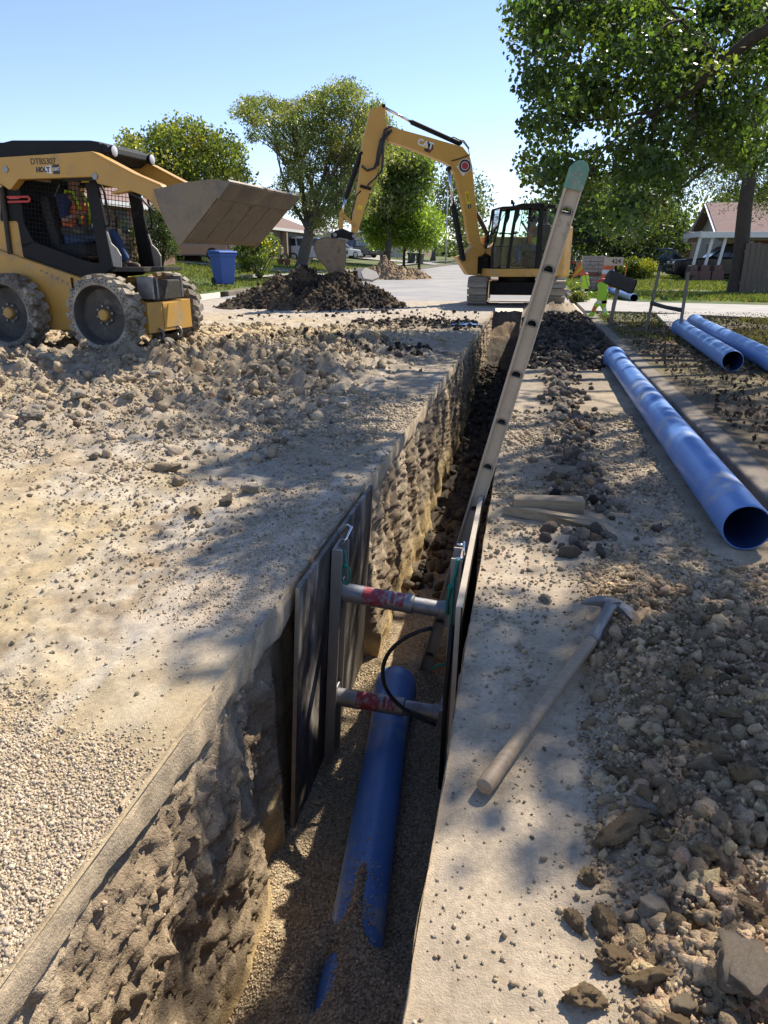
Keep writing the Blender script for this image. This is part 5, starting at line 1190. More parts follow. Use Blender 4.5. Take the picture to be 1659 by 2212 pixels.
# bucket: side plates and a curved shell, teeth down in the heap
bq = [(428, 772), (470, 762), (520, 768), (558, 775), (560, 860), (545, 960), (505, 962), (470, 905), (430, 860), (413, 815), (415, 790)]
out = ep(bq, .0, c2); cb = Vector((sum(p[0] for p in out) / len(out), sum(p[1] for p in out) / len(out)))
bo_ = [Vector(p) for p in out]; inn = [p + (cb - p).normalized() * .035 for p in bo_]
sh = [bo_[i] for i in (2, 1, 0, 10, 9, 8, 7, 6)]; shi = [inn[i] for i in (6, 7, 8, 9, 10, 0, 1, 2)]
bu = plate([tuple(p) for p in sh + shi], .42, -.42).build('digging_bucket', 'bucket_steel', sti, bevel=.005)
for a, b in ((.42, .395), (-.42, -.395)): plate([tuple(p) for p in bo_], a, b).build('bucket_side', 'bucket_mud', bu, bevel=.005)
for y_ in (-.36, -.18, 0, .18, .36):
    mb = MB(); p = bo_[6]; mb.prism([(p.x - .04, y_ - .04, p.y + .05), (p.x + .05, y_ - .04, p.y + .05), (p.x + .03, y_ - .04, p.y - .14), (p.x + .01, y_ - .04, p.y - .14)], (0, .08, 0)); mb.build('bucket_tooth', 'bucket_steel', bu, bevel=.006)
# hoses
def hosel(pts, y_, r_=.017, cv=c6):
    q = [EX.pl(*cv(*p), y_) for p in pts]; mb = MB(); mb.tube([(x, y_, z) for x, z in q], r_, 6); mb.build('hydraulic_hose', 'hose_black', ex, smooth=True)
for k in range(4):
    hosel([(620 + 8 * k, 300 - 6 * k), (560 + 6 * k, 330), (535 + 7 * k, 420), (520 + 9 * k, 540), (480 + 14 * k, 640), (455 + 12 * k, 710), (380 + 10 * k, 735 + 4 * k), (330 + 8 * k, 690)] if k < 2 else [(630, 310 + 12 * k), (570 + 5 * k, 360), (545, 480), (530 + 5 * k, 620), (510 + 8 * k, 740), (460, 820), (400, 870), (385, 910)], yb + .03 + .012 * k, .022)
for k in range(3): hosel([(595 + 8 * k, 360), (520 + 10 * k, 430 + 10 * k), (490 + 9 * k, 560), (475 + 10 * k, 690)], yb + .025, .026)
hosel([(1190, 425), (1240, 405), (1330, 450), (1380, 510), (1400, 580), (1300, 620), (1220, 640)], yb + .02, .014); hosel([(1240, 430), (1340, 440), (1395, 520)], 0, .018)
hosel([(1470, 1150), (1510, 1250), (1570, 1370), (1560, 1450)], -.05, .05); hosel([(1490, 1180), (1540, 1280), (1590, 1400)], .08, .04)
hosel([(325, 935), (280, 980), (260, 1060), (235, 1160), (225, 1250)], yb * .8, .018); 
x_, z_ = EX.pl(*c6(372, 905), yb * .8); mb = MB(); mb.box((x_, yb * .8 + .02, z_), (.3, .05, .07), Matrix.Rotation(-.25, 3, 'Y')); mb.build('hose_clamp', 'machine_black', ex, bevel=.008)
# foot of the boom: swing casting
sw = BO([(1265, 1590), (1345, 1560), (1450, 1440), (1490, 1425), (1560, 1520), (1545, 1560), (1480, 1590), (1472, 1770), (1375, 1765)])
plate(sw, .24, -.24).build('swing_casting', 'cat_yellow', ex, bevel=.03)
x_, z_ = EX.pl(*c6(1500, 1640), 0); mb = MB(); mb.cyl((x_, 0, z_ - .3), (x_, 0, z_ + .15), .12, n=18); mb.box((x_ - .2, 0, z_ + .05), (.35, .5, .12)); mb.box((x_ - .25, 0, z_ - .22), (.45, .5, .12)); mb.build('swing_pivot', 'machine_black', ex, bevel=.01)
# painted marks
def mark(p, y_, cv=c6): x, z = EX.pl(*cv(*p), y_); return Vector((x, y_ + .003, z))
def dirv(a, b, y_): p, q = mark(a, y_), mark(b, y_); return (q - p).normalized()
xd = dirv((910, 470), (1010, 505), yb); yd = Vector((-xd.z, 0, xd.x)); yd = yd if yd.z > 0 else -yd
m0 = mark((965, 478), yb); tr = mark((992, 505), yb)
mb = MB(); mb.prism([tr + xd * math.cos(a) * .135 + yd * math.sin(a) * .135 for a in np.linspace(0, 2 * math.pi, 7)[:-1]], (0, .003, 0)); lg = mb.build('logo_plate', 'decal_black', bo)
mb = MB(); q = tr + Vector((0, .0045, 0)); mb.add([q + xd * .02 - yd * .1, q + xd * .075 - yd * .07, q + xd * .105, q + xd * .075 + yd * .07, q + xd * .05], [(0, 1, 2, 3, 4)]); mb.build('logo_edge', 'decal_red', lg)
mb = MB(); q = m0 + Vector((0, .006, 0)) - yd * .035; mb.add([q - xd * .075 - yd * .05, q + xd * .055 - yd * .05, q - xd * .01 + yd * .05], [(0, 1, 2)]); mb.build('logo_triangle', 'decal_yellow', lg)
text('lettering', 'CAT', .21, 'decal_white', lg, m0 + Vector((0, .009, 0)) - xd * .01, xd, yd, bold=.008)
ec = mark((1352, 690), yb)
def disc(c, r0, r1, name, mat, parent, dy=0.0, n=28):
    mb = MB(); 
    for i in range(n):
        a, b = 2 * math.pi * i / n, 2 * math.pi * (i + 1) / n; e = Vector((0, dy, 0))
        mb.add([c + e + Vector((math.cos(t_) * r_, 0, math.sin(t_) * r_)) for t_, r_ in ((a, r0), (b, r0), (b, r1), (a, r1))], [(0, 1, 2, 3)])
    return mb.build(name, mat, parent)
em = disc(ec, 0, .165, 'emblem', 'decal_white', bo); disc(ec, .1, .15, 'emblem_ring', 'decal_black', em, .003); disc(ec, 0, .085, 'emblem_centre', 'decal_red', em, .003)
for i in range(7):
    a = R(160 - i * 32); p = ec + Vector((math.cos(a) * .125, .006, math.sin(a) * .125)) ; text('lettering', 'WORKS'[i % 5], .045, 'decal_white', em, Vector((2 * ec.x - p.x, p.y, p.z)), (-math.sin(a), 0, -math.cos(a)), (-math.cos(a), 0, math.sin(a)))  if False else None
mb = MB(); p = mark((1312, 735), yb); dv = dirv((1285, 695), (1340, 775), yb); nv = Vector((-dv.z, 0, dv.x)); mb.add([p - dv * .14 - nv * .035, p + dv * .14 - nv * .035, p + dv * .14 + nv * .035, p - dv * .14 + nv * .035], [(0, 1, 2, 3)]); mb.build('emblem_ribbon', 'decal_white', em)
xd = dirv((1370, 960), (1398, 1105), yb); yd = Vector((-xd.z, 0, xd.x)); yd = yd if yd.x < 0 else -yd
p = mark((1385, 1030), yb); mb = MB(); mb.add([p + xd * a + yd * b for a, b in ((-.22, -.05), (.22, -.05), (.22, .05), (-.22, .05))], [(0, 1, 2, 3)]); sg = mb.build('sticker', 'decal_yellow', bo)
text('lettering', 'HOLT', .075, 'decal_black', sg, p + Vector((0, .003, 0)) - xd * .07, xd, yd, bold=.002)
mb = MB(); q = p + Vector((0, .002, 0)) + xd * .15; mb.add([q + xd * a + yd * b for a, b in ((-.055, -.045), (.055, -.045), (.055, .045), (-.055, .045))], [(0, 1, 2, 3)]); lp = mb.build('logo_plate', 'decal_black', sg)
text('lettering', 'CAT', .045, 'decal_white', lp, q + Vector((0, .003, 0)), xd, yd)
p = mark((318, 1100), yb * .8); mb = MB(); mb.box(p, (.13, .004, .1), Matrix.Rotation(-.2, 3, 'Y')); mb.build('warning_sticker', 'decal_yellow', sti)
# ------------------------------------------------------------------ heaps of dirt
def heap(name, label, lobes, col, clodcol, nclod, rmax, seed, cat='dirt heap'):
    x0 = min(l[0] - 2.6 * l[2] for l in lobes); x1 = max(l[0] + 2.6 * l[2] for l in lobes); y0 = min(l[1] - 2.6 * l[3] for l in lobes); y1 = max(l[1] + 2.6 * l[3] for l in lobes)
    base = Vector((sum(l[0] for l in lobes) / len(lobes), sum(l[1] for l in lobes) / len(lobes), 0)); base.z = road_z(base.y)
    t = thing(name, label, cat, base)
    def hf(x, y):
        h = 0 * x
        for (cx, cy, sx, sy, hh) in lobes:
            r_ = np.sqrt(((x - cx) / sx) ** 2 + ((y - cy) / sy) ** 2) * (1 + .16 * fbm(x * 1.1 + seed, y * 1.1, oct=3)); h = np.maximum(h, hh * np.clip(1 - r_ / 1.9, 0, 1) ** 1.15)
        return h * (1 + .22 * fbm(x * 2.2, y * 2.2 + seed, oct=3)) + np.minimum(h, .25) * (.75 * np.abs(fbm(x * 6, y * 6, oct=4))) - .03
    xs = np.linspace(x0, x1, 150); ys = np.linspace(y0, y1, 120); X, Y = np.meshgrid(xs, ys); x, y = X.ravel(), Y.ravel(); z = hf(x, y) + ROADZ(y)
    nx, ny = len(xs), len(ys); i = np.arange((ny - 1) * (nx - 1)); r_ = i // (nx - 1); c_ = i % (nx - 1); a = r_ * nx + c_
    keep = hf(x, y)[a] > -.02; a = a[keep]; F = np.stack([a, a + 1, a + nx + 1, a + nx], 1)
    m = np.clip(.5 + .8 * fbm(x * 1.5 + seed, y * 1.5, oct=4), 0, 1)[:, None]; C = np.array(col[0]) * m + np.array(col[1]) * (1 - m)
    mesh_np('mound', np.stack([x, y, z], 1), F, MATS['rock'], t, True, C, off=base)
    n = nclod; px = RNG.uniform(x0, x1, n * 4); py = RNG.uniform(y0, y1, n * 4); hz_ = hf(px, py); k = (hz_ > -.01) & (RNG.uniform(0, 1, n * 4) < .3 + hz_ * 3); px, py, hz_ = px[k][:n], py[k][:n], hz_[k][:n]
    m = (fbm(px * 1.5 + seed, py * 1.5, oct=4) > 0)[:, None]; cc = np.where(m, np.array(clodcol[0]), np.array(clodcol[1])) * (1 + .3 * RNG.normal(size=(len(px), 1)))
    o = scatter('clods', np.stack([px, py, hz_ + ROADZ(py)], 1) - np.array(base), .025 + rmax * RNG.uniform(0, 1, len(px)) ** 2.4, RK1L, np.clip(cc, .012, .7), 'rock', smooth=False); o.parent = t
    return t
heap('dirt_heap', 'heap of dark wet clay and brown dirt under the excavator bucket', [(-5.75, 18.6, 1.1, .85, .9), (-4.9, 19.0, .85, .75, .85), (-6.6, 18.1, .85, .6, .42), (-4.0, 18.7, .55, .45, .36)], ((.045, .036, .028), (.13, .095, .06)), ((.04, .032, .026), (.12, .085, .05)), 3000, .05, 3)
heap('dirt_heap', 'smaller tan dirt heap farther up the road by broken concrete', [(-7.9, 41.5, 1.0, 1.0, 1.0), (-7.0, 42, .9, .8, .6)], ((.34, .24, .14), (.26, .18, .11)), ((.36, .26, .16), (.22, .16, .1)), 900, .08, 9)
for i, (u, v, s_, lab) in enumerate([(770, 604, .5, 'broken concrete slab leaning left of the tan heap'), (783, 606, .55, 'flat broken concrete piece at the foot of the tan heap'), (797, 608, .7, 'largest broken concrete slab tilted against the tan heap'), (757, 600, .35, 'small broken concrete piece beside the digging bucket')]):
    P = G(u, v, .15); rg = random.Random(i + 5); mb = MB(P); q = [Vector((math.cos(a) * s_ * rg.uniform(.6, 1), math.sin(a) * s_ * rg.uniform(.6, 1), 0)) for a in np.linspace(0, 6.28, 7)[:-1]]
    rot = Matrix.Rotation(rg.uniform(.3, .9), 3, 'X') @ Matrix.Rotation(rg.uniform(-.5, .5), 3, 'Y'); mb.prism([P + rot @ p + Vector((0, 0, .25)) for p in q], rot @ Vector((0, 0, .12)))
    o = mb.build('concrete_slab', 'concrete', None, bevel=.01); o.location = P; tag(o, lab, 'concrete slab', 'broken concrete by the tan heap')

# ------------------------------------------------------------------ houses
def window(parent, p, w_, h_, n, frame='trim_white', div=2):
    """p: centre on the wall, n: outward normal"""
    n = Vector(n); s_ = Vector((-n.y, n.x, 0)); p = Vector(p); up = Vector((0, 0, 1)); off = parent.location
    mb = MB(off); f_ = .06
    for sg in (-1, 1):
        mb.bar(p + s_ * sg * w_ / 2 - up * h_ / 2 + n * .02, p + s_ * sg * w_ / 2 + up * h_ / 2 + n * .02, f_, .06, n)
        mb.bar(p - s_ * (w_ / 2 - .03) + up * sg * h_ / 2 + n * .02, p + s_ * (w_ / 2 - .03) + up * sg * h_ / 2 + n * .02, .06, f_, up)
    for k in range(1, div): q = p + s_ * (w_ * (k / div - .5)) + n * .015; mb.bar(q - up * h_ / 2, q + up * h_ / 2, .035, .04, n)
    fr = mb.build('window', frame, parent)
    mb = MB(off); mb.prism([p + s_ * a * w_ / 2 + up * b * h_ / 2 + n * .004 for a, b in ((-1, -1), (1, -1), (1, 1), (-1, 1))], n * .004); mb.build('pane', 'window_dark', fr)
def house(label, x0, x1, y0, y1, z0, zw, zr, ridge, wall, roof, wins=(), doors=(), oh=.5, hip=0.0, face=1, cat='house'):
    t = thing('house', label, cat, ((x0 + x1) / 2, (y0 + y1) / 2, z0)); off = t.location
    mb = MB(off)
    if ridge == 'y':
        xm = (x0 + x1) / 2
        mb.prism([(x0, y0, z0 - .5), (x1, y0, z0 - .5), (x1, y0, zw), (xm, y0, zr - .12 if not hip else zw), (x0, y0, zw)], (0, y1 - y0, 0))
    else:
        ym = (y0 + y1) / 2
        mb.prism([(x0, y0, z0 - .5), (x0, y1, z0 - .5), (x0, y1, zw), (x0, ym, zr - .12 if not hip else zw), (x0, y0, zw)], (x1 - x0, 0, 0))
    mb.build('wall', wall, t)
    mb = MB(off); th = .14
    if ridge == 'y':
        xm = (x0 + x1) / 2; k = oh * (zr - zw) / (xm - x0)
        for xs_ in (x0 - oh, x1 + oh):
            a = [(xs_, y0 - oh, zw - k), (xs_, y1 + oh, zw - k), (xm, y1 + oh - hip, zr), (xm, y0 - oh + hip, zr)]; mb.prism(a, (0, 0, th))
        if hip:
            for yy, yr in ((y0 - oh, y0 - oh + hip), (y1 + oh, y1 + oh - hip)): mb.prism([(x0 - oh, yy, zw - k), (x1 + oh, yy, zw - k), (xm, yr, zr)], (0, 0, th - .003))
    else:
        ym = (y0 + y1) / 2; k = oh * (zr - zw) / (ym - y0)
        for ys_ in (y0 - oh, y1 + oh):
            a = [(x0 - oh, ys_, zw - k), (x1 + oh, ys_, zw - k), (x1 + oh - hip, ym, zr), (x0 - oh + hip, ym, zr)]; mb.prism(a, (0, 0, th))
    mb.build('roof', roof, t)
    if ridge == 'y':
        for xs_ in (x0 - oh, x1 + oh): mb = MB(off); mb.box((xs_ + (.02 if xs_ > xm else -.02), (y0 + y1) / 2, zw - k + .04), (.05, y1 - y0 + 2 * oh, .2)); mb.build('fascia', 'trim_white', t)
    else:
        for ys_ in (y0 - oh, y1 + oh): mb = MB(off); mb.box(((x0 + x1) / 2, ys_ + (.02 if ys_ > ym else -.02), zw - k + .04), (x1 - x0 + 2 * oh, .05, .2)); mb.build('fascia', 'trim_white', t)
        for xs_ in (x0 - oh - .02, x1 + oh + .02):
            for sg in (y0 - oh, y1 + oh): mb = MB(off); mb.bar((xs_, sg, zw - k + .05), (xs_, ym, zr + .05), .05, .2, (1, 0, 0)); mb.build('barge_board', 'trim_white', t)
    for (p, w_, h_, n) in wins: window(t, p, w_, h_, n)
    for (p, w_, h_, n, m) in doors:
        n = Vector(n); s_ = Vector((-n.y, n.x, 0)); p = Vector(p); mb = MB(off); mb.prism([p + s_ * a * w_ / 2 + Vector((0, 0, b * h_)) for a, b in ((-1, 0), (1, 0), (1, 1), (-1, 1))], n * .04); d_ = mb.build('door', m, t)
        mb = MB(off); q = p + s_ * w_ * .38 + Vector((0, 0, h_ * .48)) + n * .04; mb.ball(q + n * .03, .035, 1); mb.build('handle', 'steel_grey', d_)
    return t
z1 = 1.2
house('low brick house with brown hip roof behind the loader cab', -28, -17.5, 22, 35, 1.15, 3.5, 5.3, 'y', 'brick_wall', 'roof_red', [((-17.5, y, 2.4), 1.5, 1.2, (1, 0, 0)) for y in (24.5, 28, 32.5)], [((-17.5, 30.3, 1.15), .95, 2.05, (1, 0, 0), 'door_dark')], hip=4)
h2 = house('brick house with brown roof and open carport behind the white car', -29, -19.2, 48, 66, 1.3, 3.5, 5.5, 'y', 'brick_tan', 'roof_brown', [((-19.2, y, 2.5), 1.4, 1.2, (1, 0, 0)) for y in (50, 54)], [((-19.2, 52, 1.3), .95, 2.05, (1, 0, 0), 'door_dark'), ((-19.2, 60, 1.3), 4.5, 2.0, (1, 0, 0), 'door_dark')], hip=4)
for y in (49.2, 56.5, 63.5):
    mb = MB(h2.location); mb.box((-18.85, y, 2.2), (.3, .3, 2.2)); mb.build('porch_post', 'brick_tan', h2)
house('cream house with bright white roof edge beyond the digging bucket', -30, -18.5, 82, 99, 1.4, 4.0, 4.9, 'y', 'siding_cream', 'trim_white', [((-18.5, y, 2.7), 1.5, 1.3, (1, 0, 0)) for y in (89, 93, 97)], [((-18.5, 85, 1.4), 3.5, 2.1, (1, 0, 0), 'door_dark')], hip=3)
house('pale far house behind the small bright trees', -30, -18, 108, 124, 1.5, 4.2, 5.8, 'y', 'siding_cream', 'roof_grey', [((-18, y, 2.8), 1.6, 1.3, (1, 0, 0)) for y in (111, 115, 120)], [((-18, 113, 1.5), 1, 2.1, (1, 0, 0), 'door_dark')], hip=3)
house('farthest brown house by the street lamp', -31, -19, 132, 150, 1.6, 4.2, 6, 'y', 'brick_wall', 'roof_brown', [((-19, y, 2.9), 1.6, 1.3, (1, 0, 0)) for y in (135, 140, 146)], hip=3)
zg = .13
r1 = house('house with red shingle gable roof and white carport posts', 10.4, 24, 44.6, 52, zg, 2.45, 4.2, 'x', 'siding_cream', 'roof_red', [((10.4, 48.4, 1.6), 1.2, 1.0, (-1, 0, 0))], [((12.4, 44.6, zg), 1.0, 2.05, (0, -1, 0), 'door_orange'), ((15, 44.6, zg), 1.6, 2.05, (0, -1, 0), 'door_orange')])
mb = MB(r1.location); mb.prism([(8.2, 40.0, 2.3), (24, 40.0, 2.3), (24, 44.5, 2.5), (8.2, 44.5, 2.5)], (0, 0, .12)); mb.build('carport_roof', 'roof_grey', r1)
mb = MB(r1.location); mb.box((16.1, 39.96, 2.33), (15.9, .06, .26)); mb.box((8.16, 42.2, 2.38), (.06, 4.5, .26)); mb.build('carport_fascia', 'trim_white', r1)
for u in (1499, 1525, 1553):
    x = PY(u, 560, 40.2).x
    mb = MB(r1.location); mb.bar((x, 40.2, .9), (x + .18, 40.2, 2.28), .13, .13); mb.build('carport_post', 'trim_white', r1)
    mb = MB(r1.location); mb.prism([(x - .28, 39.92, 0), (x + .28, 39.92, 0), (x + .28, 40.48, 0), (x - .28, 40.48, 0)], (0, 0, .65)); mb.prism([(x - .2, 40, .65), (x + .2, 40, .65), (x + .2, 40.4, .65), (x - .2, 40.4, .65)], (0, 0, .28)); mb.build('post_pedestal', 'stone_red', r1, bevel=.03)
house('grey roofed brick house beyond the silver blue car', 13.2, 26, 58, 68, zg, 2.7, 4.6, 'x', 'brick_tan', 'roof_grey', [((13.2, 61, 1.7), 1.3, 1.1, (-1, 0, 0)), ((16, 58, 1.7), 1.3, 1.1, (0, -1, 0))], [((13.2, 64.5, zg), 1, 2.05, (-1, 0, 0), 'door_dark')])
house('farther low grey roofed house among the right hand trees', 14, 26, 76, 88, zg, 2.8, 5.0, 'y', 'brick_wall', 'roof_grey', [((14, y, 1.7), 1.4, 1.1, (-1, 0, 0)) for y in (78, 82)], [((14, 85, zg), 1, 2.05, (-1, 0, 0), 'door_dark')])

# ------------------------------------------------------------------ vehicles parked by the houses
def vehicle(label, cat, loc, rz, paint, L=4.8, W=1.85, H=1.75, kind='suv', name='parked_car', group=None):
    t = thing(name, label, cat, loc, rz, group); g = .28; hood = .62 * H; bl = hood - .02
    pr = [(-L / 2, g + .12), (-L / 2 + .05, g), (L / 2 - .1, g), (L / 2, g + .15), (L / 2 - .02, hood * .72), (L / 2 - .12, hood * .9), (L * .20, hood), (-L / 2 + .1, hood), (-L / 2, hood * .9)]
    if kind == 'pickup': pr = pr[:-2] + [(-L / 2 + .02, hood), (-L / 2, hood * .9)]
    mb = MB(); mb.prism([(x, -W / 2, z) for x, z in pr], (0, W, 0)); mb.build('body', paint, t, bevel=.07)
    if kind == 'suv': gh = [(-L / 2 + .06, bl), (L * .2, bl), (L * .06, H - .05), (0, H), (-L / 2 + .45, H), (-L / 2 + .22, H - .06)]
    elif kind == 'pickup': gh = [(-L * .12, bl), (L * .19, bl), (L * .06, H - .05), (0.02, H), (-L * .07, H), (-L * .11, H - .06)]
    else: gh = [(-L * .42, bl), (L * .2, bl), (L * .03, H - .04), (-L * .05, H), (-L * .2, H), (-L * .26, H - .05)]
    ins = .1
    mb = MB(); mb.add([(x, -W / 2 + ins * (.3 if z < hood else 1.6), z) for x, z in gh] + [(x, W / 2 - ins * (.3 if z < hood else 1.6), z) for x, z in gh], [tuple(range(6)), tuple(range(11, 5, -1))] + [(i, i + 6, (i + 1) % 6 + 6, (i + 1) % 6) for i in range(6)]); cb_ = mb.build('cabin', paint, t, bevel=.03)
    xs_ = sorted(x for x, z in gh); x0, x1 = gh[0][0], gh[1][0]
    for sg in (-1, 1):
        n = 3 if kind == 'suv' else 2; top0, top1 = gh[4][0], gh[2][0]
        for k in range(n):
            fa, fb = (k + .06) / n, (k + .94) / n; y0_, y1_ = sg * (W / 2 - ins * .42), sg * (W / 2 - ins * 1.42)
            zb_, zt_ = bl + .06, H - .13
            lo = lambda f: x0 + .1 + (x1 - .18 - x0) * f; hi = lambda f: top0 - .08 + (top1 - .02 - top0 + .12) * f
            q = [(lo(fa), y0_ + sg * .012, zb_), (lo(fb), y0_ + sg * .012, zb_), (hi(fb), y1_ + sg * .012, zt_), (hi(fa), y1_ + sg * .012, zt_)]
            mb = MB(); mb.prism(q, (0, sg * .008, 0)); mb.build('side_window', 'window_dark', cb_)
    for (a, b) in (((x1, bl + .05), (gh[2][0], H - .1)), ((x0, bl + .08), (gh[5][0], H - .14))):
        mb = MB(); dx = .03 if a[0] > 0 or a == (x1, bl + .05) else -.03; mb.prism([(a[0] + dx * .6, -W / 2 + .16, a[1]), (a[0] + dx * .6, W / 2 - .16, a[1]), (b[0] + dx, W / 2 - .24, b[1]), (b[0] + dx, -W / 2 + .24, b[1])], (dx * .3, 0, .006)); mb.build('windscreen', 'window_dark', cb_)
    if kind == 'pickup':
        mb = MB(); mb.box((-L * .31, 0, hood + .004), (L * .36, W - .2, .02)); mb.build('bed', 'machine_black', t)
    for sx in (-1, 1):
        for sg in (-1, 1):
            c = Vector((sx * L * .31, sg * (W / 2 - .02), .36)); mb = MB(); mb.lathe([(0, -.2), (.33, -.2), (.36, -.16), (.36, .0), (.33, .03), (.23, .035)], c, (0, sg, 0), 24); wh = mb.build('wheel', 'car_tyre', t, auto=True)
            mb = MB(); mb.lathe([(.235, .03), (.22, .0), (.06, .01), (.05, .03), (0, .03)], c, (0, sg, 0), 20); 
            for k in range(5): a = 2 * math.pi * k / 5; mb.bar(c + Vector((math.cos(a) * .05, sg * .02, math.sin(a) * .05)), c + Vector((math.cos(a) * .22, sg * .025, math.sin(a) * .22)), .05, .02, (0, 1, 0))
            mb.build('rim', 'car_rim', wh)
    for sg in (-1, 1):
        mb = MB(); mb.box((L / 2 - .05, sg * (W / 2 - .25), hood * .78), (.1, .36, .14)); mb.build('headlight', 'lamp_lens', t, bevel=.02)
        mb = MB(); mb.box((-L / 2 + .03, sg * (W / 2 - .12), hood * .85), (.08, .18, .3)); mb.build('tail_light', 'tail_red', t, bevel=.02)
        mb = MB(); mb.box((L * .16, sg * (W / 2 + .1), hood + .1), (.12, .2, .14)); mb.build('side_mirror', paint, t, bevel=.03)
    mb = MB(); mb.box((L / 2 - .02, 0, hood * .62), (.06, W * .6, .2)); mb.build('grille', 'machine_black', t, bevel=.01)
    for bx in (L / 2 - .03, -L / 2 + .03): mb = MB(); mb.box((bx, 0, g + .13), (.14, W * .96, .18)); mb.build('bumper', 'machine_black' if kind == 'pickup' else paint, t, bevel=.04)
    return t
def gz(x, y): return terr(x, y) + .05
p = PY(681, 560, 60); vehicle('white sport utility vehicle parked on the driveway behind the tree trunk', 'car', (p.x, 60, gz(p.x, 60) - .1), R(8), 'car_white', 5.3, 2.0, 1.9)
p = PY(410, 560, 40); vehicle('tan sedan parked on the driveway left of the blue bin', 'car', (p.x + .3, 40, gz(p.x, 40)), R(180), 'car_tan', 4.8, 1.8, 1.45, 'sedan')
p = PY(770, 560, 80); vehicle('dark pickup truck parked before the cream house', 'pickup truck', (p.x, 80, gz(p.x, 80)), R(150), 'car_dark', 5.6, 2.0, 1.9, 'pickup', 'parked_truck')
p = PY(732, 560, 70); vehicle('small white car just behind the digging bucket', 'car', (p.x, 70, gz(p.x, 70)), R(60), 'car_white', 4.4, 1.8, 1.5, 'sedan')
p = PY(1460, 560, 43); vehicle('black pickup truck under the white posted carport', 'pickup truck', (p.x + 2.55, 42.6, zg), R(180), 'car_black', 5.8, 2.0, 1.85, 'pickup', 'parked_truck')
p = PY(1436, 560, 52); vehicle('silver blue car parked behind the round hedge', 'car', (p.x, 52, zg), R(0), 'car_blue', 4.7, 1.9, 1.75)
p = PY(1232, 560, 78); vehicle('distant white car parked beyond the excavator', 'car', (p.x, 78, .3), R(80), 'car_white', 4.6, 1.8, 1.5, 'sedan')
p = PY(1226, 560, 60); vehicle('distant dark car parked beyond the excavator', 'car', (p.x, 60, .2), R(80), 'car_dark', 4.6, 1.8, 1.5, 'sedan')
# ------------------------------------------------------------------ street things
def bin_(label, P, rz, mat, s_=1.0, group=None):
    t = thing('wheelie_bin', label, 'bin', P, rz, group)
    w0, w1, d0, d1, h = .48 * s_, .62 * s_, .5 * s_, .7 * s_, 1.02 * s_
    mb = MB(); mb.add([(-d0 / 2, -w0 / 2, .04), (d0 / 2, -w0 / 2, .04), (d0 / 2, w0 / 2, .04), (-d0 / 2, w0 / 2, .04), (-d1 / 2, -w1 / 2, h), (d1 / 2, -w1 / 2, h), (d1 / 2, w1 / 2, h), (-d1 / 2, w1 / 2, h)], [(3, 2, 1, 0), (4, 5, 6, 7), (0, 1, 5, 4), (1, 2, 6, 5), (2, 3, 7, 6), (3, 0, 4, 7)]); b_ = mb.build('body', mat, t, bevel=.03)
    mb = MB(); mb.box((0, 0, h - .06), (d1 + .05, w1 + .05, .1)); mb.build('rim', mat, b_, bevel=.02)
    mb = MB(); mb.prism([(-d1 / 2 - .06, -w1 / 2 - .05, h), (d1 / 2 + .05, -w1 / 2 - .05, h), (d1 / 2 + .03, -w1 / 2 - .05, h + .05), (0, -w1 / 2 - .05, h + .1), (-d1 / 2 - .03, -w1 / 2 - .05, h + .07)], (0, w1 + .1, 0)); l_ = mb.build('lid', mat, t, bevel=.025)
    mb = MB(); mb.tube([(-d1 / 2 - .1, -w1 / 2 + .05, h - .02), (-d1 / 2 - .1, w1 / 2 - .05, h - .02)], .02, 8); mb.box((-d1 / 2 - .05, -w1 / 2 + .08, h - .03), (.1, .04, .06)); mb.box((-d1 / 2 - .05, w1 / 2 - .08, h - .03), (.1, .04, .06)); mb.build('handle', mat, t)
    for sg in (-1, 1):
        c = Vector((-d0 / 2 - .02, sg * w0 / 2, .13 * s_)); mb = MB(); mb.lathe([(0, -.04), (.12 * s_, -.04), (.13 * s_, 0), (.12 * s_, .03), (0, .03)], c, (0, sg, 0), 18); mb.build('wheel', 'car_tyre', t, auto=True)
    return t
P = GT(485, 616); bn = bin_('blue wheeled recycling bin standing on the grass by the left kerb', P, R(-35), 'bin_blue', 1.08)
mb = MB(); mb.box((.295, .1, .78), (.01, .2, .07)); mb.build('label_plate', 'reflective_white', bn)
mb = MB(); mb.box((.27, .12, .45), (.02, .16, .3)); mb.build('grip_recess', 'machine_black', bn)
for u, v, lab in ((889, 569, 'dark green bin at the far left roadside, left of two'), (907, 571, 'dark green bin at the far left roadside, right of two')):
    P = GT(u, v); P = PY(u, v, 78); P.z = terr(P.x, 78); bin_(lab, P, R(-20), 'bin_green', 1.0, 'far green bins')
# street lamp
p = PY(963, 560, 92); p.z = terr(p.x, 92); t = thing('street_lamp', 'tall thin grey street lamp at the far left kerb', 'street lamp', p)
mb = MB(); mb.tube([(0, 0, 0), (0, 0, 8.2)], [.09, .055], 10); mb.build('pole', 'galv', t, smooth=True)
mb = MB(); mb.tube([(0, 0, 8.0), (.5, 0, 8.35), (1.2, 0, 8.4)], .035, 8); mb.build('arm', 'galv', t, smooth=True)
mb = MB(); mb.box((1.45, 0, 8.38), (.6, .22, .12)); mb.build('lamp_head', 'galv', t, bevel=.03)
mb = MB(); mb.cyl((0, 0, 0), (0, 0, .3), .16, n=12); mb.build('base', 'concrete', t)
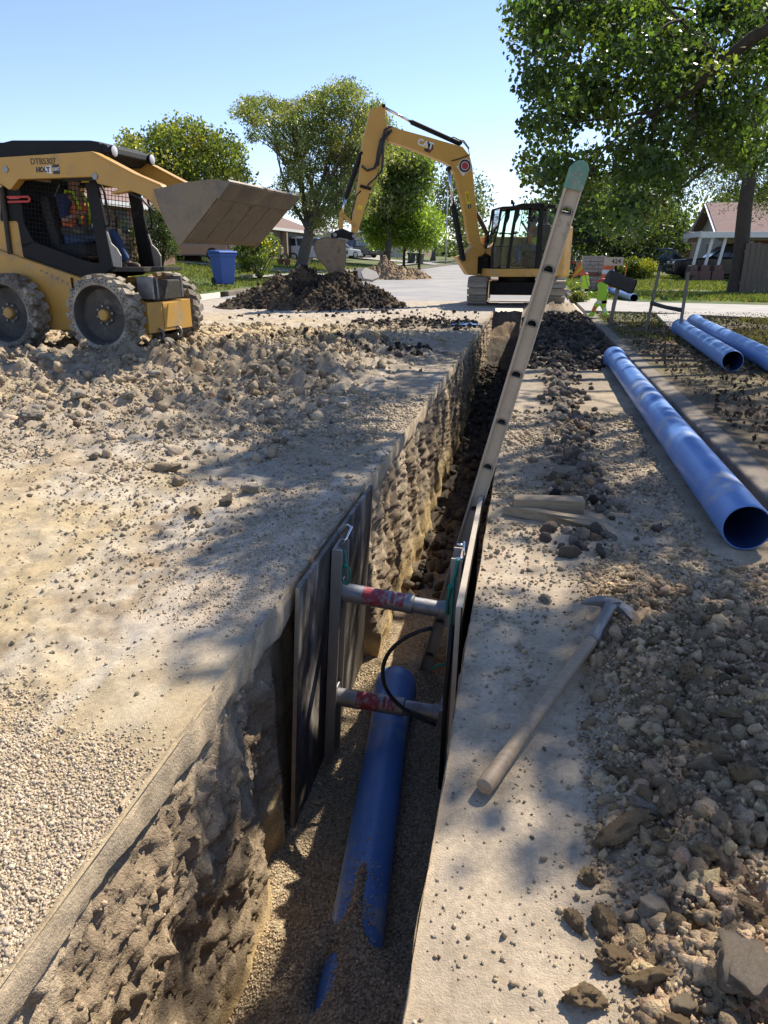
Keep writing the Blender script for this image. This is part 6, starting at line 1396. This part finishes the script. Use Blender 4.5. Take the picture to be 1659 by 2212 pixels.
# mailbox far, stump, pots, kerb stones
p = PY(824, 566, 62); p.z = terr(p.x, 62); t = thing('mailbox', 'pale wide mailbox on a wooden post beyond the tan heap', 'mailbox', p)
mb = MB(); mb.box((0, 0, .45), (.2, .3, 1.0)); mb.build('post', 'wood_post', t); mb = MB(); mb.box((0, 0, 1.02), (.5, 1.5, .32)); mb.build('box', 'wood_grey', t, bevel=.03)
P = GT(418, 565); t = thing('tree_stump', 'low cut tree stump before the tan sedan', 'stump', P)
mb = MB(); mb.lathe([(.62, -.1), (.5, .1), (.47, .34), (.46, .36)], (0, 0, 0), (0, 0, 1), 16); mb.build('bark', 'bark', t, smooth=False); mb = MB(); mb.lathe([(.46, .355), (0, .37)], (0, 0, 0), (0, 0, 1), 16); mb.build('cut_top', 'wood_post', t)
for u, v, l in ((606, 566, 'left flower pot of two by the carport pillar'), (621, 567, 'right flower pot of two by the carport pillar')):
    P = PY(u, v, 46); P.z = terr(P.x, 46); t = thing('flower_pot', l, 'flower pot', P, 0, 'flower pots by the carport'); mb = MB(); mb.lathe([(0, 0), (.16, 0), (.24, .4), (.22, .42), (.2, .36), (0, .36)], (0, 0, 0), (0, 0, 1), 16); mb.build('pot', 'pot_clay', t, auto=True)
    mb = MB(); 
    for k in range(24): a = random.random() * 6.28; q = Vector((math.cos(a) * .2, math.sin(a) * .2, random.uniform(.5, .75))); mb.add([(0, 0, .36), q + Vector((.04, 0, 0)), q + Vector((0, .04, .06))], [(0, 1, 2)])
    mb.build('plant', 'turf_green', t) if 'turf_green' in MATS else (M('turf_green', (.06, .1, .03)), mb.build('plant', 'turf_green', t))
for u, v, s_, l in ((535, 601, .42, 'long pale edging stone right of the blue bin'), (553, 600, .2, 'short pale edging stone right of the blue bin')):
    P = GT(u, v); mb = MB(); mb.box((0, 0, .06), (s_ * 1.4, .3, .16)); o = mb.build('edging_stone', 'concrete', None, bevel=.04); o.location = P; tag(o, l, 'edging stone')
P = G(1004, 707, .03); mb = MB(); mb.add([(-.25, -.1, .05), (.2, -.14, .06), (.26, .12, .05), (0, .16, .09), (-.2, .1, .06), (-.25, -.1, .04), (.2, -.14, .05), (.26, .12, .04), (0, .16, .08), (-.2, .1, .05)], [(0, 1, 2, 3, 4), (9, 8, 7, 6, 5)]); o = mb.build('plastic_scrap', 'pipe_blue', None); o.location = P; tag(o, 'crumpled blue plastic scrap at the left trench edge', 'plastic scrap')

# brick letterbox pillar with separate stones
p = PY(1278.5, 623, 27.6); t = thing('stone_pillar', 'square stone letterbox pillar left of the orange drum', 'stone pillar', (p.x, 27.9, zg)); W_ = .7; rows = 9; rh = 1.12 / rows
mb = MB(); mb.box((0, 0, .56), (W_ - .03, W_ - .03, 1.1)); mb.build('mortar_core', 'mortar', t)
sm = {}
for r_ in range(rows):
    for sd in range(4):
        xs_ = [-.5, -.5 + .55 + .2 * random.random(), .5] if (r_ + sd) % 2 else [-.5, -.5 + .3 + .15 * random.random(), .5]
        if r_ % 3 == 1: xs_ = [-.5, -.18, .2, .5]
        for a, b in zip(xs_[:-1], xs_[1:]):
            c = Vector(((a + b) / 2 * W_, -W_ / 2 + .0, (r_ + .5) * rh)); mb = MB(); mb.box(c, ((b - a) * W_ - .014, .07 + .02 * random.random(), rh - .014))
            o = mb.build('stone_block', 'stone_red' if r_ == 4 else 'stone_a', t, bevel=.008); o.rotation_euler = (0, 0, sd * math.pi / 2)
mb = MB(); mb.box((0, 0, 1.15), (W_ + .1, W_ + .1, .07)); mb.build('cap', 'stone_a', t, bevel=.015)
# orange drum
p = PY(1310, 623, 27.0); t = thing('traffic_drum', 'orange and white striped traffic drum beside the stone pillar', 'traffic drum', (p.x, 27.0, zg))
for i, (h0, h1, r0, r1, m) in enumerate([(.0, .12, .3, .28, 'hose_black'), (.12, .3, .235, .232, 'orange_plastic'), (.3, .45, .225, .222, 'reflective_white'), (.45, .58, .216, .213, 'orange_plastic'), (.58, .73, .208, .205, 'reflective_white'), (.73, .93, .2, .19, 'orange_plastic')]):
    mb = MB(); mb.lathe([(0, h0), (r0 - .008, h0), (r0, h0 + .012), (r1, h1 - .012), (r1 - .008, h1), (0, h1)], (0, 0, 0), (0, 0, 1), 24); mb.build(['rubber_base', 'drum_body', 'reflective_band', 'drum_body', 'reflective_band', 'drum_body'][i], m, t, auto=True)
mb = MB(); mb.tube([(-.09, 0, .92), (-.07, 0, 1.0), (.07, 0, 1.0), (.09, 0, .92)], .018, 8); mb.build('handle', 'orange_plastic', t, smooth=True)
p = PY(1322, 600, 26.2); t = thing('address_board', 'pale wooden house number board above the orange drum', 'sign board', (p.x, 26.2, zg))
mb = MB(); mb.box((0, 0, .45), (.05, .05, .9)); mb.build('stake', 'wood_post', t); mb = MB(); mb.box((0, -.035, 1.0), (.62, .02, .27)); bd = mb.build('board', 'sign_board', t, bevel=.004)
text('lettering', '424', .2, 'decal_black', bd, (.08, -.047, 1.0), (1, 0, .0), (0, 0, 1), bold=.004)
p = PY(1344, 603, 23.5); t = thing('marker_stick', 'thin orange marker stick beside the tipped mailbox', 'marker stick', (p.x, 23.5, zg)); mb = MB(); mb.bar((0, 0, 0), (.12, 0, 1.05), .035, .02); mb.build('stick', 'orange_plastic', t)
# tipped mailbox
b0 = G(1318, 700, zg); t = thing('mailbox', 'black mailbox tipped sideways on a leaning wooden post', 'mailbox', b0); Y_ = b0.y
tp = PY(1337, 612, Y_) - b0; mb = MB(); mb.tube([(0, 0, -.05), tp * .5 + Vector((-.006, 0, 0)), tp], [.03, .034, .036], 8); mb.build('post', 'wood_post', t, smooth=True)
bm0 = PY(1338, 611, Y_) - b0; ax = (PY(1362, 620, Y_) - PY(1316, 601, Y_)); ax.y += .1; ax.normalize(); upv = (Vector((0, 0, 1)) - ax * ax.z).normalized(); sd = ax.cross(upv)
pr = [(-.1, -.09), (.1, -.09), (.1, .05)] + [(.1 * math.cos(a), .05 + .09 * math.sin(a)) for a in np.linspace(.3, math.pi - .3, 7)] + [(-.1, .05)]
mb = MB(); mb.prism([bm0 - ax * .24 + sd * a + upv * b for a, b in pr], ax * .48); bx_ = mb.build('box', 'dusty_black', t, bevel=.008)
mb = MB(); mb.prism([bm0 + ax * .242 + sd * a * 1.06 + upv * b * 1.06 for a, b in pr], ax * .016); mb.build('door', 'machine_black', bx_, bevel=.004)
mb = MB(); mb.box(bm0 + sd * -.115 + upv * .04 - ax * .05, (.02, .02, .16)); mb.build('flag', 'red_plastic', bx_)
mb = MB(); mb.tube([bm0 - upv * .1 + ax * -.12, bm0 - upv * .35 + ax * -.1], .006, 6); mb.build('loose_wire', 'machine_black', t)
# steel sign frame with a crossbar
q1, q2 = G(1393, 717, zg), G(1466, 727, zg); t = thing('barricade_frame', 'rusty two post barricade frame with a black crossbar on the lawn', 'barricade', (q1 + q2) / 2); OF = t.location
t1, t2 = PY(1425, 580, q1.y), PY(1488, 582, q2.y)
for a, b in ((q1, t1), (q2, t2)):
    mb = MB(OF); mb.bar(a - Vector((0, 0, .1)), b, .045, .012, (0, 1, 0)); mb.bar(a - Vector((0, 0, .1)) + Vector((0, .016, 0)), b + Vector((0, .016, 0)), .012, .03, (0, 1, 0)); p_ = mb.build('post', 'rust_post', t)
    mb = MB(OF); d = (b - a).normalized(); mb.bar(b - d * .03, b + d * .05, .055, .05, (0, 1, 0)); mb.build('cap', 'hose_black', p_, bevel=.006)
a, b = q1.lerp(t1, .46), q2.lerp(t2, .40); mb = MB(OF); mb.tube([a, a.lerp(b, .5) - Vector((0, 0, .012)), b], [.032, .028, .032], 10); mb.build('crossbar', 'hose_black', t, smooth=True)
# lime safety figures
def figure(label, u, v, h, flag):
    b0 = G(u, v, zg); t = thing('safety_figure', label, 'safety figure', b0, 0, 'lime warning figures'); s_ = h / .74
    out = [(-.20, 0), (-.09, .0), (-.08, .05), (-.05, .16), (.0, .22), (.05, .14), (.09, .06), (.08, 0), (.2, .0), (.2, .05), (.16, .07), (.13, .18), (.12, .28), (.14, .38), (.145, .48), (.10, .53), (.12, .58), (.1, .66), (.04, .70), (-.04, .68), (-.08, .62), (-.075, .55), (-.05, .52), (-.08, .47), (-.17, .47), (-.22, .49), (-.24, .45), (-.2, .41), (-.14, .40), (-.07, .36), (-.06, .3), (-.1, .26), (-.14, .14), (-.17, .06), (-.21, .045)]
    T = lambda x, z, y=0.0: Vector((x * s_, y, z * s_))
    mb = MB(); mb.prism([T(x, z, -.035) for x, z in out], (0, .07, 0)); mb.build('body', 'lime_plastic', t, bevel=.02)
    for nm, m, q in (('belt', 'reflective_white', [(-.07, .255), (.125, .255), (.135, .31), (-.065, .31)]), ('band', 'orange_plastic', [(.03, .252), (.122, .252), (.134, .313), (.03, .313)]), ('band', 'orange_plastic', [(-.12, .42), (-.07, .42), (-.07, .465), (-.12, .468)]), ('band', 'orange_plastic', [(-.155, .09), (-.10, .08), (-.06, .19), (-.115, .21)]), ('band', 'reflective_white', [(.085, .08), (.13, .08), (.12, .22), (.07, .16)])):
        mb = MB(); mb.prism([T(x, z, -.0385) for x, z in q], (0, .0025, 0)); mb.build(nm, m, t)
    mb = MB(); mb.ball(T(.02, .685), .085 * s_, 2, (1, .55, .55)); mb.prism([T(-.13, .67, -.04), T(-.04, .66, -.04), T(-.04, .7, -.04), T(-.12, .69, -.04)], (0, .08, 0)); mb.build('cap', 'red_plastic', t, smooth=False)
    if flag:
        top = PY(1263, 588, b0.y) - b0; mb = MB(); mb.cyl(T(-.21, .43), top + (top - T(-.21, .43)) * .35, .008, n=6); mb.build('flag_pole', 'wood_grey', t)
        A, B, C = [PY(uu, vv, b0.y) - b0 for uu, vv in ((1252, 562), (1263, 588), (1234, 602))]
        mb = MB(); mb.prism([A, B, C], (0, .006, 0)); f_ = mb.build('flag', 'flag_orange', t); M_ = (A + B) / 2
        mb = MB(); mb.prism([A.lerp(B, .38) + Vector((0, -.003, 0)), A.lerp(B, .66) + Vector((0, -.003, 0)), C.lerp(M_, .12) + Vector((0, -.003, 0))], (0, .002, 0)); mb.build('flag_stripe', 'flag_yellow', f_)
figure('lime green child shaped safety figure with orange flag and red cap', 1293, 684, .73, True)
figure('lime green child shaped safety figure without flag nearer the excavator', 1258, 650, .74, False)
# plank fence
fx = PY(1606, 600, 26).x; t = thing('plank_fence', 'weathered grey plank fence at the right frame edge', 'fence', (fx + 3, 26, zg)); OF = t.location
for k in range(46):
    x = fx + .155 * k; h = 1.52 + random.uniform(-.03, .03); mb = MB(OF); mb.box((x, 26 + random.uniform(-.008, .008), zg + .03 + h / 2), (.145, .022, h), Matrix.Rotation(random.uniform(-.008, .008), 3, 'Y')); mb.build('plank', 'fence_wood', t)
for z in (.35, 1.3): mb = MB(OF); mb.box((fx + 3.5, 26.04, zg + z), (7.2, .05, .09)); mb.build('rail', 'fence_wood', t)
for k in range(4): mb = MB(OF); mb.box((fx + .1 + 2.3 * k, 26.11, zg + .8), (.09, .09, 1.6)); mb.build('post', 'wood_post', t)
# ------------------------------------------------------------------ trees, shrubs, grass
def inpoly(P, poly):
    x, y = P[:, 0], P[:, 1]; c = np.zeros(len(P), bool); n = len(poly)
    for i in range(n):
        (x0, y0), (x1, y1) = poly[i], poly[(i + 1) % n]
        with np.errstate(divide='ignore', invalid='ignore'): c ^= ((y0 > y) != (y1 > y)) & (x < (x1 - x0) * (y - y0) / (y1 - y0 + 1e-12) + x0)
    return c
def sample_poly(poly, n):
    a = np.array(poly, float); lo, hi = a.min(0), a.max(0); out = []
    while len(out) < n:
        P = RNG.uniform(lo, hi, (n * 2, 2)); out += list(P[inpoly(P, poly)])
    return np.array(out[:n])
def foliage(name, C, rad, per, size, cols, parent, mat='leaf', droop=0.3, aspect=.62, flat=.75):
    """leaf-sized faces gathered in clumps C (n,3)"""
    n = len(C); rad = np.broadcast_to(np.asarray(rad, float), (n,)); idx = np.repeat(np.arange(n), per); N = len(idx)
    d = RNG.normal(size=(N, 3)); d /= np.linalg.norm(d, axis=1)[:, None]; r_ = RNG.uniform(0, 1, N) ** .45
    P = C[idx] + d * (r_ * rad[idx])[:, None] * np.array((1, 1, flat)); P[:, 2] -= droop * rad[idx] * RNG.uniform(0, 1, N) ** 2
    a = RNG.normal(size=(N, 3)) + np.array((0, 0, -.35)); a /= np.linalg.norm(a, axis=1)[:, None]; b = np.cross(a, RNG.normal(size=(N, 3))); b /= np.linalg.norm(b, axis=1)[:, None]
    s_ = (size * RNG.uniform(.65, 1.3, N))[:, None]; nn_ = np.cross(a, b)
    v = np.stack([P - a * s_ * .5, P + b * s_ * aspect * .5 - a * s_ * .08 + nn_ * s_ * .06, P + a * s_ * .55, P - b * s_ * aspect * .5 - a * s_ * .08 + nn_ * s_ * .06], 1).reshape(-1, 3)
    F = np.arange(4 * N).reshape(-1, 4)
    cl = np.array(cols); k = RNG.integers(0, len(cl), n)[idx]; c = cl[k] * (1 + .3 * RNG.normal(size=(N, 1))); c = np.clip(c, .005, .5)
    off = np.array(parent.location) if parent else None
    return mesh_np(name, v, F, MATS[mat], parent, False, np.repeat(c, 4, axis=0), off=off)
def limb(mb, a, b, r0, r1, bend=.15, n=6):
    a, b = Vector(a), Vector(b); L = (b - a).length; w1 = Vector((random.uniform(-1, 1), random.uniform(-1, 1), random.uniform(-.3, 1))) * bend * L
    mb.tube([a.lerp(b, i / n) + w1 * math.sin(math.pi * i / n) * .5 for i in range(n + 1)], [r0 + (r1 - r0) * i / n for i in range(n + 1)], 8)
def clumps_from(poly, Y, depth, n):
    q = sample_poly(poly, n); cu = np.mean(np.array(poly), axis=0); out = []
    for (u, v) in q: out.append(tuple(PY(u, v, Y + RNG.normal() * depth * .5)))
    return np.array(out)
def tree(label, base, poly, Y, depth, nclump, rad, per, size, cols, trunk_r, fork, bark='bark', nlimb=9, droop=.3, aspect=.62, extra=None, twigs=60, group=None, name='tree', top=None):
    base = Vector(base); t = thing(name, label, 'tree', base, 0, group); C = clumps_from(poly, Y, depth, nclump)
    if extra is not None: C = np.concatenate([C, extra])
    fork = Vector(fork); mb = MB(base); n = 8; ln = fork - base
    mb.tube([base - Vector((0, 0, .2))] + [base + ln * (i / n) + Vector((math.sin(i * 1.3) * .04, math.cos(i * 1.7) * .04, 0)) * trunk_r * 4 * (i / n) for i in range(n + 1)], [trunk_r * 1.5] + [trunk_r * (1.25 if i == 0 else 1 - .3 * i / n) for i in range(n + 1)], 14)
    # main limbs run to far clumps, twigs branch from them
    order = sorted(range(len(C)), key=lambda i: -(Vector(C[i]) - fork).length); pick = random.sample(order[:max(nlimb, len(order) // 2)], min(nlimb, len(order)))
    L = []
    for i in pick:
        e = Vector(C[i]); limb(mb, fork - ln.normalized() * trunk_r * random.uniform(0, 2), e, trunk_r * random.uniform(.2, .36), .012, .14); L.append(e)
    for i in random.sample(range(len(C)), min(twigs, len(C))):
        e = Vector(C[i]); k = min(L, key=lambda q: (q - e).length); s_ = fork.lerp(k, random.uniform(.45, .9)); limb(mb, s_, e, trunk_r * .12, .008, .15, 4)
    mb.build('trunk', bark, t, smooth=True)
    foliage('crown', C, rad * RNG.uniform(.7, 1.35, len(C)), per, size, cols, t, droop=droop, aspect=aspect)
    return t
# the big broadleaf tree at the right: its trunk stands just outside the picture, its crown reaches over the dig
BIG = [(1116, 0), (1098, 50), (1104, 110), (1128, 150), (1146, 200), (1122, 250), (1124, 310), (1132, 360), (1134, 395), (1165, 412), (1215, 432), (1270, 470), (1320, 490), (1385, 450), (1440, 410), (1520, 365), (1600, 345), (1659, 330), (1700, 0), (1700, -60), (1116, -60)]
def shade_clumps():
    out = []
    jobs = [(([(330, 770), (600, 742), (800, 752), (985, 768), (905, 880), (800, 985), (690, 1040), (560, 1030), (420, 985), (330, 880)]), 70), ([(640, 1090), (790, 1050), (720, 1150), (640, 1215), (540, 1205), (500, 1150)], 14), ([(600, 1300), (690, 1290), (640, 1380), (590, 1370)], 3),
            ([(1180, 790), (1320, 780), (1560, 1130), (1659, 1250), (1500, 1260), (1330, 1200), (1200, 1150), (1090, 1100), (1080, 900)], 26), ([(1290, 705), (1659, 720), (1659, 1060), (1500, 960)], 34), ([(1050, 1310), (1330, 1330), (1300, 1480), (1010, 1500)], 7), ([(1320, 1500), (1659, 1480), (1659, 1760), (1300, 1760)], 13), ([(1560, 1230), (1659, 1250), (1659, 1460), (1590, 1420)], 5), ([(1160, 700), (1290, 700), (1300, 760), (1150, 760)], 5)]
    for poly, n in jobs:
        k = 0
        for (u, v) in sample_poly(poly, n * 12):
            g = G(u, v, .03); z = random.uniform(4.4, 8.5); P = g + SUN_DIR * (z / SUN_DIR.z); pu, pv, d = proj(P)
            r_ = .75 * CAM_F / d
            if -r_ < pu < 1659 + r_ and pv > -r_ and not inpoly(np.array([(pu - r_ * .7, pv)]), BIG)[0]: continue
            out.append(tuple(P)); k += 1
            if k >= n: break
    return np.array(out)
SHC = shade_clumps()
LEAF_BIG = [(.05, .095, .028), (.07, .125, .033), (.12, .17, .042), (.04, .08, .027), (.085, .14, .036)]
TB = Vector((7.6, 12.2, zg)); t = thing('tree', 'large broadleaf tree with glossy leaves hanging over the right side', 'tree', TB)
Cb = clumps_from(BIG, 14.5, 2.2, 330); mb = MB(TB)
fork = Vector((7.0, 12.0, 3.4)); mb.tube([TB - Vector((0, 0, .2)), TB + Vector((0, 0, .3)), TB.lerp(fork, .5), fork], [.5, .36, .3, .28], 14)
mainL = [fork, PY(1665, 60, 12.2), PY(1625, 82, 12.3), PY(1590, 110, 12.4), PY(1560, 128, 12.6), PY(1500, 190, 13), PY(1420, 240, 13.4)]
mb.tube(mainL, [.2, .1, .088, .082, .075, .05, .03], 12)
ends = [mainL[4], mainL[5], mainL[6]]
for e in [(3.5, 12, 6.5), (.5, 12.5, 7.2), (-1.5, 12, 7), (2.5, 9, 7), (3.5, 7, 6.8), (.8, 10, 7.6), (4.5, 14, 6), (2.5, 14.5, 5.0), (6, 15, 6.5)]:
    limb(mb, fork, e, .13, .03, .1, 8); ends.append(Vector(e))
AC = np.concatenate([Cb, SHC]); ends = mainL[1:] + ends
for i in random.sample(range(len(AC)), 60):
    e = Vector(AC[i]); k = min(ends, key=lambda q: (q - e).length); limb(mb, k, e, .026, .008, .16, 5); ends += [k.lerp(e, .5), k.lerp(e, .8)]
for i in random.sample(range(len(AC)), 150):
    e = Vector(AC[i]); k = min(ends, key=lambda q: (q - e).length); limb(mb, k, e, .01, .004, .12, 4)
mb.build('trunk', 'bark', t, smooth=True)
foliage('crown', AC, np.concatenate([RNG.uniform(.24, .5, len(Cb)), RNG.uniform(.28, .5, len(SHC))]), 110, .092, LEAF_BIG, t, droop=.5, aspect=.75)
# feathery tree with a leaning dark trunk
P = G(1590, 634, zg); f_ = PY(1634, 240, P.y)
tree('tall tree with dark straight trunk and feathery leaves on the right lawn', P, [(1280, 430), (1330, 350), (1450, 320), (1659, 300), (1720, 330), (1720, 430), (1659, 450), (1610, 440), (1540, 400), (1480, 425), (1440, 435), (1400, 480), (1340, 520)], P.y + 2.2, 2.6, 170, .65, 110, .11, [(.05, .085, .02), (.07, .1, .025), (.04, .07, .02), (.1, .12, .03)], .26, f_, 'bark', 10, .6, .3)
# dark trees behind it
P = G(1335, 582, zg); P = PY(1335, 575, 48); P.z = zg
tree('dark dense tree behind the stone pillar', P, [(1150, 430), (1200, 400), (1300, 380), (1420, 400), (1440, 470), (1420, 540), (1360, 560), (1300, 545), (1240, 560), (1200, 520)], 48, 4, 120, 1.4, 110, .24, [(.03, .05, .014), (.04, .065, .018), (.025, .045, .014)], .4, PY(1335, 500, 48), 'bark', 8)
for lab, u, Y, poly, cols in (('pale green far tree right of the excavator cab', 1225, 95, [(1190, 470), (1260, 450), (1290, 520), (1270, 556), (1200, 556)], [(.09, .13, .04), (.12, .15, .05)]), ('leafy tree behind the grey roofed houses', 1420, 74, [(1360, 450), (1430, 430), (1490, 460), (1490, 520), (1420, 540), (1360, 530)], [(.05, .085, .025), (.07, .11, .03)]), ('bushy tree behind the red roofed house', 1600, 62, [(1540, 440), (1600, 420), (1690, 430), (1690, 510), (1560, 500)], [(.05, .08, .02), (.08, .11, .03)])):
    P = PY(u, 560, Y); P.z = zg; tree(lab, P, poly, Y, 4, 70, 1.9, 80, .34, cols, .3, PY(u, 530, Y), 'bark', 6, twigs=20)
c1_ = lambda pts: [(x * .3958, 276.5 + y * .3958) for x, y in pts]; c7_ = lambda pts: [(483.9 + .35417 * x, 155.5 + .35417 * y) for x, y in pts]
P = PY(400, 560, 47); P.z = terr(P.x, 47)
tree('round green tree rising behind the loader bucket', P, c1_([(690, 50), (760, 25), (900, -20), (1090, 0), (1230, 55), (1330, 150), (1365, 250), (1300, 400), (1200, 520), (900, 520), (760, 300), (700, 150)]), 47, 3.5, 190, 1.0, 150, .22, [(.12, .165, .035), (.16, .2, .05), (.09, .135, .035), (.19, .2, .05)], .3, PY(405, 500, 47), 'bark', 10)
P = PY(652, 575, 45); P.z = terr(P.x, 45)
tree('large old tree with thick leaning trunk behind the digging bucket', P, c7_([(70, 230), (130, 160), (270, 150), (330, 210), (420, 190), (530, 150), (640, 70), (770, 60), (860, 110), (930, 170), (960, 260), (1030, 330), (1000, 500), (930, 700), (850, 880), (700, 940), (560, 960), (430, 880), (340, 800), (310, 680), (380, 560), (300, 400), (160, 420), (130, 320)]), 45, 3.0, 520, .55, 110, .15, [(.16, .2, .075), (.13, .18, .06), (.19, .22, .09), (.11, .155, .05), (.22, .23, .11)], .42, PY(668, 495, 45), 'bark_grey', 11, aspect=.5, twigs=120)
P = PY(835, 560, 62); P.z = terr(P.x, 62)
tree('leafy tree behind the excavator boom', P, c7_([(840, 480), (1000, 420), (1150, 480), (1250, 560), (1240, 690), (1150, 780), (950, 850), (830, 820)]), 62, 4, 170, 1.3, 120, .3, [(.13, .18, .055), (.1, .155, .045), (.18, .21, .08)], .3, PY(842, 500, 62), 'bark_grey', 9)
P = PY(880, 560, 64); P.z = terr(P.x, 64)
for lab, u, poly in (('small bright green tree left of the street lamp', 872, [(850, 900), (960, 780), (1080, 770), (1120, 900), (1100, 1040), (950, 1060), (860, 1000)]), ('small bright green tree just beside the street lamp', 905, [(1080, 790), (1180, 770), (1310, 870), (1330, 970), (1270, 1040), (1110, 1050), (1060, 900)])):
    P = PY(u, 560, 64); P.z = terr(P.x, 64); tree(lab, P, c7_(poly), 64, 2.5, 90, 1.0, 130, .28, [(.18, .28, .05), (.22, .32, .06), (.15, .24, .045)], .13, PY(u + 3, 525, 64), 'bark', 7, aspect=.4)
P = PY(935, 560, 105); P.z = terr(P.x, 105)
tree('far tall thin tree behind the street lamp', P, c7_([(1240, 660), (1400, 620), (1560, 640), (1600, 780), (1560, 900), (1400, 980), (1270, 940)]), 105, 4, 80, 2.0, 60, .4, [(.08, .11, .04), (.1, .13, .05)], .35, PY(945, 500, 105), 'bark_grey', 8, twigs=30)
P = PY(1010, 560, 120); P.z = terr(P.x, 120)
tree('far tree right of the boom base', P, [(985, 520), (1010, 470), (1050, 500), (1060, 550), (1000, 556)], 120, 4, 40, 2.0, 60, .4, [(.07, .1, .035), (.09, .12, .04)], .3, PY(1012, 530, 120), 'bark_grey', 5, twigs=10)
# far wood closing the street
q = sample_poly([(600, 548), (780, 530), (960, 525), (1130, 520), (1300, 520), (1500, 515), (1659, 510), (1659, 560), (600, 562)], 420); C = np.array([tuple(PY(u, v, RNG.uniform(170, 260))) for u, v in q])
o = foliage('distant_trees', C, RNG.uniform(3, 6, len(C)), 40, 1.3, [(.06, .09, .035), (.08, .11, .045), (.05, .075, .03)], None); o['kind'] = 'stuff'; o['label'] = 'far line of trees closing the end of the street'
# shrubs
def shrub(label, u, v, Y, poly, depth, n, rad, per, size, cols, flowers=None, fn=0, fsz=.1):
    P = PY(u, v, Y); P.z = terr(P.x, P.y); t = thing('shrub', label, 'shrub', P); C = clumps_from(poly, Y, depth, n); C[:, 2] = np.maximum(C[:, 2], P.z + .1)
    mb = MB(P)
    for i in random.sample(range(n), min(n, 16)): limb(mb, P, C[i], .025, .006, .1, 3)
    mb.build('stem', 'bark', t); foliage('foliage', C, rad, per, size, cols, t)
    if flowers:
        top = C[np.argsort(-C[:, 2])[:max(3, int(n * .6))]]; foliage('blossoms', top[RNG.integers(0, len(top), fn)], rad * .9, 5, fsz, flowers, t, droop=0)
    return t
shrub('yellow flowering shrub on the lawn right of the blue bin', 560, 582, 30, [(505, 560), (515, 520), (540, 500), (575, 490), (600, 520), (612, 530), (585, 560), (575, 585), (520, 588)], .8, 60, .28, 110, .085, [(.09, .14, .03), (.12, .17, .04), (.07, .11, .03)], [(.75, .5, .03), (.8, .6, .05)], 60, .1)
shrub('dark green shrub behind the front of the loader', 345, 555, 29, [(318, 470), (335, 440), (360, 460), (378, 500), (375, 558), (330, 560)], .9, 55, .32, 110, .08, [(.035, .06, .018), (.05, .08, .022)], [(.6, .3, .25)], 8, .08)
shrub('low dark hedge left of the tan sedan', 300, 556, 31, [(215, 500), (260, 480), (320, 490), (330, 555), (215, 560)], 1.2, 60, .4, 80, .09, [(.04, .065, .02), (.05, .08, .025)])
shrub('round clipped hedge with yellow tips before the black pickup', 1379, 598, 42, [(1341, 596), (1340, 575), (1355, 561), (1385, 559), (1410, 566), (1419, 582), (1414, 598)], .9, 80, .3, 110, .085, [(.06, .1, .02), (.09, .13, .025), (.2, .22, .03)], [(.5, .45, .05)], 40, .1)
shrub('weedy bush behind the carport posts', 1490, 598, 39, [(1482, 600), (1486, 590), (1496, 594), (1500, 602)], .3, 8, .12, 30, .06, [(.09, .1, .03)])
shrub('small bushy plant at the foot of the stone pillar', 1250, 640, 20, [(1235, 650), (1240, 635), (1258, 632), (1266, 650)], .3, 16, .16, 60, .06, [(.09, .12, .03), (.12, .14, .05)])
# grass blades and fallen leaves
def blades(name, n, x0, x1, y0, y1, h, cols, dens=None, label=None, pw=1.0):
    x = RNG.uniform(x0, x1, n); y = y0 + (y1 - y0) * RNG.uniform(0, 1, n) ** pw; k = in_view(x, y, 100)
    if dens is not None: k &= RNG.uniform(0, 1, n) < dens(x, y)
    x, y = x[k], y[k]; n = len(x); z = np.array([terr(a, b) for a, b in zip(x, y)]) - .02 ; s_ = h * RNG.uniform(.5, 1.3, n) * (.6 + .02 * y); a = RNG.uniform(0, 6.28, n); w_ = .05 * s_ + .0009 * y + .004; l = RNG.normal(size=(n, 2)) * .45 * s_[:, None]
    P = np.stack([x, y, z], 1); d = np.stack([np.cos(a), np.sin(a), 0 * a], 1) * w_[:, None]; T = P + np.stack([l[:, 0], l[:, 1], s_], 1)
    v = np.stack([P - d, P + d, T], 1).reshape(-1, 3); F = np.arange(3 * n).reshape(-1, 3); c = np.array(cols)[RNG.integers(0, len(cols), n)] * (1 + .25 * RNG.normal(size=(n, 1)))
    o = mesh_np(name, v, F, MATS['grass_blade'], None, False, np.repeat(np.clip(c, .01, .5), 3, axis=0)); o['kind'] = 'stuff'; o['label'] = label
GR = [(.10, .17, .035), (.13, .2, .045), (.16, .19, .06), (.22, .2, .09)]
blades('grass', 60000, -24, KL - .35, 21, 60, .09, GR, lambda x, y: .35 + .65 * (fbm(x * .4, y * .4) > -.25), 'mown green grass on the left lawns', 1.4)
blades('grass', 60000, 1.5, 12, 20.5, 50, .08, GR, lambda x, y: (.3 + .7 * (fbm(x * .4, y * .4) > -.2)) * (y > 21.5 - .3 * x + 1.5), 'sunlit green grass on the right lawn', 1.5)
blades('grass', 26000, 1.4, 5.5, 4.5, 16, .07, [(.09, .12, .03), (.13, .13, .05), (.2, .16, .08)], lambda x, y: sstep(.0, .45, fbm(x * .9, y * .9)), 'sparse dry grass beside the kerb')
n = 9000; x = RNG.uniform(1.4, 5.5, n); y = 4 + 12.5 * RNG.uniform(0, 1, n); C = np.stack([x, y, np.full(n, zg + .012)], 1)
C = C[in_view(x, y, 60)]; o = foliage('leaf_litter', C, .02, 1, .05, [(.15, .1, .06), (.2, .135, .08), (.1, .07, .045), (.24, .17, .1)], None, mat='rock', droop=0, flat=.3); o['kind'] = 'stuff'; o['label'] = 'fallen brown leaves on the shaded dry lawn'
